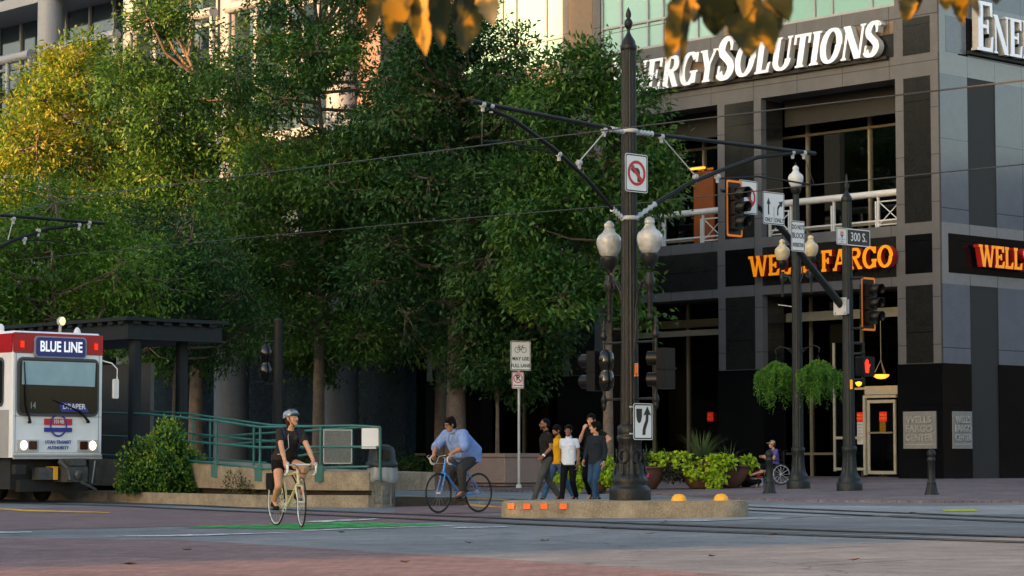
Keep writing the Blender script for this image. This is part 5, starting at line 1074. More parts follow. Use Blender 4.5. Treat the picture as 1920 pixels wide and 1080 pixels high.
# ---- square stone planter with a young tree
GRP = mat('pink_granite', (.26, .19, .165), .55, var=.1, speck=.3, scale=3)
sq = gpz(956, 912); pl = empty('square_planter', (sq.x-.1, sq.y+1.2, sq.z), ANG, 'square pink granite planter box with a young tree behind the sign post', 'planter')
mb = MB(); w_ = .98; mb.box(-w_, w_, -w_, w_, .1, .86); mb.box(-w_-.04, w_+.04, -w_-.04, w_+.04, .86, .98); mb.box(-w_+.1, w_-.1, -w_+.1, w_-.1, 0, .1); mb.build('stone_box', GRP, pl, bevel=.02)
MB().box(-w_+.1, w_-.1, -w_+.1, w_-.1, .97, .985).build('soil', MATS['bed_soil'], pl)
rt = tree(Vector((sq.x-.38, sq.y+1.2, sq.z+.95)), 5.4, crown(-.1, 0, 2.2, 4.9, 1.45, 16, 21, .5, .85), 9000, .17, LF_D, 'young slim tree growing from the square stone planter', .055, .42, name='young_tree', seed=21, spread=.26, per=26)

def clump(name, parent, c, r, n, leaf, m, seed, droop=.3, flat=.8, wf=.8, half=False):
    g = np.random.default_rng(seed); d = g.normal(size=(n, 3)); d /= np.linalg.norm(d, axis=1, keepdims=True)
    if half: d[:, 2] = np.abs(d[:, 2])
    k = 1+.22*np.sin(d[:, 0]*7+seed)+.18*np.sin(d[:, 1]*9+d[:, 2]*6+seed)
    P = np.array(c)+d*np.array(r)*(k*(.55+.45*g.random(n)**.5))[:, None]
    D = d*.9+g.normal(size=(n, 3))*.5+np.array([0, 0, -droop]); N_ = d+g.normal(size=(n, 3))*.5+np.array([0, 0, .5])
    tint = np.clip((.5+.5*np.sin(d[:, 0]*5+seed)*np.sin(d[:, 2]*6))*.4+g.random(n)*.6, 0, 1)
    return leaves_mesh(name, P, D, N_, leaf*(.6+.7*g.random(n)), leaf*wf*(.7+.5*g.random(n)), tint, m, parent)
# bush beside the tram
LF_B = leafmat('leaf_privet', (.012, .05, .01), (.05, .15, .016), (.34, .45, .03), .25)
bc = gp(290, 944); bu = empty('bush', (bc.x+.1, bc.y+.75, .15), 0, 'dense rounded bush with yellow green tips beside the tram', 'bush')
g = np.random.default_rng(5); n = 15000; d = g.normal(size=(n, 3)); d /= np.linalg.norm(d, axis=1, keepdims=True); d[:, 2] = np.abs(d[:, 2]+.1)
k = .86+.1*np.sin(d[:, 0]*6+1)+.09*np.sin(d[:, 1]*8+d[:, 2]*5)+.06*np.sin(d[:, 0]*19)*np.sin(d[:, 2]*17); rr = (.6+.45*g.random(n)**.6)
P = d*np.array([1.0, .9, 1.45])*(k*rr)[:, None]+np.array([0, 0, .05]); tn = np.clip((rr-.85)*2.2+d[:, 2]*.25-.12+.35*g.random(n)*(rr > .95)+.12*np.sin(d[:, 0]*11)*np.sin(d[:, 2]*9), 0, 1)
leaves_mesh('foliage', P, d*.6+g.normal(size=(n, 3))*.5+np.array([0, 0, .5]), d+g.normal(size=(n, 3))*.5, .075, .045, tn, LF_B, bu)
mb = MB()
for k in range(14): a = k*2.4; mb.tube([(0, 0, 0), (.3*math.cos(a), .3*math.sin(a), .5), (.7*math.cos(a), .7*math.sin(a), 1.0)], [.025, .015, .006], 5)
mb.build('stems', BARK, bu)
for (px, py, s_) in ((440, 905, .3), (480, 912, .2)):
    p = at(px, py, 48.6); e = empty('weed', (p.x, p.y, .2), 0, 'dry spindly weed in the bed before the ramp wall' if px == 440 else 'small weed close to the cyclist, in the bed before the ramp', 'plant'); clump('foliage', e, (0, 0, s_*.8), (s_*.8, s_*.6, s_), 260, .05, leafmat('leaf_dry', (.05, .06, .02), (.12, .13, .03)), 31+px)
    mb = MB(); [mb.tube([(0, 0, -.05), (s_*.5*math.cos(k), s_*.4*math.sin(k), s_*1.3)], .005, 4) for k in range(7)]; mb.build('stems', BARK, e)
# flower bowls
TERR = mat('terracotta', (.15, .07, .05), .65, var=.15, bump=.3, dirt=.25)
LF_C = leafmat('leaf_chartreuse', (.16, .30, .015), (.30, .46, .02), (.45, .58, .035), .3); LF_P = leafmat('leaf_purple', (.012, .012, .012), (.03, .03, .02)); LF_GR = leafmat('grass_blade', (.04, .08, .03), (.09, .14, .05), (.14, .18, .07)); PINK = mat('petal_pink', rgb('#d0308a'), .5)
def bowl(px, py, R_, label, vines=(), grass=0, purple=(), pink=0, h=.62):
    p = gpz(px, py); e = empty('flower_bowl', (p.x, p.y+R_*.4, p.z), 0, label, 'planter', 'terracotta flower bowls on the pavement')
    mb = MB(); mb.lathe([(R_*.42, 0), (R_*.48, .02), (R_*.72, h*.35), (R_*.9, h*.7), (R_*.97, h*.92), (R_*1.02, h*.93), (R_*1.03, h), (R_*.95, h), (R_*.93, h-.05)], 32); mb.build('bowl', TERR, e)
    MB().lathe([(R_*.93, h-.08), (.01, h-.03)], 24).build('soil', MATS['bed_soil'], e)
    for i, (x, y, z, r) in enumerate(vines): clump('vine_foliage', e, (x, y, z), (r, r*.8, r*.8), int(520*(r/.4)**2), .13, LF_C, px+i, .5, wf=.85)
    for i, (x, y, z, r) in enumerate(purple): clump('dark_foliage', e, (x, y, z), (r, r*.8, r*.8), int(420*(r/.35)**2), .1, LF_P, px+50+i, .5, wf=.7)
    if grass:
        mb = MB(); rd = random.Random(px)
        for k in range(grass):
            a = rd.uniform(0, 6.28); l = rd.uniform(.5, 1.)*(1.25 if grass > 200 else .9); s = rd.uniform(.15, .8); bx, by = .12*math.cos(a), .12*math.sin(a); wv = Vector((-math.sin(a), math.cos(a), 0))*.014
            pts = [Vector((bx+math.cos(a)*s*t*t, by+math.sin(a)*s*t*t, h+l*.95*t-.35*s*t**3)) for t in (0, .33, .66, 1)]
            vs = []
            for i, q in enumerate(pts): ww = wv*(1-i/3.3); vs += [q-ww, q+ww]
            mb.add(vs, [(0, 1, 3, 2), (2, 3, 5, 4), (4, 5, 7, 6)])
        o = mb.build('grass_tuft', LF_GR, e); a_ = o.data.attributes.new('tint', 'FLOAT', 'FACE'); a_.data.foreach_set('value', np.random.default_rng(px).random(len(o.data.polygons)).astype(np.float32))
    if pink:
        mb = MB(); rd = random.Random(px+3)
        for k in range(pink): mb.ell((rd.uniform(-.12, .12), -R_*.95+rd.uniform(-.05, .05), h+rd.uniform(-.3, .15)), (.035, .02, .035), 6)
        mb.build('petals', PINK, e)
    return e
bowl(1118, 922, .55, 'flower bowl behind the man in the dark blue shirt, trailing yellow green vines', [(-.75, -.35, .6, .42), (-.55, -.4, .3, .32), (.3, -.45, .55, .36), (.55, -.4, .3, .24), (.05, -.3, .7, .3)], 60)
bowl(1213, 917, .58, 'terracotta bowl with spiky grass just right of the big pole base', [(-.55, -.3, .7, .2), (.45, -.1, .78, .3)], 70, [(0, -.1, .68, .28)], 3)
bowl(1318, 916, .72, 'flower bowl with the tallest grass, pink petals and vines spilling over its rim', [(-.55, -.2, .72, .3), (.15, -.55, .6, .33), (.3, -.72, .3, .26), (.55, -.4, .72, .26), (-.25, -.6, .5, .24), (.3, -.74, .08, .15)], 260, [(-.75, -.3, .5, .34), (-.1, -.5, .72, .22), (.7, -.3, .7, .2)], 9, .6)
bowl(1369, 914, .62, 'rightmost flower bowl, beside the person sitting on the ground', [(-.2, .1, .68, .22), (.5, -.1, .66, .24), (.15, -.3, .68, .18)], 20, [(.05, -.4, .68, .26)])
p = gp(762, 897, .15); e = empty('flower_bowl', (p.x, p.y, .15), 0, 'wide low bowl with dark plants behind the bin', 'planter', 'terracotta flower bowls on the pavement'); MB().lathe([(.3, 0), (.5, .25), (.64, .5), (.67, .52), (.62, .53)], 28).build('bowl', TERR, e); clump('vine_foliage', e, (0, 0, .62), (.55, .5, .22), 900, .1, LF_D, 77)
# low plants along the building wall
for i, (px, yy) in enumerate(((560, 8), (640, 7), (830, 9), (1000, 6))):
    p = L(-4.5, 26-6*i, .28); e = empty('shrub', p, 0, ('leftmost', 'second', 'third', 'rightmost')[i]+' dark low shrub in the row along the building', 'shrub', 'low shrubs along the building'); clump('foliage', e, (0, 0, .35), (.8, 1.0, .4), 1300, .1, LF_D, 90+i)
# ---- hanging baskets: fern fronds falling from a wire bowl
LF_F = leafmat('fern_green', (.02, .09, .01), (.06, .19, .018), (.15, .32, .03))
def basket(px, py, sgn, label):
    yo = lamp.location; e = empty('hanging_basket', Vector((yo.x-VY*sgn*.74, yo.y+VX*sgn*.74, at(px, 702, yo.y).z)), ANG, label, 'hanging basket', 'fern baskets on the street lamp')
    rd = np.random.default_rng(px); P = []; D = []; T = []
    for k in range(430):
        a = rd.uniform(0, 6.28); s = rd.uniform(.08, .6); top = rd.uniform(.0, .25); ln_ = (rd.uniform(.15, 1.15)**.8)*(1.15-.9*abs(s-.25))*(1+.3*math.sin(a*3+px)); tt = rd.random()
        for i in range(26):
            t = i/25; x = math.cos(a)*s*(min(1, t*3)**.7+.12*t)+rd.normal()*.012; y = math.sin(a)*s*min(1, t*3)**.7+rd.normal()*.012; z = top*(1-s)+.2*math.sin(min(1, t*3)*math.pi*.55)-s*s*.5-max(0, t-.22)*ln_
            P.append((x, y, z)); D.append((rd.normal()*.7+math.cos(a)*.4, rd.normal()*.7+math.sin(a)*.4, -.7+rd.normal()*.4)); T.append(min(1, tt*.65+.35*rd.random()+(.15 if t < .3 else 0)))
    P = np.array(P); D = np.array(D); leaves_mesh('fern_fronds', P, D, rng.normal(size=P.shape), .06, .028, np.array(T), LF_F, e)
    mb = MB(); mb.lathe([(.01, -.28), (.12, -.26), (.24, -.1), (.27, .05), (.26, .06)], 20); mb.build('basket', BLK, e); mb = MB()
    for k in range(3): mb.tube([(.25*math.cos(k*2.1), .25*math.sin(k*2.1), .05), (0, 0, .5)], .006, 4)
    mb.build('chain', BLK, e)
basket(1455, 745, 1, 'bushy hanging fern on the left side of the street lamp'); basket(1530, 740, -1, 'bushy hanging fern on the right side of the street lamp')
# ---- leafy twigs hanging into the top of the view close to the camera
def twig(name, label, Y, specs, stem):
    o = at(stem[0][0], stem[0][1], Y); e = empty(name, o, 0, label, 'leafy twig', 'leafy twigs hanging at the top edge'); mb = MB(); mb.tube([at(x, y, Y+.03)-o for x, y in stem], [.005]*(len(stem)-1)+[.002], 6); mb.build('stem', BARK, e)
    for i, (x, y, l, wd, ang, tw, ti) in enumerate(specs):
        c = at(x, y, Y+.02*math.sin(i*2.3))-o; s = Y/FPX; L_ = l*s*.96; W_ = wd*s*.85; n = 12; vs = []; mbl = MB()
        d = Vector((math.sin(R(ang)), 0, -math.cos(R(ang)))); sd_ = Vector((math.cos(R(ang)), 0, math.sin(R(ang)))); sd_ = (sd_*math.cos(R(tw))+Vector((0, 1, 0))*math.sin(R(tw))); nr = d.cross(sd_)
        for k in range(n+1):
            t = k/n; ww = W_*.5*(math.sin(math.pi*min(1, t**.8))**.8)*(1+.13*math.sin(k*2.7+i)); cc = c+d*L_*t+nr*(.25*W_*math.sin(t*3+i)); up = nr*(.2*ww)
            vs += [cc-sd_*ww+up, cc, cc+sd_*ww+up]
        mbl.add(vs, [q for k in range(n) for q in ((3*k, 3*k+1, 3*k+4, 3*k+3), (3*k+1, 3*k+2, 3*k+5, 3*k+4))], 0, True)
        lf = mbl.build('leaf', LF_N, e); a_ = lf.data.attributes.new('tint', 'FLOAT', 'FACE'); a_.data.foreach_set('value', np.full(len(lf.data.polygons), ti, np.float32))
LF_N = leafmat('autumn_leaf', (.007, .012, .002), (.035, .032, .003), (.30, .15, .006), .25)
_n = LF_N.node_tree; _r = [q for q in _n.nodes if q.type == 'VALTORGB'][0]; _a = [q for q in _n.nodes if q.type == 'ATTRIBUTE'][0]
_t = _n.nodes.new('ShaderNodeTexCoord'); _z = _n.nodes.new('ShaderNodeTexNoise'); _z.inputs['Scale'].default_value = 24; _z.inputs['Detail'].default_value = 2; _m = _n.nodes.new('ShaderNodeMath'); _m.operation = 'MULTIPLY_ADD'; _m.inputs[1].default_value = 4.5
_s = _n.nodes.new('ShaderNodeMath'); _s.operation = 'SUBTRACT'; _s.inputs[1].default_value = 2.35
_n.links.new(_t.outputs['Object'], _z.inputs['Vector']); _n.links.new(_z.outputs[0], _m.inputs[0]); _n.links.new(_a.outputs['Fac'], _s.inputs[0]); _n.links.new(_s.outputs[0], _m.inputs[2]); _n.links.new(_m.outputs[0], _r.inputs[0])
twig('leafy_twig', 'blurred twig of brown and orange leaves, leftmost at the top edge', 4.2, [(745, -60, 150, 70, -6, 20, .85), (785, -50, 165, 62, 4, -20, .9), (815, -40, 140, 60, 8, 30, .15), (720, -50, 130, 40, -14, 10, .3), (890, -60, 175, 80, -8, 15, .35), (905, -50, 110, 60, 14, -20, .5), (870, -40, 145, 45, -6, 40, .9)], [(650, -120), (760, -60), (900, -55)])
twig('leafy_twig', 'blurred twig of green and orange leaves right of centre at the top edge', 4.0, [(1290, -50, 185, 62, -14, 10, .85), (1330, -40, 115, 95, 8, 15, .15), (1285, -10, 165, 26, -2, 40, .6), (1310, -60, 110, 70, -6, -20, .6), (1400, -30, 150, 105, 0, 10, .1), (1395, -40, 80, 50, -5, 30, .95), (1450, -50, 160, 55, -4, 20, .9), (1455, -60, 110, 66, 12, -25, .2), (1425, 10, 100, 50, 16, 0, .15)], [(1250, -120), (1320, -45), (1460, -60)])
twig('leafy_twig', 'blurred orange leaves at the top edge, in front of the corner pier', 4.4, [(1700, -20, 68, 44, -4, 10, .95), (1715, -30, 60, 30, 4, 40, .2), (1775, -40, 62, 50, 2, 10, .9), (1800, -40, 92, 48, 3, 20, .98), (1820, -40, 80, 40, 8, 40, .2), (1862, -40, 54, 42, 2, 10, .1)], [(1680, -90), (1760, -45), (1870, -60)])
# ---------------------------------------------------------------- people
def V(*a): return Vector(a)
class Blob:
    """Closed shapes that are fused into one skin by a voxel remesh."""
    def __init__(s): s.mb = MB()
    def cap(s, a, b, ra, rb, n=12, flat_a=False, flat_b=False):
        a, b = Vector(a), Vector(b); s.mb.tube([a, a.lerp(b, .5), b], [ra, (ra+rb)/2, rb], n)
        if not flat_a: s.mb.ell(a, (ra,)*3, n)
        if not flat_b: s.mb.ell(b, (rb,)*3, n)
        return s
    def limb(s, pts, rs, flat_end=False, flat_start=False):
        for i in range(len(pts)-1): s.cap(pts[i], pts[i+1], rs[i], rs[i+1], 14, flat_start and i == 0, flat_end and i == len(pts)-2)
        return s
    def ell(s, c, r, M=None): s.mb.ell(c, r, 16, rot=M); return s
    def loft(s, rings, side):                 # rings: (centre, half width, half depth) up a torso
        side = Vector(side).normalized(); n = 24; vs = []; C = [Vector(r[0]) for r in rings]
        for i, (c, w_, d_) in enumerate(rings):
            ax = (C[min(i+1, len(C)-1)]-C[max(i-1, 0)]).normalized(); fw = side.cross(ax).normalized()
            for j in range(n):
                t = 2*math.pi*j/n; ct, st = math.cos(t), math.sin(t); vs.append(Vector(c)+side*w_*math.copysign(abs(ct)**.85, ct)+fw*d_*math.copysign(abs(st)**.85, st))
        k = len(rings); fs = [(i*n+j, i*n+(j+1) % n, (i+1)*n+(j+1) % n, (i+1)*n+j) for i in range(k-1) for j in range(n)]
        fs += [tuple(range(n-1, -1, -1)), tuple(range((k-1)*n, k*n))]; s.mb.add(vs, fs); return s
    def done(s, name, m, parent, voxel=.009, smooth=2, label=None):
        o = s.mb.build('tmp', m, None)
        r = o.modifiers.new('r', 'REMESH'); r.mode = 'VOXEL'; r.voxel_size = voxel; r.use_smooth_shade = True
        if smooth: q = o.modifiers.new('s', 'SMOOTH'); q.iterations = smooth; q.factor = .6
        dg = bpy.context.evaluated_depsgraph_get(); dg.update(); me = bpy.data.meshes.new_from_object(o.evaluated_get(dg)); bpy.data.objects.remove(o)
        me.name = name; me.materials.clear(); me.materials.append(m); me.polygons.foreach_set('use_smooth', [True]*len(me.polygons))
        me.polygons.foreach_set('material_index', [0]*len(me.polygons))
        o = bpy.data.objects.new(name, me); COL.objects.link(o); o.parent = parent
        if label: o['label'] = label
        return o
def hand(B_, w_, d, n, sgn, curl=25, k=1.):
    w_, d, n = Vector(w_), Vector(d).normalized(), Vector(n); n = (n-d*n.dot(d)).normalized(); s = d.cross(n)*sgn
    ang = [curl*.9, curl, curl*1.05, curl*1.15]; ln_ = [.95, 1.05, 1.0, .8]
    for i in range(4):
        lat = s*(1.45-i)*.019*k; a = w_+d*.012*k+lat*.7; kn = w_+d*(.088-.004*abs(i-1))*k+lat; B_.cap(a, kn, .0135*k, .0115*k, 8); p = kn; th = 0
        for j, q in enumerate((.040, .026, .020)): th += R(ang[i]*(1 if j else .8)); e_ = p+(d*math.cos(th)+n*math.sin(th))*q*ln_[i]*k; B_.cap(p, e_, (.0098-.0009*j)*k, (.009-.0009*j)*k, 7); p = e_
    b0 = w_+d*.02*k+s*.026*k; b1 = b0+(s*.7+d*.65+n*.35).normalized()*.036*k; b2 = b1+(s*.25+d*.85+n*.45).normalized()*.03*k; b3 = b2+(d*.9+n*.5).normalized()*.022*k
    B_.cap(b0, b1, .0145*k, .0115*k, 8); B_.cap(b1, b2, .0115*k, .010*k, 8); B_.cap(b2, b3, .010*k, .0085*k, 8)
def cloth(name, col, var=.1): return mat('cloth_'+name, tuple(c*.8 for c in col), .9, var=var, scale=5, bump=.8, bdist=.05, bscale=9, spec=.08)
def denim(name, col): return mat('denim_'+name, col, .85, var=.4, scale=3.5, bump=.9, bscale=12, spec=.2)
SKN = {k: mat('skin_'+k, v, .5, var=.08, scale=12, spec=.35) for k, v in {'tan': (.34, .17, .10), 'brown': (.23, .115, .07), 'light': (.48, .26, .17), 'dark': (.11, .052, .032)}.items()}
STB_ = mat('stubble', (.05, .03, .022), .8, spec=.1, var=.3, scale=30)
HAIR = {k: mat('hair_'+k, v, .75, spec=.08, var=.5, scale=25, bump=.8, bscale=60) for k, v in {'black': (.006, .005, .005), 'brown': (.05, .025, .014)}.items()}
EYW = mat('eye_white', (.6, .58, .55), .3); LIP = mat('lip', (.2, .07, .055), .5); LIPD = mat('lip_dark', (.09, .035, .03), .5)
def head(B_, root, hc, yaw, pitch, skin, hair='black', style='short', beard=0, glasses=None, k=1., tilt=0):
    M = Matrix.Translation(Vector(hc)) @ Matrix.Rotation(yaw, 4, 'Z') @ Matrix.Rotation(pitch, 4, 'X') @ Matrix.Rotation(tilt, 4, 'Y'); R3 = M.to_3x3().to_4x4()
    def T(x, y, z): return M @ Vector((x*k, y*k, z*k))
    B_.ell(T(0, .014, .022), (.076*k, .094*k, .1*k), R3); B_.ell(T(0, -.028, -.03), (.06*k, .065*k, .082*k), R3); B_.ell(T(0, -.062, -.088), (.032*k, .03*k, .026*k), R3); B_.ell(T(0, -.03, -.07), (.055*k, .055*k, .04*k), R3)
    B_.cap(T(0, -.088, .012), T(0, -.108, -.02), .009*k, .0135*k, 8); B_.ell(T(.013, -.094, -.024), (.009*k,)*3); B_.ell(T(-.013, -.094, -.024), (.009*k,)*3)
    for s in (-1, 1):
        B_.ell(T(s*.076, .004, -.004), (.011*k, .019*k, .03*k), R3 @ Matrix.Rotation(s*R(15), 4, 'Z')); B_.cap(T(s*.012, -.087, .03), T(s*.045, -.074, .032), .009*k, .008*k, 8); B_.ell(T(s*.038, -.066, -.022), (.022*k, .018*k, .02*k), R3)
    Rz = R3
    if style != 'cover_eyes':
        for s in (-1, 1):
            e = MB(); e.ell(T(s*.031, -.0835, .008), (.0125*k, .007*k, .0065*k), 8, rot=Rz); eo = e.build('eye', EYW, root); e = MB(); e.ell(T(s*.031, -.0895, .008), (.0058*k, .003*k, .0058*k), 8, rot=Rz); e.build('iris', BLK, eo)
            e = MB(); e.tube([T(s*.014, -.0985, .026), T(s*.033, -.0965, .032), T(s*.05, -.084, .026)], [.0035*k, .0045*k, .002*k], 6); e.build('eyebrow', HAIR[hair], root)
    e = MB(); e.ell(T(0, -.0915, -.052), (.021*k, .008*k, .0045*k), 8, rot=Rz); e.ell(T(0, -.0905, -.059), (.017*k, .008*k, .005*k), 8, rot=Rz); e.build('mouth', LIPD if skin in ('dark', 'brown') else LIP, root)
    if beard:
        b = Blob(); b.ell(T(0, -.03, -.055), (.0612*k, .0655*k, .05*k), R3); b.ell(T(0, -.066, -.092), (.034*k, .031*k, .026*k), R3); b.cap(T(-.018, -.093, -.041), T(.018, -.093, -.041), .006*k, .006*k); b.done('beard', STB_, root, .006, 1)
    if style in ('short', 'buzz', 'side', 'curly', 'under'):
        b = Blob(); g_ = .004 if style == 'buzz' else .012
        b.ell(T(0, .024, .034), ((.0765+g_)*k, (.092+g_)*k, (.094+g_)*k), R3 @ Matrix.Rotation(R(-12), 4, 'X'))
        b.ell(T(0, .05, -.015), ((.068+g_)*k, (.062+g_)*k, (.07+g_)*k), R3)
        if style in ('side', 'curly', 'short'):
            rd = random.Random(int(abs(hc[0]*1000+hc[2]*77))+3); nb = {'side': 16, 'short': 10, 'curly': 70}[style]
            for i in range(nb):
                a = rd.uniform(-2.6, 2.6)-math.pi/2*0; z = rd.uniform(.0 if style == 'curly' else .06, .13); q = math.sqrt(max(0, 1-((z-.03)/.115)**2)); x = math.sin(a)*.082*q; y = .02+math.cos(a)*.1*q
                if y < -.06 and z < .06: continue
                rr = (.022 if style == 'curly' else .018)*k; b.ell(T(x, y, z), (rr, rr, rr*.8))
            b.ell(T(.01, -.052, .088), (.058*k, .038*k, .03*k), R3)
        if style == 'under': b = Blob(); b.ell(T(0, .045, -.02), (.078*k, .06*k, .09*k), R3); b.ell(T(.0, .07, -.09), (.05*k, .03*k, .06*k), R3)
        b.done('hair', HAIR[hair], root, .006, 1)
    if glasses:
        e = MB()
        for s in (-1, 1): e.prism([(x, z) for x, z in rrect(-.5, .5, -.5, .5, .2)], -.0015, .0015); n0 = len(e.v)-24*0
        e = MB()
        for s in (-1, 1):
            q = [T(s*.032+x*.044, -.1, .006+z*.034) for x, z in rrect(-.5, .5, -.5, .5, .25)]; q2 = [v+R3.to_3x3() @ Vector((0, .003, 0)) for v in q]; m_ = len(q); e.add(q+q2, [tuple(range(m_)), tuple(range(2*m_-1, m_-1, -1))]+[(i, (i+1) % m_, (i+1) % m_+m_, i+m_) for i in range(m_)])
            e.tube([T(s*.056, -.1, .012), T(s*.079, -.05, .012), T(s*.079, .01, .008)], .0028*k, 5)
        e.tube([T(-.012, -.101, .01), T(.012, -.101, .01)], .003*k, 5); e.build('glasses', glasses, root)
    return M
def shoe(root, ankle, fwd, m, sole=None, k=1., up=(0, 0, 1)):
    a = Vector(ankle); f = Vector(fwd).normalized(); u = Vector(up); u = (u-f*u.dot(f)).normalized(); s = f.cross(u); b = Blob()
    b.cap(a-u*.03, a+u*.0, .04*k, .038*k); b.cap(a-f*.035-u*.055, a+f*.09-u*.06, .034*k, .034*k); b.cap(a+f*.06-u*.062, a+f*.15-u*.068, .038*k, .03*k); b.cap(a+u*0-f*.0, a+f*.09-u*.04, .036*k, .028*k)
    o = b.done('shoe', m, root, .007, 1)
    if sole:
        e = MB(); pts = []
        for t, w_ in ((-.075, .02), (-.06, .034), (0, .036), (.08, .042), (.15, .036), (.185, .012)): pts.append((t, w_))
        c = a-u*.098; vs = [c+f*t+s*w_ for t, w_ in pts]+[c+f*t-s*w_ for t, w_ in pts[::-1]]; m_ = len(vs); vs2 = [v+u*.018 for v in vs]; e.add(vs+vs2, [tuple(range(m_-1, -1, -1)), tuple(range(m_, 2*m_))]+[(i, (i+1) % m_, (i+1) % m_+m_, i+m_) for i in range(m_)]); e.build('sole', sole, o)
def person(label, loc, rz, J, skin, H=1.75, top=None, sleeve='short', bottom=None, legs='long', shoes=None, sole=None, hair='black', style='short', beard=0, glasses=None, bulk=1., curl=(25, 25), handdir=None, hpitch=0., belly=0., watch=None, collar=None, female=False, group=None, hem=0.):
    """J: joint positions in metres for a 1.75 m body facing -y: pelvis, waist, chest, neck, head, yaw, sh/el/wr/hp/kn/an/toe for L (+x) and R."""
    root = empty('person', loc, rz, label, 'person', group); k = H/1.75
    root.scale = (k, k, k)
    side = (J['shL']-J['shR']).normalized(); hs = (J['hpL']-J['hpR']).normalized(); pe, wa, ch, ne = J['pelvis'], J['waist'], J['chest'], J['neck']; q = bulk
    B_ = Blob(); sw = .9 if female else 1.
    B_.loft([(pe-V(0, 0, .08), .11*q, .08*q), (pe, .15*q, .1*q), (wa, .13*q*sw, .09*q), (ch, .155*q*sw, .105*q), (ch.lerp(ne, .6), .13*q*sw, .085*q), (ne.lerp(ch, .12), .06, .055)], side)
    hd = J['head']; B_.cap(ne-(hd-ne)*.2, hd.lerp(ne, .35)+V(0, 0, 0), .058 if not female else .05, .052 if not female else .045)
    M = head(B_, root, hd, J['yaw'], hpitch, skin, hair, style, beard, glasses, 1.0 if not female else .96)
    for sd_, sg in (('L', 1), ('R', -1)):
        sh, el, wr = J['sh'+sd_], J['el'+sd_], J['wr'+sd_]; B_.limb([ch.lerp(ne, .5).lerp(sh, .6), sh, el, wr], [.05, .05*q, .036*q, .026*q]); B_.cap(el, el.lerp(wr, .45), .037*q, .038*q)
        d, n = (wr-el).normalized(), V(-sg*.9, 0, -.1)
        if handdir and sd_ in handdir: d, n = handdir[sd_]
        hand(B_, wr, d, n, -sg if not (handdir and sd_ in handdir) else handdir.get('s'+sd_, -sg), curl[0 if sg > 0 else 1], 1.0 if not female else .92)
        hp, kn, an = J['hp'+sd_], J['kn'+sd_], J['an'+sd_]; B_.limb([hp, kn, an], [.082*q, .054*q, .037]); B_.cap(kn.lerp(an, .15), kn.lerp(an, .45), .05*q, .052*q)
        cv = (kn.lerp(an, .3)-kn.lerp(an, .3).project(V(0, 0, 1)))*0; B_.cap(an, an+J['toe'+sd_]*.12-V(0, 0, .05), .035, .026)
    body = B_.done('body', SKN[skin], root, .008, 1)
    if top:
        S = Blob(); e = .016
        wd = 1.0
        S.loft([(pe-V(0, 0, .05+hem), .158*q+e, .112*q+e+belly*.5), (pe+V(0, 0, .04), .16*q+e, .115*q+e+belly*.9), (wa+V(0, -.35*belly, 0), .148*q*sw+e, .1*q+e+belly), (ch, .168*q*sw+e, .112*q+e+belly*.2), (ch.lerp(ne, .55), .165*q*sw+e*.5, .095*q+e*.5), (ch.lerp(ne, .8), .12*q*sw, .075*q), (ne.lerp(ch, .08), .062, .058)], side)
        for sd_ in 'LR':
            sh, el, wr = J['sh'+sd_], J['el'+sd_], J['wr'+sd_]; c0 = ch.lerp(ne, .55).lerp(sh, .55)
            if sleeve == 'short': S.limb([c0, sh, sh.lerp(el, .62)], [.062*q, .061*q, .059*q], True)
            elif sleeve == 'rolled': S.limb([c0, sh, el, el.lerp(wr, .3)], [.07*q, .074*q, .064*q, .06*q], True)
            else: S.limb([c0, sh, el, el.lerp(wr, .95)], [.066*q, .068*q, .053*q, .042*q], True)
        if female: fr = side.cross(V(0, 0, 1)); [S.ell(ch+side*s*.07-fr*0+V(0, -.09, .01), (.055, .05, .055)) for s in (-1, 1)]
        S.done('shirt', top, root, .009, 2)
        if collar:
            c = MB(); nn_ = (hd-ne).normalized(); base = ne.lerp(hd, .12); 
            for r0, r1, dz in ((.062, .074, -.035),):
                n_ = 20; vs = []
                for r_, z_ in ((r0, .022), (r1+.004, -.02), (r1-.002, -.024)):
                    for j in range(n_): t = 2*math.pi*j/n_; fy = -math.cos(t); vs.append(base+V(r_*math.sin(t), -r_*math.cos(t)*.95, z_-.03*max(0, math.cos(t))**2))
                c.add(vs, [(i*n_+j, i*n_+(j+1) % n_, (i+1)*n_+(j+1) % n_, (i+1)*n_+j) for i in range(2) for j in range(n_)], 0, True)
            c.build('collar', collar, root)
    if bottom:
        T = Blob(); e = .014
        T.loft([(pe-V(0, 0, .12), .13*q+e, .1*q+e), (pe, .155*q+e, .108*q+e), (wa-(wa-pe)*.35, .145*q+e*.6, .1*q+e*.6)], hs)
        for sd_ in 'LR':
            hp, kn, an = J['hp'+sd_], J['kn'+sd_], J['an'+sd_]
            if legs == 'short': T.limb([hp, hp.lerp(kn, .38)], [.1*q, .092*q], True)
            else: T.limb([hp, kn, an+(kn-an)*.04], [.098*q, .07*q, .056], True)
        T.done('trousers' if legs != 'short' else 'shorts', bottom, root, .01, 2)
    if shoes:
        for sd_ in 'LR': shoe(root, J['an'+sd_], J['toe'+sd_], shoes, sole)
    if watch: wr, el = J['wr'+watch[0]], J['el'+watch[0]]; e = MB(); d = (el-wr).normalized(); e.tube([wr+d*.01, wr+d*.04], .034, 14); e.ell(wr+d*.025+V(0, -.03, .01), (.018, .01, .018), 10); e.build('watch', watch[1], root)
    return root
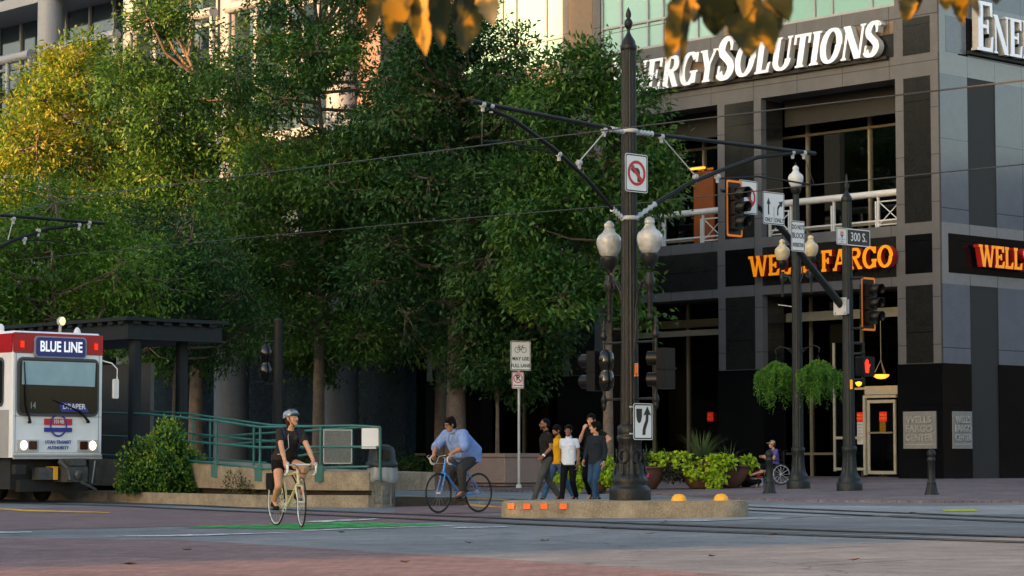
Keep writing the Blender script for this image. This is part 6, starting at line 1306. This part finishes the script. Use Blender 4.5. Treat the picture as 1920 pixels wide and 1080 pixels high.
def walk(front='L', stride=.6, armL=(.05, .0), armR=(.05, .0), yaw=0., lean=.0, hipw=.09):
    """armL/armR: (forward reach of the hand, how far the elbow is bent up)."""
    J = {'pelvis': V(0, 0, .95), 'waist': V(0, -.01-lean*.4, 1.12), 'chest': V(0, -.015-lean*.8, 1.3), 'neck': V(0, -.01-lean, 1.47), 'head': V(0, -.045-lean*1.15, 1.625), 'yaw': yaw}
    for sd_, sg, (af, ab) in (('L', 1, armL), ('R', -1, armR)):
        J['sh'+sd_] = V(sg*.168, 0-lean*.9, 1.39); J['hp'+sd_] = V(sg*hipw, 0, .92)
        el = V(sg*.215, .06-af*.35-lean*.6, 1.14); J['el'+sd_] = el; d = V(-sg*.02, -math.sin(ab*1.6)-af*.9, -math.cos(ab*1.6)).normalized(); J['wr'+sd_] = el+d*.245
        f = (sd_ == front); an = V(sg*.08, (-.5 if f else .5)*stride, .1 if f else .15+.1*stride*.5)
        an.z = .095 if f else .15; hp = J['hp'+sd_]; kn = ik(hp, an, .43, .425, (0, -1, .1)); J['an'+sd_] = an; J['kn'+sd_] = kn; J['toe'+sd_] = V(sg*.08, -1, .12 if f else -.45).normalized()
    return J
BLKP = cloth('black_polo', (.018, .018, .02)); YLP = cloth('yellow_polo', (.78, .40, .015)); WHP = cloth('pale_blue_polo', (.66, .76, .95)); NVY = cloth('dark_navy', (.02, .028, .04)); GRYT = cloth('grey_trouser', (.085, .09, .088)); DKT = cloth('black_trouser', (.009, .009, .014)); JN = denim('blue', (.035, .09, .2)); JN2 = denim('deep_blue', (.02, .055, .12))
SHB = cloth('shoe_black', (.02, .02, .025)); SHW = mat('shoe_sole_white', (.6, .6, .62), .5); SHBR = mat('brown_leather', (.07, .025, .015), .4, var=.2)
def pp_(px, Y, z=0.): a = ray(px, 858)[0]/ray(px, 858)[1]; return (a*Y, Y, z)
person('man in black polo and grey trousers with sunglasses, leading the walking group', pp_(1025, 50.6), R(-68), walk('L', .62, (.15, .45), (-.1, .05), R(-8)), 'brown', 1.80, BLKP, 'short', GRYT, shoes=SHB, sole=SHW, style='buzz', beard=1, glasses=BLK, curl=(45, 30), watch=('L', SWH), collar=BLKP, hem=.03)
person('man in a yellow polo and jeans looking down, half hidden between two others', pp_(1047, 51.6), R(-62), walk('R', .7, (.0, .1), (.2, .1), R(5)), 'tan', 1.67, YLP, 'short', JN, shoes=SHB, sole=SHW, style='short', hpitch=R(22), collar=YLP, beard=1, hem=.03, bulk=1.06)
person('young man in a pale blue polo and black trousers facing the camera', pp_(1067, 50.4), R(-22), walk('R', .5, (.1, .05), (-.15, .1), R(10)), 'brown', 1.66, WHP, 'short', DKT, shoes=SHB, sole=SHW, style='side', beard=0, collar=WHP, hem=.04)
person('man with bushy black hair in a dark navy long sleeved shirt and jeans', pp_(1118, 50.0), R(-40), walk('L', .3, (.05, .1), (.3, .15), R(-42)), 'light', 1.72, NVY, 'long', JN2, shoes=SHB, style='curly', hem=.05, curl=(20, 35))
Jp = walk('L', .2, (.0, .0), (.1, .1), R(10)); Jp['elL'] = V(.37, .04, 1.25); Jp['wrL'] = V(.22, -.08, 1.08)
Jp['elR'] = V(-.2, -.16, 1.2); Jp['wrR'] = V(-.09, -.2, 1.44)
person('tall man holding a phone to his face behind the man in the navy shirt', pp_(1110, 52.4), R(-25), Jp, 'light', 1.93, cloth('dark_tee', (.012, .013, .015)), 'short', DKT, shoes=SHB, style='short', curl=(30, 60), handdir={'R': (V(.35, .25, 1), V(.3, .9, 0))})
# ---------------------------------------------------------------- bicycles
TYRE = mat('tyre', (.012, .012, .012), .8); RIMS = mat('rim_silver', (.5, .52, .55), .25, .8); RIMB = mat('rim_black', (.02, .02, .022), .3); SPK = mat('spoke', (.35, .36, .38), .3, .8)
def bicycle(label, loc, rz, paint, fork, rim, bar_mat, bar_z, sad_z, steer=0., crank=0., tape=None):
    e = empty('bicycle', loc, rz, label, 'bicycle', None); r = .335
    RW, FW = V(0, .5, .345), V(0, -.5, .345); BB = V(0, .06, .285); ST = V(0, .19, sad_z-.13); HT, HB = V(0, -.335, bar_z-.1), V(0, -.375, bar_z-.24)
    def wheel(c, ang):
        M = Matrix.Rotation(ang, 4, 'Z'); mb = MB(); mb.torus(c, r, .0125, 56, 8, M=M); w_ = mb.build('wheel', TYRE, e); mb = MB(); mb.torus(c, r-.019, .0095, 56, 6, M=M); mb.build('rim', rim, w_)
        mb = MB()
        for i in range(28): t = 2*math.pi*i/28; s = (.03 if i % 2 else -.03); a = M @ V(s, .018*math.cos(t+.9), .018*math.sin(t+.9)); b_ = M @ V(0, (r-.02)*math.cos(t), (r-.02)*math.sin(t)); mb.tube([a+c, b_+c], .0011, 3, caps=False)
        mb.build('spokes', SPK, w_); mb = MB(); mb.tube([c+M @ V(-.05, 0, 0), c+M @ V(-.03, 0, 0), c+M @ V(.03, 0, 0), c+M @ V(.05, 0, 0)], [.01, .018, .018, .01], 10); mb.build('hub', RIMS, w_)
    wheel(RW, 0); wheel(FW, steer)
    f = MB(); f.tube([HB, BB], .0185, 10); f.tube([HT, ST+V(0, -.01, -.03)], .0155, 10); f.tube([BB, ST], .015, 10); f.tube([HB-V(0, .006, .03), HT+V(0, .008, .04)], .021, 12)
    for s in (-1, 1): f.tube([BB+V(s*.03, .02, 0), RW+V(s*.06, 0, 0)], .009, 6); f.tube([ST+V(s*.015, 0, -.03), RW+V(s*.06, 0, 0)], .0085, 6)
    f.tube([BB-V(.04, 0, 0), BB+V(.04, 0, 0)], .023, 12); f.build('frame', paint, e)
    Ms = Matrix.Rotation(steer, 4, 'Z'); 
    f = MB()
    for s in (-1, 1): f.tube([HB+V(s*.045, -.005, -.05), HB.lerp(FW, .6)+V(s*.05, .012, 0), FW+V(s*.05, 0, 0)], [.013, .011, .008], 8)
    f.tube([HB+V(-.045, -.005, -.05), HB+V(.045, -.005, -.05)], .016, 8); f.build('fork', fork, e)
    c = V(0, -.40, bar_z); f = MB(); f.tube([HT+V(0, .01, .02), HT+V(0, -.01, .07), c], .014, 8); f.build('stem', RIMS, e)
    f = MB(); f.tube([c+V(-.2, -.01, 0), c+V(-.08, 0, 0), c+V(.08, 0, 0), c+V(.2, -.01, 0)], .013, 8)
    hb = f.build('handlebar', bar_mat, e)
    for s in (-1, 1):
        f = MB(); f.tube([c+V(s*.2, -.01, 0), c+V(s*.208, -.06, .005), c+V(s*.21, -.1, -.03), c+V(s*.21, -.1, -.09), c+V(s*.21, -.06, -.13), c+V(s*.21, .0, -.14)], .015, 8); f.build('bar_drop', tape or bar_mat, hb)
        f = MB(); f.tube([c+V(s*.21, -.08, .01), c+V(s*.21, -.125, .02), c+V(s*.21, -.13, -.03), c+V(s*.205, -.12, -.1)], [.016, .015, .008, .006], 8); f.build('brake_lever', BLK if tape else RIMS, hb)
        f = MB(); f.tube([c+V(s*.21, -.12, .02), c+V(s*.15, -.24, -.0), c+V(s*.04, -.2, -.12), HT+V(0, -.03, -.02)], .004, 5); f.build('brake_cable', tape or BLK, hb)
    f = MB(); f.tube([ST, V(0, .215, sad_z-.03)], .013, 8); f.build('seatpost', RIMS, e)
    b = Blob(); b.ell((0, .27, sad_z-.01), (.07, .08, .025)); b.cap((0, .22, sad_z-.005), (0, .08, sad_z-.01), .035, .018); b.done('saddle', BLK, e, .008, 1)
    f = MB(); f.torus(BB+V(-.045, 0, 0), .085, .006, 28, 6); f.torus(BB+V(-.045, 0, 0), .04, .008, 20, 6)
    for i in range(5): t = i*1.257; f.tube([BB+V(-.045, .02*math.cos(t), .02*math.sin(t)), BB+V(-.045, .085*math.cos(t), .085*math.sin(t))], .006, 5)
    ck = f.build('chainring', RIMS if not tape else BLK, e); PD = []
    for s in (-1, 1):
        t = crank+(0 if s < 0 else math.pi); p = BB+V(s*.07, .165*math.cos(t), .165*math.sin(t)); PD.append(p+V(s*.05, 0, 0)); f = MB(); f.tube([BB+V(s*.06, 0, 0), p], .01, 6); f.build('crank_arm', RIMS, ck); f = MB(); f.box(p.x+s*.01, p.x+s*.09, p.y-.04, p.y+.04, p.z-.01, p.z+.01); f.build('pedal', BLK, ck)
    f = MB(); pts = [BB+V(-.045, 0, .085), RW+V(-.045, 0, .045), RW+V(-.045, .045, 0), RW+V(-.045, 0, -.04), RW+V(-.045, -.03, -.12), BB+V(-.045, 0, -.085)]; f.tube(pts, .004, 5); f.build('chain', BLK, e)
    f = MB(); f.torus(RW+V(-.045, 0, 0), .04, .01, 20, 6); f.build('cassette', RIMS, e)
    return e, PD[1], PD[0], c            # left pedal, right pedal, bar centre
CRM = mat('cream_paint', (.55, .50, .30), .3, coat=.5); CHR = mat('chrome', (.7, .72, .75), .12, 1.); BLP = mat('blue_paint', (.015, .18, .62), .3, coat=.6, var=.05); WTP = mat('white_tape', (.65, .65, .62), .6)
def rider(pelvis, waist, chest, neck, hd, yaw, c, pedL, pedR, spread=.21, shw=.175, elb=(.5, .2), toeang=-.15, hand_y=-.04, handz=.02, kneeout=.2):
    J = {'pelvis': pelvis, 'waist': waist, 'chest': chest, 'neck': neck, 'head': hd, 'yaw': yaw}
    for sd_, sg, pd in (('L', 1, pedL), ('R', -1, pedR)):
        J['hp'+sd_] = V(sg*.09, pelvis.y, pelvis.z-.03); an = V(sg*.115, pd.y+.07, pd.z+.115); J['an'+sd_] = an; J['kn'+sd_] = ik(J['hp'+sd_], an, .42, .41, (sg*kneeout, -1, .2)); J['toe'+sd_] = V(0, -1, toeang).normalized()
        sh = chest.lerp(neck, .62); J['sh'+sd_] = V(sg*shw, sh.y, sh.z); wr = V(sg*spread, c.y+hand_y, c.z+handz+.03); J['wr'+sd_] = wr; J['el'+sd_] = ik(J['sh'+sd_], wr, .28, .26, (sg*elb[0], .3, -elb[1]))
    return J
wl_ = gp(541, 988.5); bk, pL, pR, c = bicycle('cream road bicycle with drop bars ridden by the woman in the helmet', (wl_.x, wl_.y, .012), R(26), CRM, CRM, RIMS, CHR, .86, .86, steer=R(-11), crank=R(-20))
Jw = rider(V(0, .2, .92), V(0, .13, 1.06), V(0, .0, 1.22), V(0, -.06, 1.36), V(0, -.1, 1.50), R(27), c, pL, pR, shw=.16, elb=(.35, .1), hand_y=-.0)
hdir = {'L': (V(0, -.6, -.75), V(-.3, .6, -.5)), 'R': (V(0, -.6, -.75), V(.3, .6, -.5))}
TEE = cloth('charcoal_tee', (.035, .033, .032)); wm = person('woman in a silver bicycle helmet, charcoal t-shirt and black shorts riding a bicycle', (wl_.x, wl_.y, .012), R(26), Jw, 'light', 1.75, TEE, 'short', cloth('black_shorts', (.012, .01, .011)), 'short', shoes=SHB, hair='brown', style='under', curl=(55, 55), handdir=hdir, female=True, hpitch=R(-8))
Mh = Matrix.Translation(Vector(Jw['head'])) @ Matrix.Rotation(Jw['yaw'], 4, 'Z') @ Matrix.Rotation(R(-8), 4, 'X')
HLM = mat('helmet_silver', (.17, .23, .33), .25, .4, var=.15, scale=10, coat=.5)
mb = MB(); n = 28; vs = []; rings = [(1.0, 0.0), (1.03, .12), (1.0, .35), (.9, .6), (.72, .8), (.45, .94), (.15, 1.0), (.001, 1.01)]
for k_, (rr, zz) in enumerate(rings):
    for j in range(n):
        t = 2*math.pi*j/n; x = .098*rr*math.sin(t); y = .122*rr*-math.cos(t)+.012; z = .028+.105*zz+(.022*math.cos(t) if k_ < 2 else 0)-.0
        vs.append(Mh @ V(x, y, z))
mb.add(vs, [(i*n+j, i*n+(j+1) % n, (i+1)*n+(j+1) % n, (i+1)*n+j) for i in range(len(rings)-1) for j in range(n)], 0, True); hm = mb.build('helmet', HLM, wm)
mb = MB()
for s in (-.055, 0, .055):
    for (y0, z0, y1, z1) in ((-.085, .095, -.03, .132), (.0, .137, .07, .115)):
        kx = math.sqrt(max(0, 1-(s/.098)**2)); a = Mh @ V(s, y0, .028+(z0-.022)*kx+.002); b_ = Mh @ V(s, y1, .028+(z1-.022)*kx+.002); mb.tube([a, a.lerp(b_, .5)+V(0, 0, .004), b_], [.004, .012, .004], 6)
mb.build('helmet_vent', BLK, hm)
mb = MB(); 
for s in (-1, 1): mb.tube([Mh @ V(s*.086, -.02, .03), Mh @ V(s*.07, -.05, -.07), Mh @ V(0, -.05, -.115)], .0045, 5)
mb.build('chin_strap', BLK, hm)
b = Blob(); b.ell(Mh @ V(0, -.03, .052), (.09, .1, .03), Mh.to_3x3().to_4x4()); b.ell(Mh @ V(0, -.11, .045), (.055, .035, .008), Mh.to_3x3().to_4x4()); b.done('cap_visor', mat('visor_teal', (.01, .06, .055), .5), hm, .006, 1)
PKB = cloth('backpack_navy', (.035, .04, .11)); b = Blob(); b.loft([(V(0, .17, .98), .1, .05), (V(0, .17, 1.1), .13, .075), (V(0, .12, 1.28), .12, .07), (V(0, .07, 1.38), .08, .04)], (1, 0, 0)); b.cap(V(-.1, .15, 1.05), V(-.1, .15, 1.2), .045, .04); pk = b.done('backpack', PKB, wm, .009, 2)
mb = MB()
for s in (-1, 1): mb.tube([V(s*.09, .05, 1.36), V(s*.105, -.04, 1.375), V(s*.11, -.125, 1.28), V(s*.12, -.11, 1.15), V(s*.13, .05, 1.04)], .0145, 8)
mb.build('shoulder_strap', PKB, pk)
mb = MB(); mb.tube([V(-.02, -.06, 1.33), V(-.07, -.14, 1.26), V(-.06, -.15, 1.1), V(-.13, -.1, 1.02), V(-.14, .08, 1.0)], .0035, 5); mb.build('earphone_cable', SWH, pk)
e = empty('pannier_bag', (0, 0, 0), 0, 'black bag slung on the rear of the cream bicycle', 'bag'); e.location = (wl_.x, wl_.y, .012); e.rotation_euler = (0, 0, R(26)); b = Blob(); b.loft([(V(-.1, .46, .5), .05, .11), (V(-.1, .46, .62), .055, .13), (V(-.1, .46, .74), .05, .12)], (1, 0, 0)); b.done('bag_body', cloth('bag_black', (.015, .016, .02)), e, .01, 1)
MB().tube([(0, .3, .75), (0, .6, .75)], .008).build('rack', BLK, e)
mb = MB(); mb.tube([V(-.03, -.2, .72), V(.03, -.22, .6), V(.06, -.28, .52), V(.03, -.33, .6), V(-.03, -.34, .72)], .012, 8); bl = mb.build('cable_lock', BLK, bk)
mb = MB(); mb.ell(V(.0, -.52, .5), (.012, .012, .03), 8); mb.build('fork_reflector', ORR, bk)
# the man on the blue bicycle
wm_ = gp(860, 962.5); bk2_, pL, pR, c = bicycle('blue road bicycle with white bars ridden by the man in the light blue shirt', (wm_.x, wm_.y, .012), R(-43), BLP, BLP, RIMB, BLK, .98, .88, steer=R(4), crank=R(12), tape=WTP)
mb = MB(); q = V(0, -.16, .545); 
text(mb, 'TREK', .085, 0, 0, 0, .004, bold=.002); 
th = math.atan2(.74-.285, -.375-.06)
mb2 = MB(); mb2.add([(.0195+v[1]*0+.002, -.16+v[0]*math.cos(-.81)*1.0+v[2]*.6, .515-v[0]*math.sin(-.81)*-1.0*-1+v[2]*.75) for v in mb.v], mb.f); mb2.build('frame_lettering', WTP, bk2_)
mb = MB(); mb.torus((0, .13, .52), .05, .012, 18, 6); mb.build('cable_lock', BLK, bk2_)
Jm = rider(V(0, .24, .99), V(0, .13, 1.13), V(0, -.02, 1.27), V(0, -.14, 1.41), V(0, -.22, 1.53), R(-8), c, pL, pR, shw=.2, elb=(.7, .1), hand_y=.0, kneeout=.35)
mn = person('heavy man with glasses in a light blue shirt and grey trousers riding a blue bicycle', (wm_.x, wm_.y, .012), R(-43), Jm, 'tan', 1.75, cloth('light_blue_shirt', (.22, .34, .68)), 'rolled', cloth('dark_grey_trouser', (.05, .052, .055)), shoes=SHBR, hair='black', style='side', glasses=None, bulk=1.36, curl=(60, 60), handdir=hdir, belly=.09, hpitch=R(14), collar=cloth('light_blue_shirt', (.22, .34, .68)), hem=.06)
# thin rim glasses
Mg = Matrix.Translation(Vector(Jm['head'])) @ Matrix.Rotation(Jm['yaw'], 4, 'Z') @ Matrix.Rotation(R(14), 4, 'X'); mb = MB()
for s in (-1, 1):
    q = [Mg @ V(s*.032+x*.046, -.103, .006+z*.032) for x, z in rrect(-.5, .5, -.5, .5, .22)]; mb.tube(q+[q[0]], .0032, 5); mb.tube([Mg @ V(s*.055, -.1, .014), Mg @ V(s*.081, -.04, .014), Mg @ V(s*.081, .02, .01)], .0035, 5)
mb.tube([Mg @ V(-.01, -.104, .01), Mg @ V(.01, -.104, .01)], .003, 5); mb.build('glasses', BLK, mn)
mb = MB(); mb.tube([V(-.06, -.16, 1.38), V(-.05, -.22, 1.28), V(0, -.22, 1.18), V(.05, -.22, 1.28), V(.06, -.16, 1.38)], .004, 5); mb.build('lanyard', mat('lanyard_dark', (.02, .06, .08), .6), mn)
# ---- two people resting by the flower bowls: one on the ground, one in a wheelchair
wp = gpz(1452, 909); WB = Vector((wp.x, wp.y, wp.z))
Js = {'pelvis': V(0, 0, .12), 'waist': V(0, -.02, .28), 'chest': V(0, -.08, .45), 'neck': V(0, -.13, .6), 'head': V(0, -.2, .735), 'yaw': R(5)}
for sd_, sg in (('L', 1), ('R', -1)):
    Js['sh'+sd_] = V(sg*.17, -.11, .55); Js['hp'+sd_] = V(sg*.1, 0, .1); Js['kn'+sd_] = V(sg*.32, -.3, .16); Js['an'+sd_] = V(-sg*.06, -.36, .08); Js['toe'+sd_] = V(-sg*.9, -.3, -.1).normalized()
    Js['el'+sd_] = V(sg*.24, -.26, .34); Js['wr'+sd_] = V(sg*.14, -.48, .42)
sp2 = gpz(1398, 913)
person('person in dark clothes sitting cross legged on the pavement by the rightmost flower bowl', (sp2.x, sp2.y, sp2.z), R(62), Js, 'light', 1.72, cloth('maroon_top', (.07, .012, .015)), 'short', DKT, shoes=mat('tan_shoe', (.2, .12, .06), .6), style='short', curl=(35, 45))
Jc = {'pelvis': V(0, .02, .58), 'waist': V(0, .03, .74), 'chest': V(0, .0, .92), 'neck': V(0, -.03, 1.08), 'head': V(0, -.07, 1.22), 'yaw': R(0)}
for sd_, sg in (('L', 1), ('R', -1)):
    Jc['sh'+sd_] = V(sg*.17, -.01, 1.03); Jc['hp'+sd_] = V(sg*.1, .0, .56); Jc['kn'+sd_] = V(sg*.12, -.42, .58); Jc['an'+sd_] = V(sg*.11, -.5, .2); Jc['toe'+sd_] = V(0, -1, -.1).normalized()
    Jc['el'+sd_] = V(sg*.22, -.12, .78); Jc['wr'+sd_] = V(sg*.16, -.34, .84)
wpn = person('person in a beige cap and violet top sitting in the wheelchair', WB, R(-72), Jc, 'light', 1.66, cloth('violet_top', (.13, .12, .42)), 'short', cloth('black_leggings', (.012, .012, .014)), shoes=SHB, hair='brown', style='short', curl=(30, 40), female=True)
Mh = Matrix.Translation(Vector(Jc['head'])); b = Blob(); b.ell(Mh @ V(0, .012, .05), (.088, .105, .085)); b.ell(Mh @ V(0, -.12, .05), (.06, .06, .01)); b.done('cap', mat('cap_beige', (.35, .28, .17), .8, var=.15), wpn, .007, 1)
wc = empty('wheelchair', WB, R(-72), 'black wheelchair with large spoked wheels behind the left bollard', 'wheelchair')
for s in (-1, 1):
    mb = MB(); mb.torus((s*.28, .08, .305), .29, .014, 44, 8); w_ = mb.build('wheel', TYRE, wc); mb = MB(); mb.torus((s*.31, .08, .305), .25, .008, 40, 5)
    for i in range(12): t = i*math.pi/6; mb.tube([(s*.28, .08, .305), (s*.28, .08+.28*math.cos(t), .305+.28*math.sin(t))], .007 if i % 2 else .004, 4)
    mb.build('hand_rim', RIMS, w_); mb = MB(); mb.torus((s*.24, -.36, .09), .075, .014, 20, 6); mb.build('caster', TYRE, wc)
mb = MB(); mb.box(-.22, .22, -.28, .2, .44, .48); mb.box(-.22, .22, .18, .22, .5, .95); mb.build('seat', cloth('seat_black', (.012, .012, .013)), wc)
mb = MB()
for s in (-1, 1): mb.tube([(s*.23, .2, .15), (s*.23, .2, .98), (s*.23, .32, 1.0)], .014, 8); mb.tube([(s*.23, .2, .46), (s*.23, -.3, .46), (s*.2, -.48, .14)], .014, 8); mb.tube([(s*.25, .2, .7), (s*.25, -.16, .7), (s*.25, -.2, .46)], .014, 8); mb.box(s*.12-.08, s*.12+.08, -.58, -.42, .1, .115); mb.tube([(s*.24, -.36, .1), (s*.23, -.3, .46)], .012, 6)
mb.build('frame', BLK, wc)
q = gpz(1424, 912); e = empty('plastic_tubs', q, R(15), 'stack of white plastic tubs on the pavement between the two resting people', 'containers'); mb = MB()
mb = MB()
for k_ in range(3): mb.lathe([(.085, k_*.075), (.095, k_*.075+.055), (.103, k_*.075+.057), (.103, k_*.075+.07), (.02, k_*.075+.072)], 20)
mb.build('tub_stack', mat('tub_white', (.55, .58, .68), .4), e)
e = empty('red_cloth_bag', q+V(.0, .02, .23), 0, 'crumpled red bag on top of the white tubs', 'bag'); b = Blob(); b.cap(V(-.05, 0, .02), V(.07, 0, .03), .03, .03); b.cap(V(-.04, 0, .04), V(-.04, 0, .2), .018, .014); b.cap(V(-.04, 0, .2), V(.05, 0, .22), .014, .012); b.cap(V(.05, 0, .22), V(.0, 0, .14), .012, .01); b.done('fabric', cloth('red_bag', (.6, .05, .02)), e, .007, 1)

# a little litter on the road: dry leaves
LW = ('below the blue bicycle', 'on the red paving at lower left', 'on the far concrete patch at right', 'between the rails right of the island', 'on the red paving at lower centre', 'just below the left end of the island', 'on grey asphalt below the yellow domes', 'just right of the green bike lane paint', 'at the lower right of the road', 'nearest the bottom left corner', 'below the middle of the island', 'nearest the bottom edge right of centre')
rdl = random.Random(4); LFD = mat('dry_leaf', (.10, .05, .02), .8, var=.4)
for k_, (px, py) in enumerate(((880, 1024), (350, 1038), (1712, 966), (1218, 1006), (760, 1062), (1020, 1020), (1450, 1008), (640, 1004), (1600, 1058), (240, 1066), (1130, 995), (1335, 1050))):
    p = gp(px, py); e_ = MB(); vs = []; a0 = rdl.uniform(0, 6)
    for j in range(8): a = j*math.pi/4; r_ = .055*(1 if j % 2 else .6)*rdl.uniform(.7, 1.3); vs.append((r_*1.5*math.cos(a), r_*math.sin(a), .012+.02*rdl.random()))
    vs.append((0, 0, .008)); e_.add(vs, [(j, (j+1) % 8, 8) for j in range(8)]); o = e_.build('fallen_leaf', LFD); o.location = (p.x, p.y, .026); o.rotation_euler = (0, 0, a0); tag(o, 'dry fallen leaf on the road, '+LW[k_], 'leaf', 'fallen leaves scattered on the road')
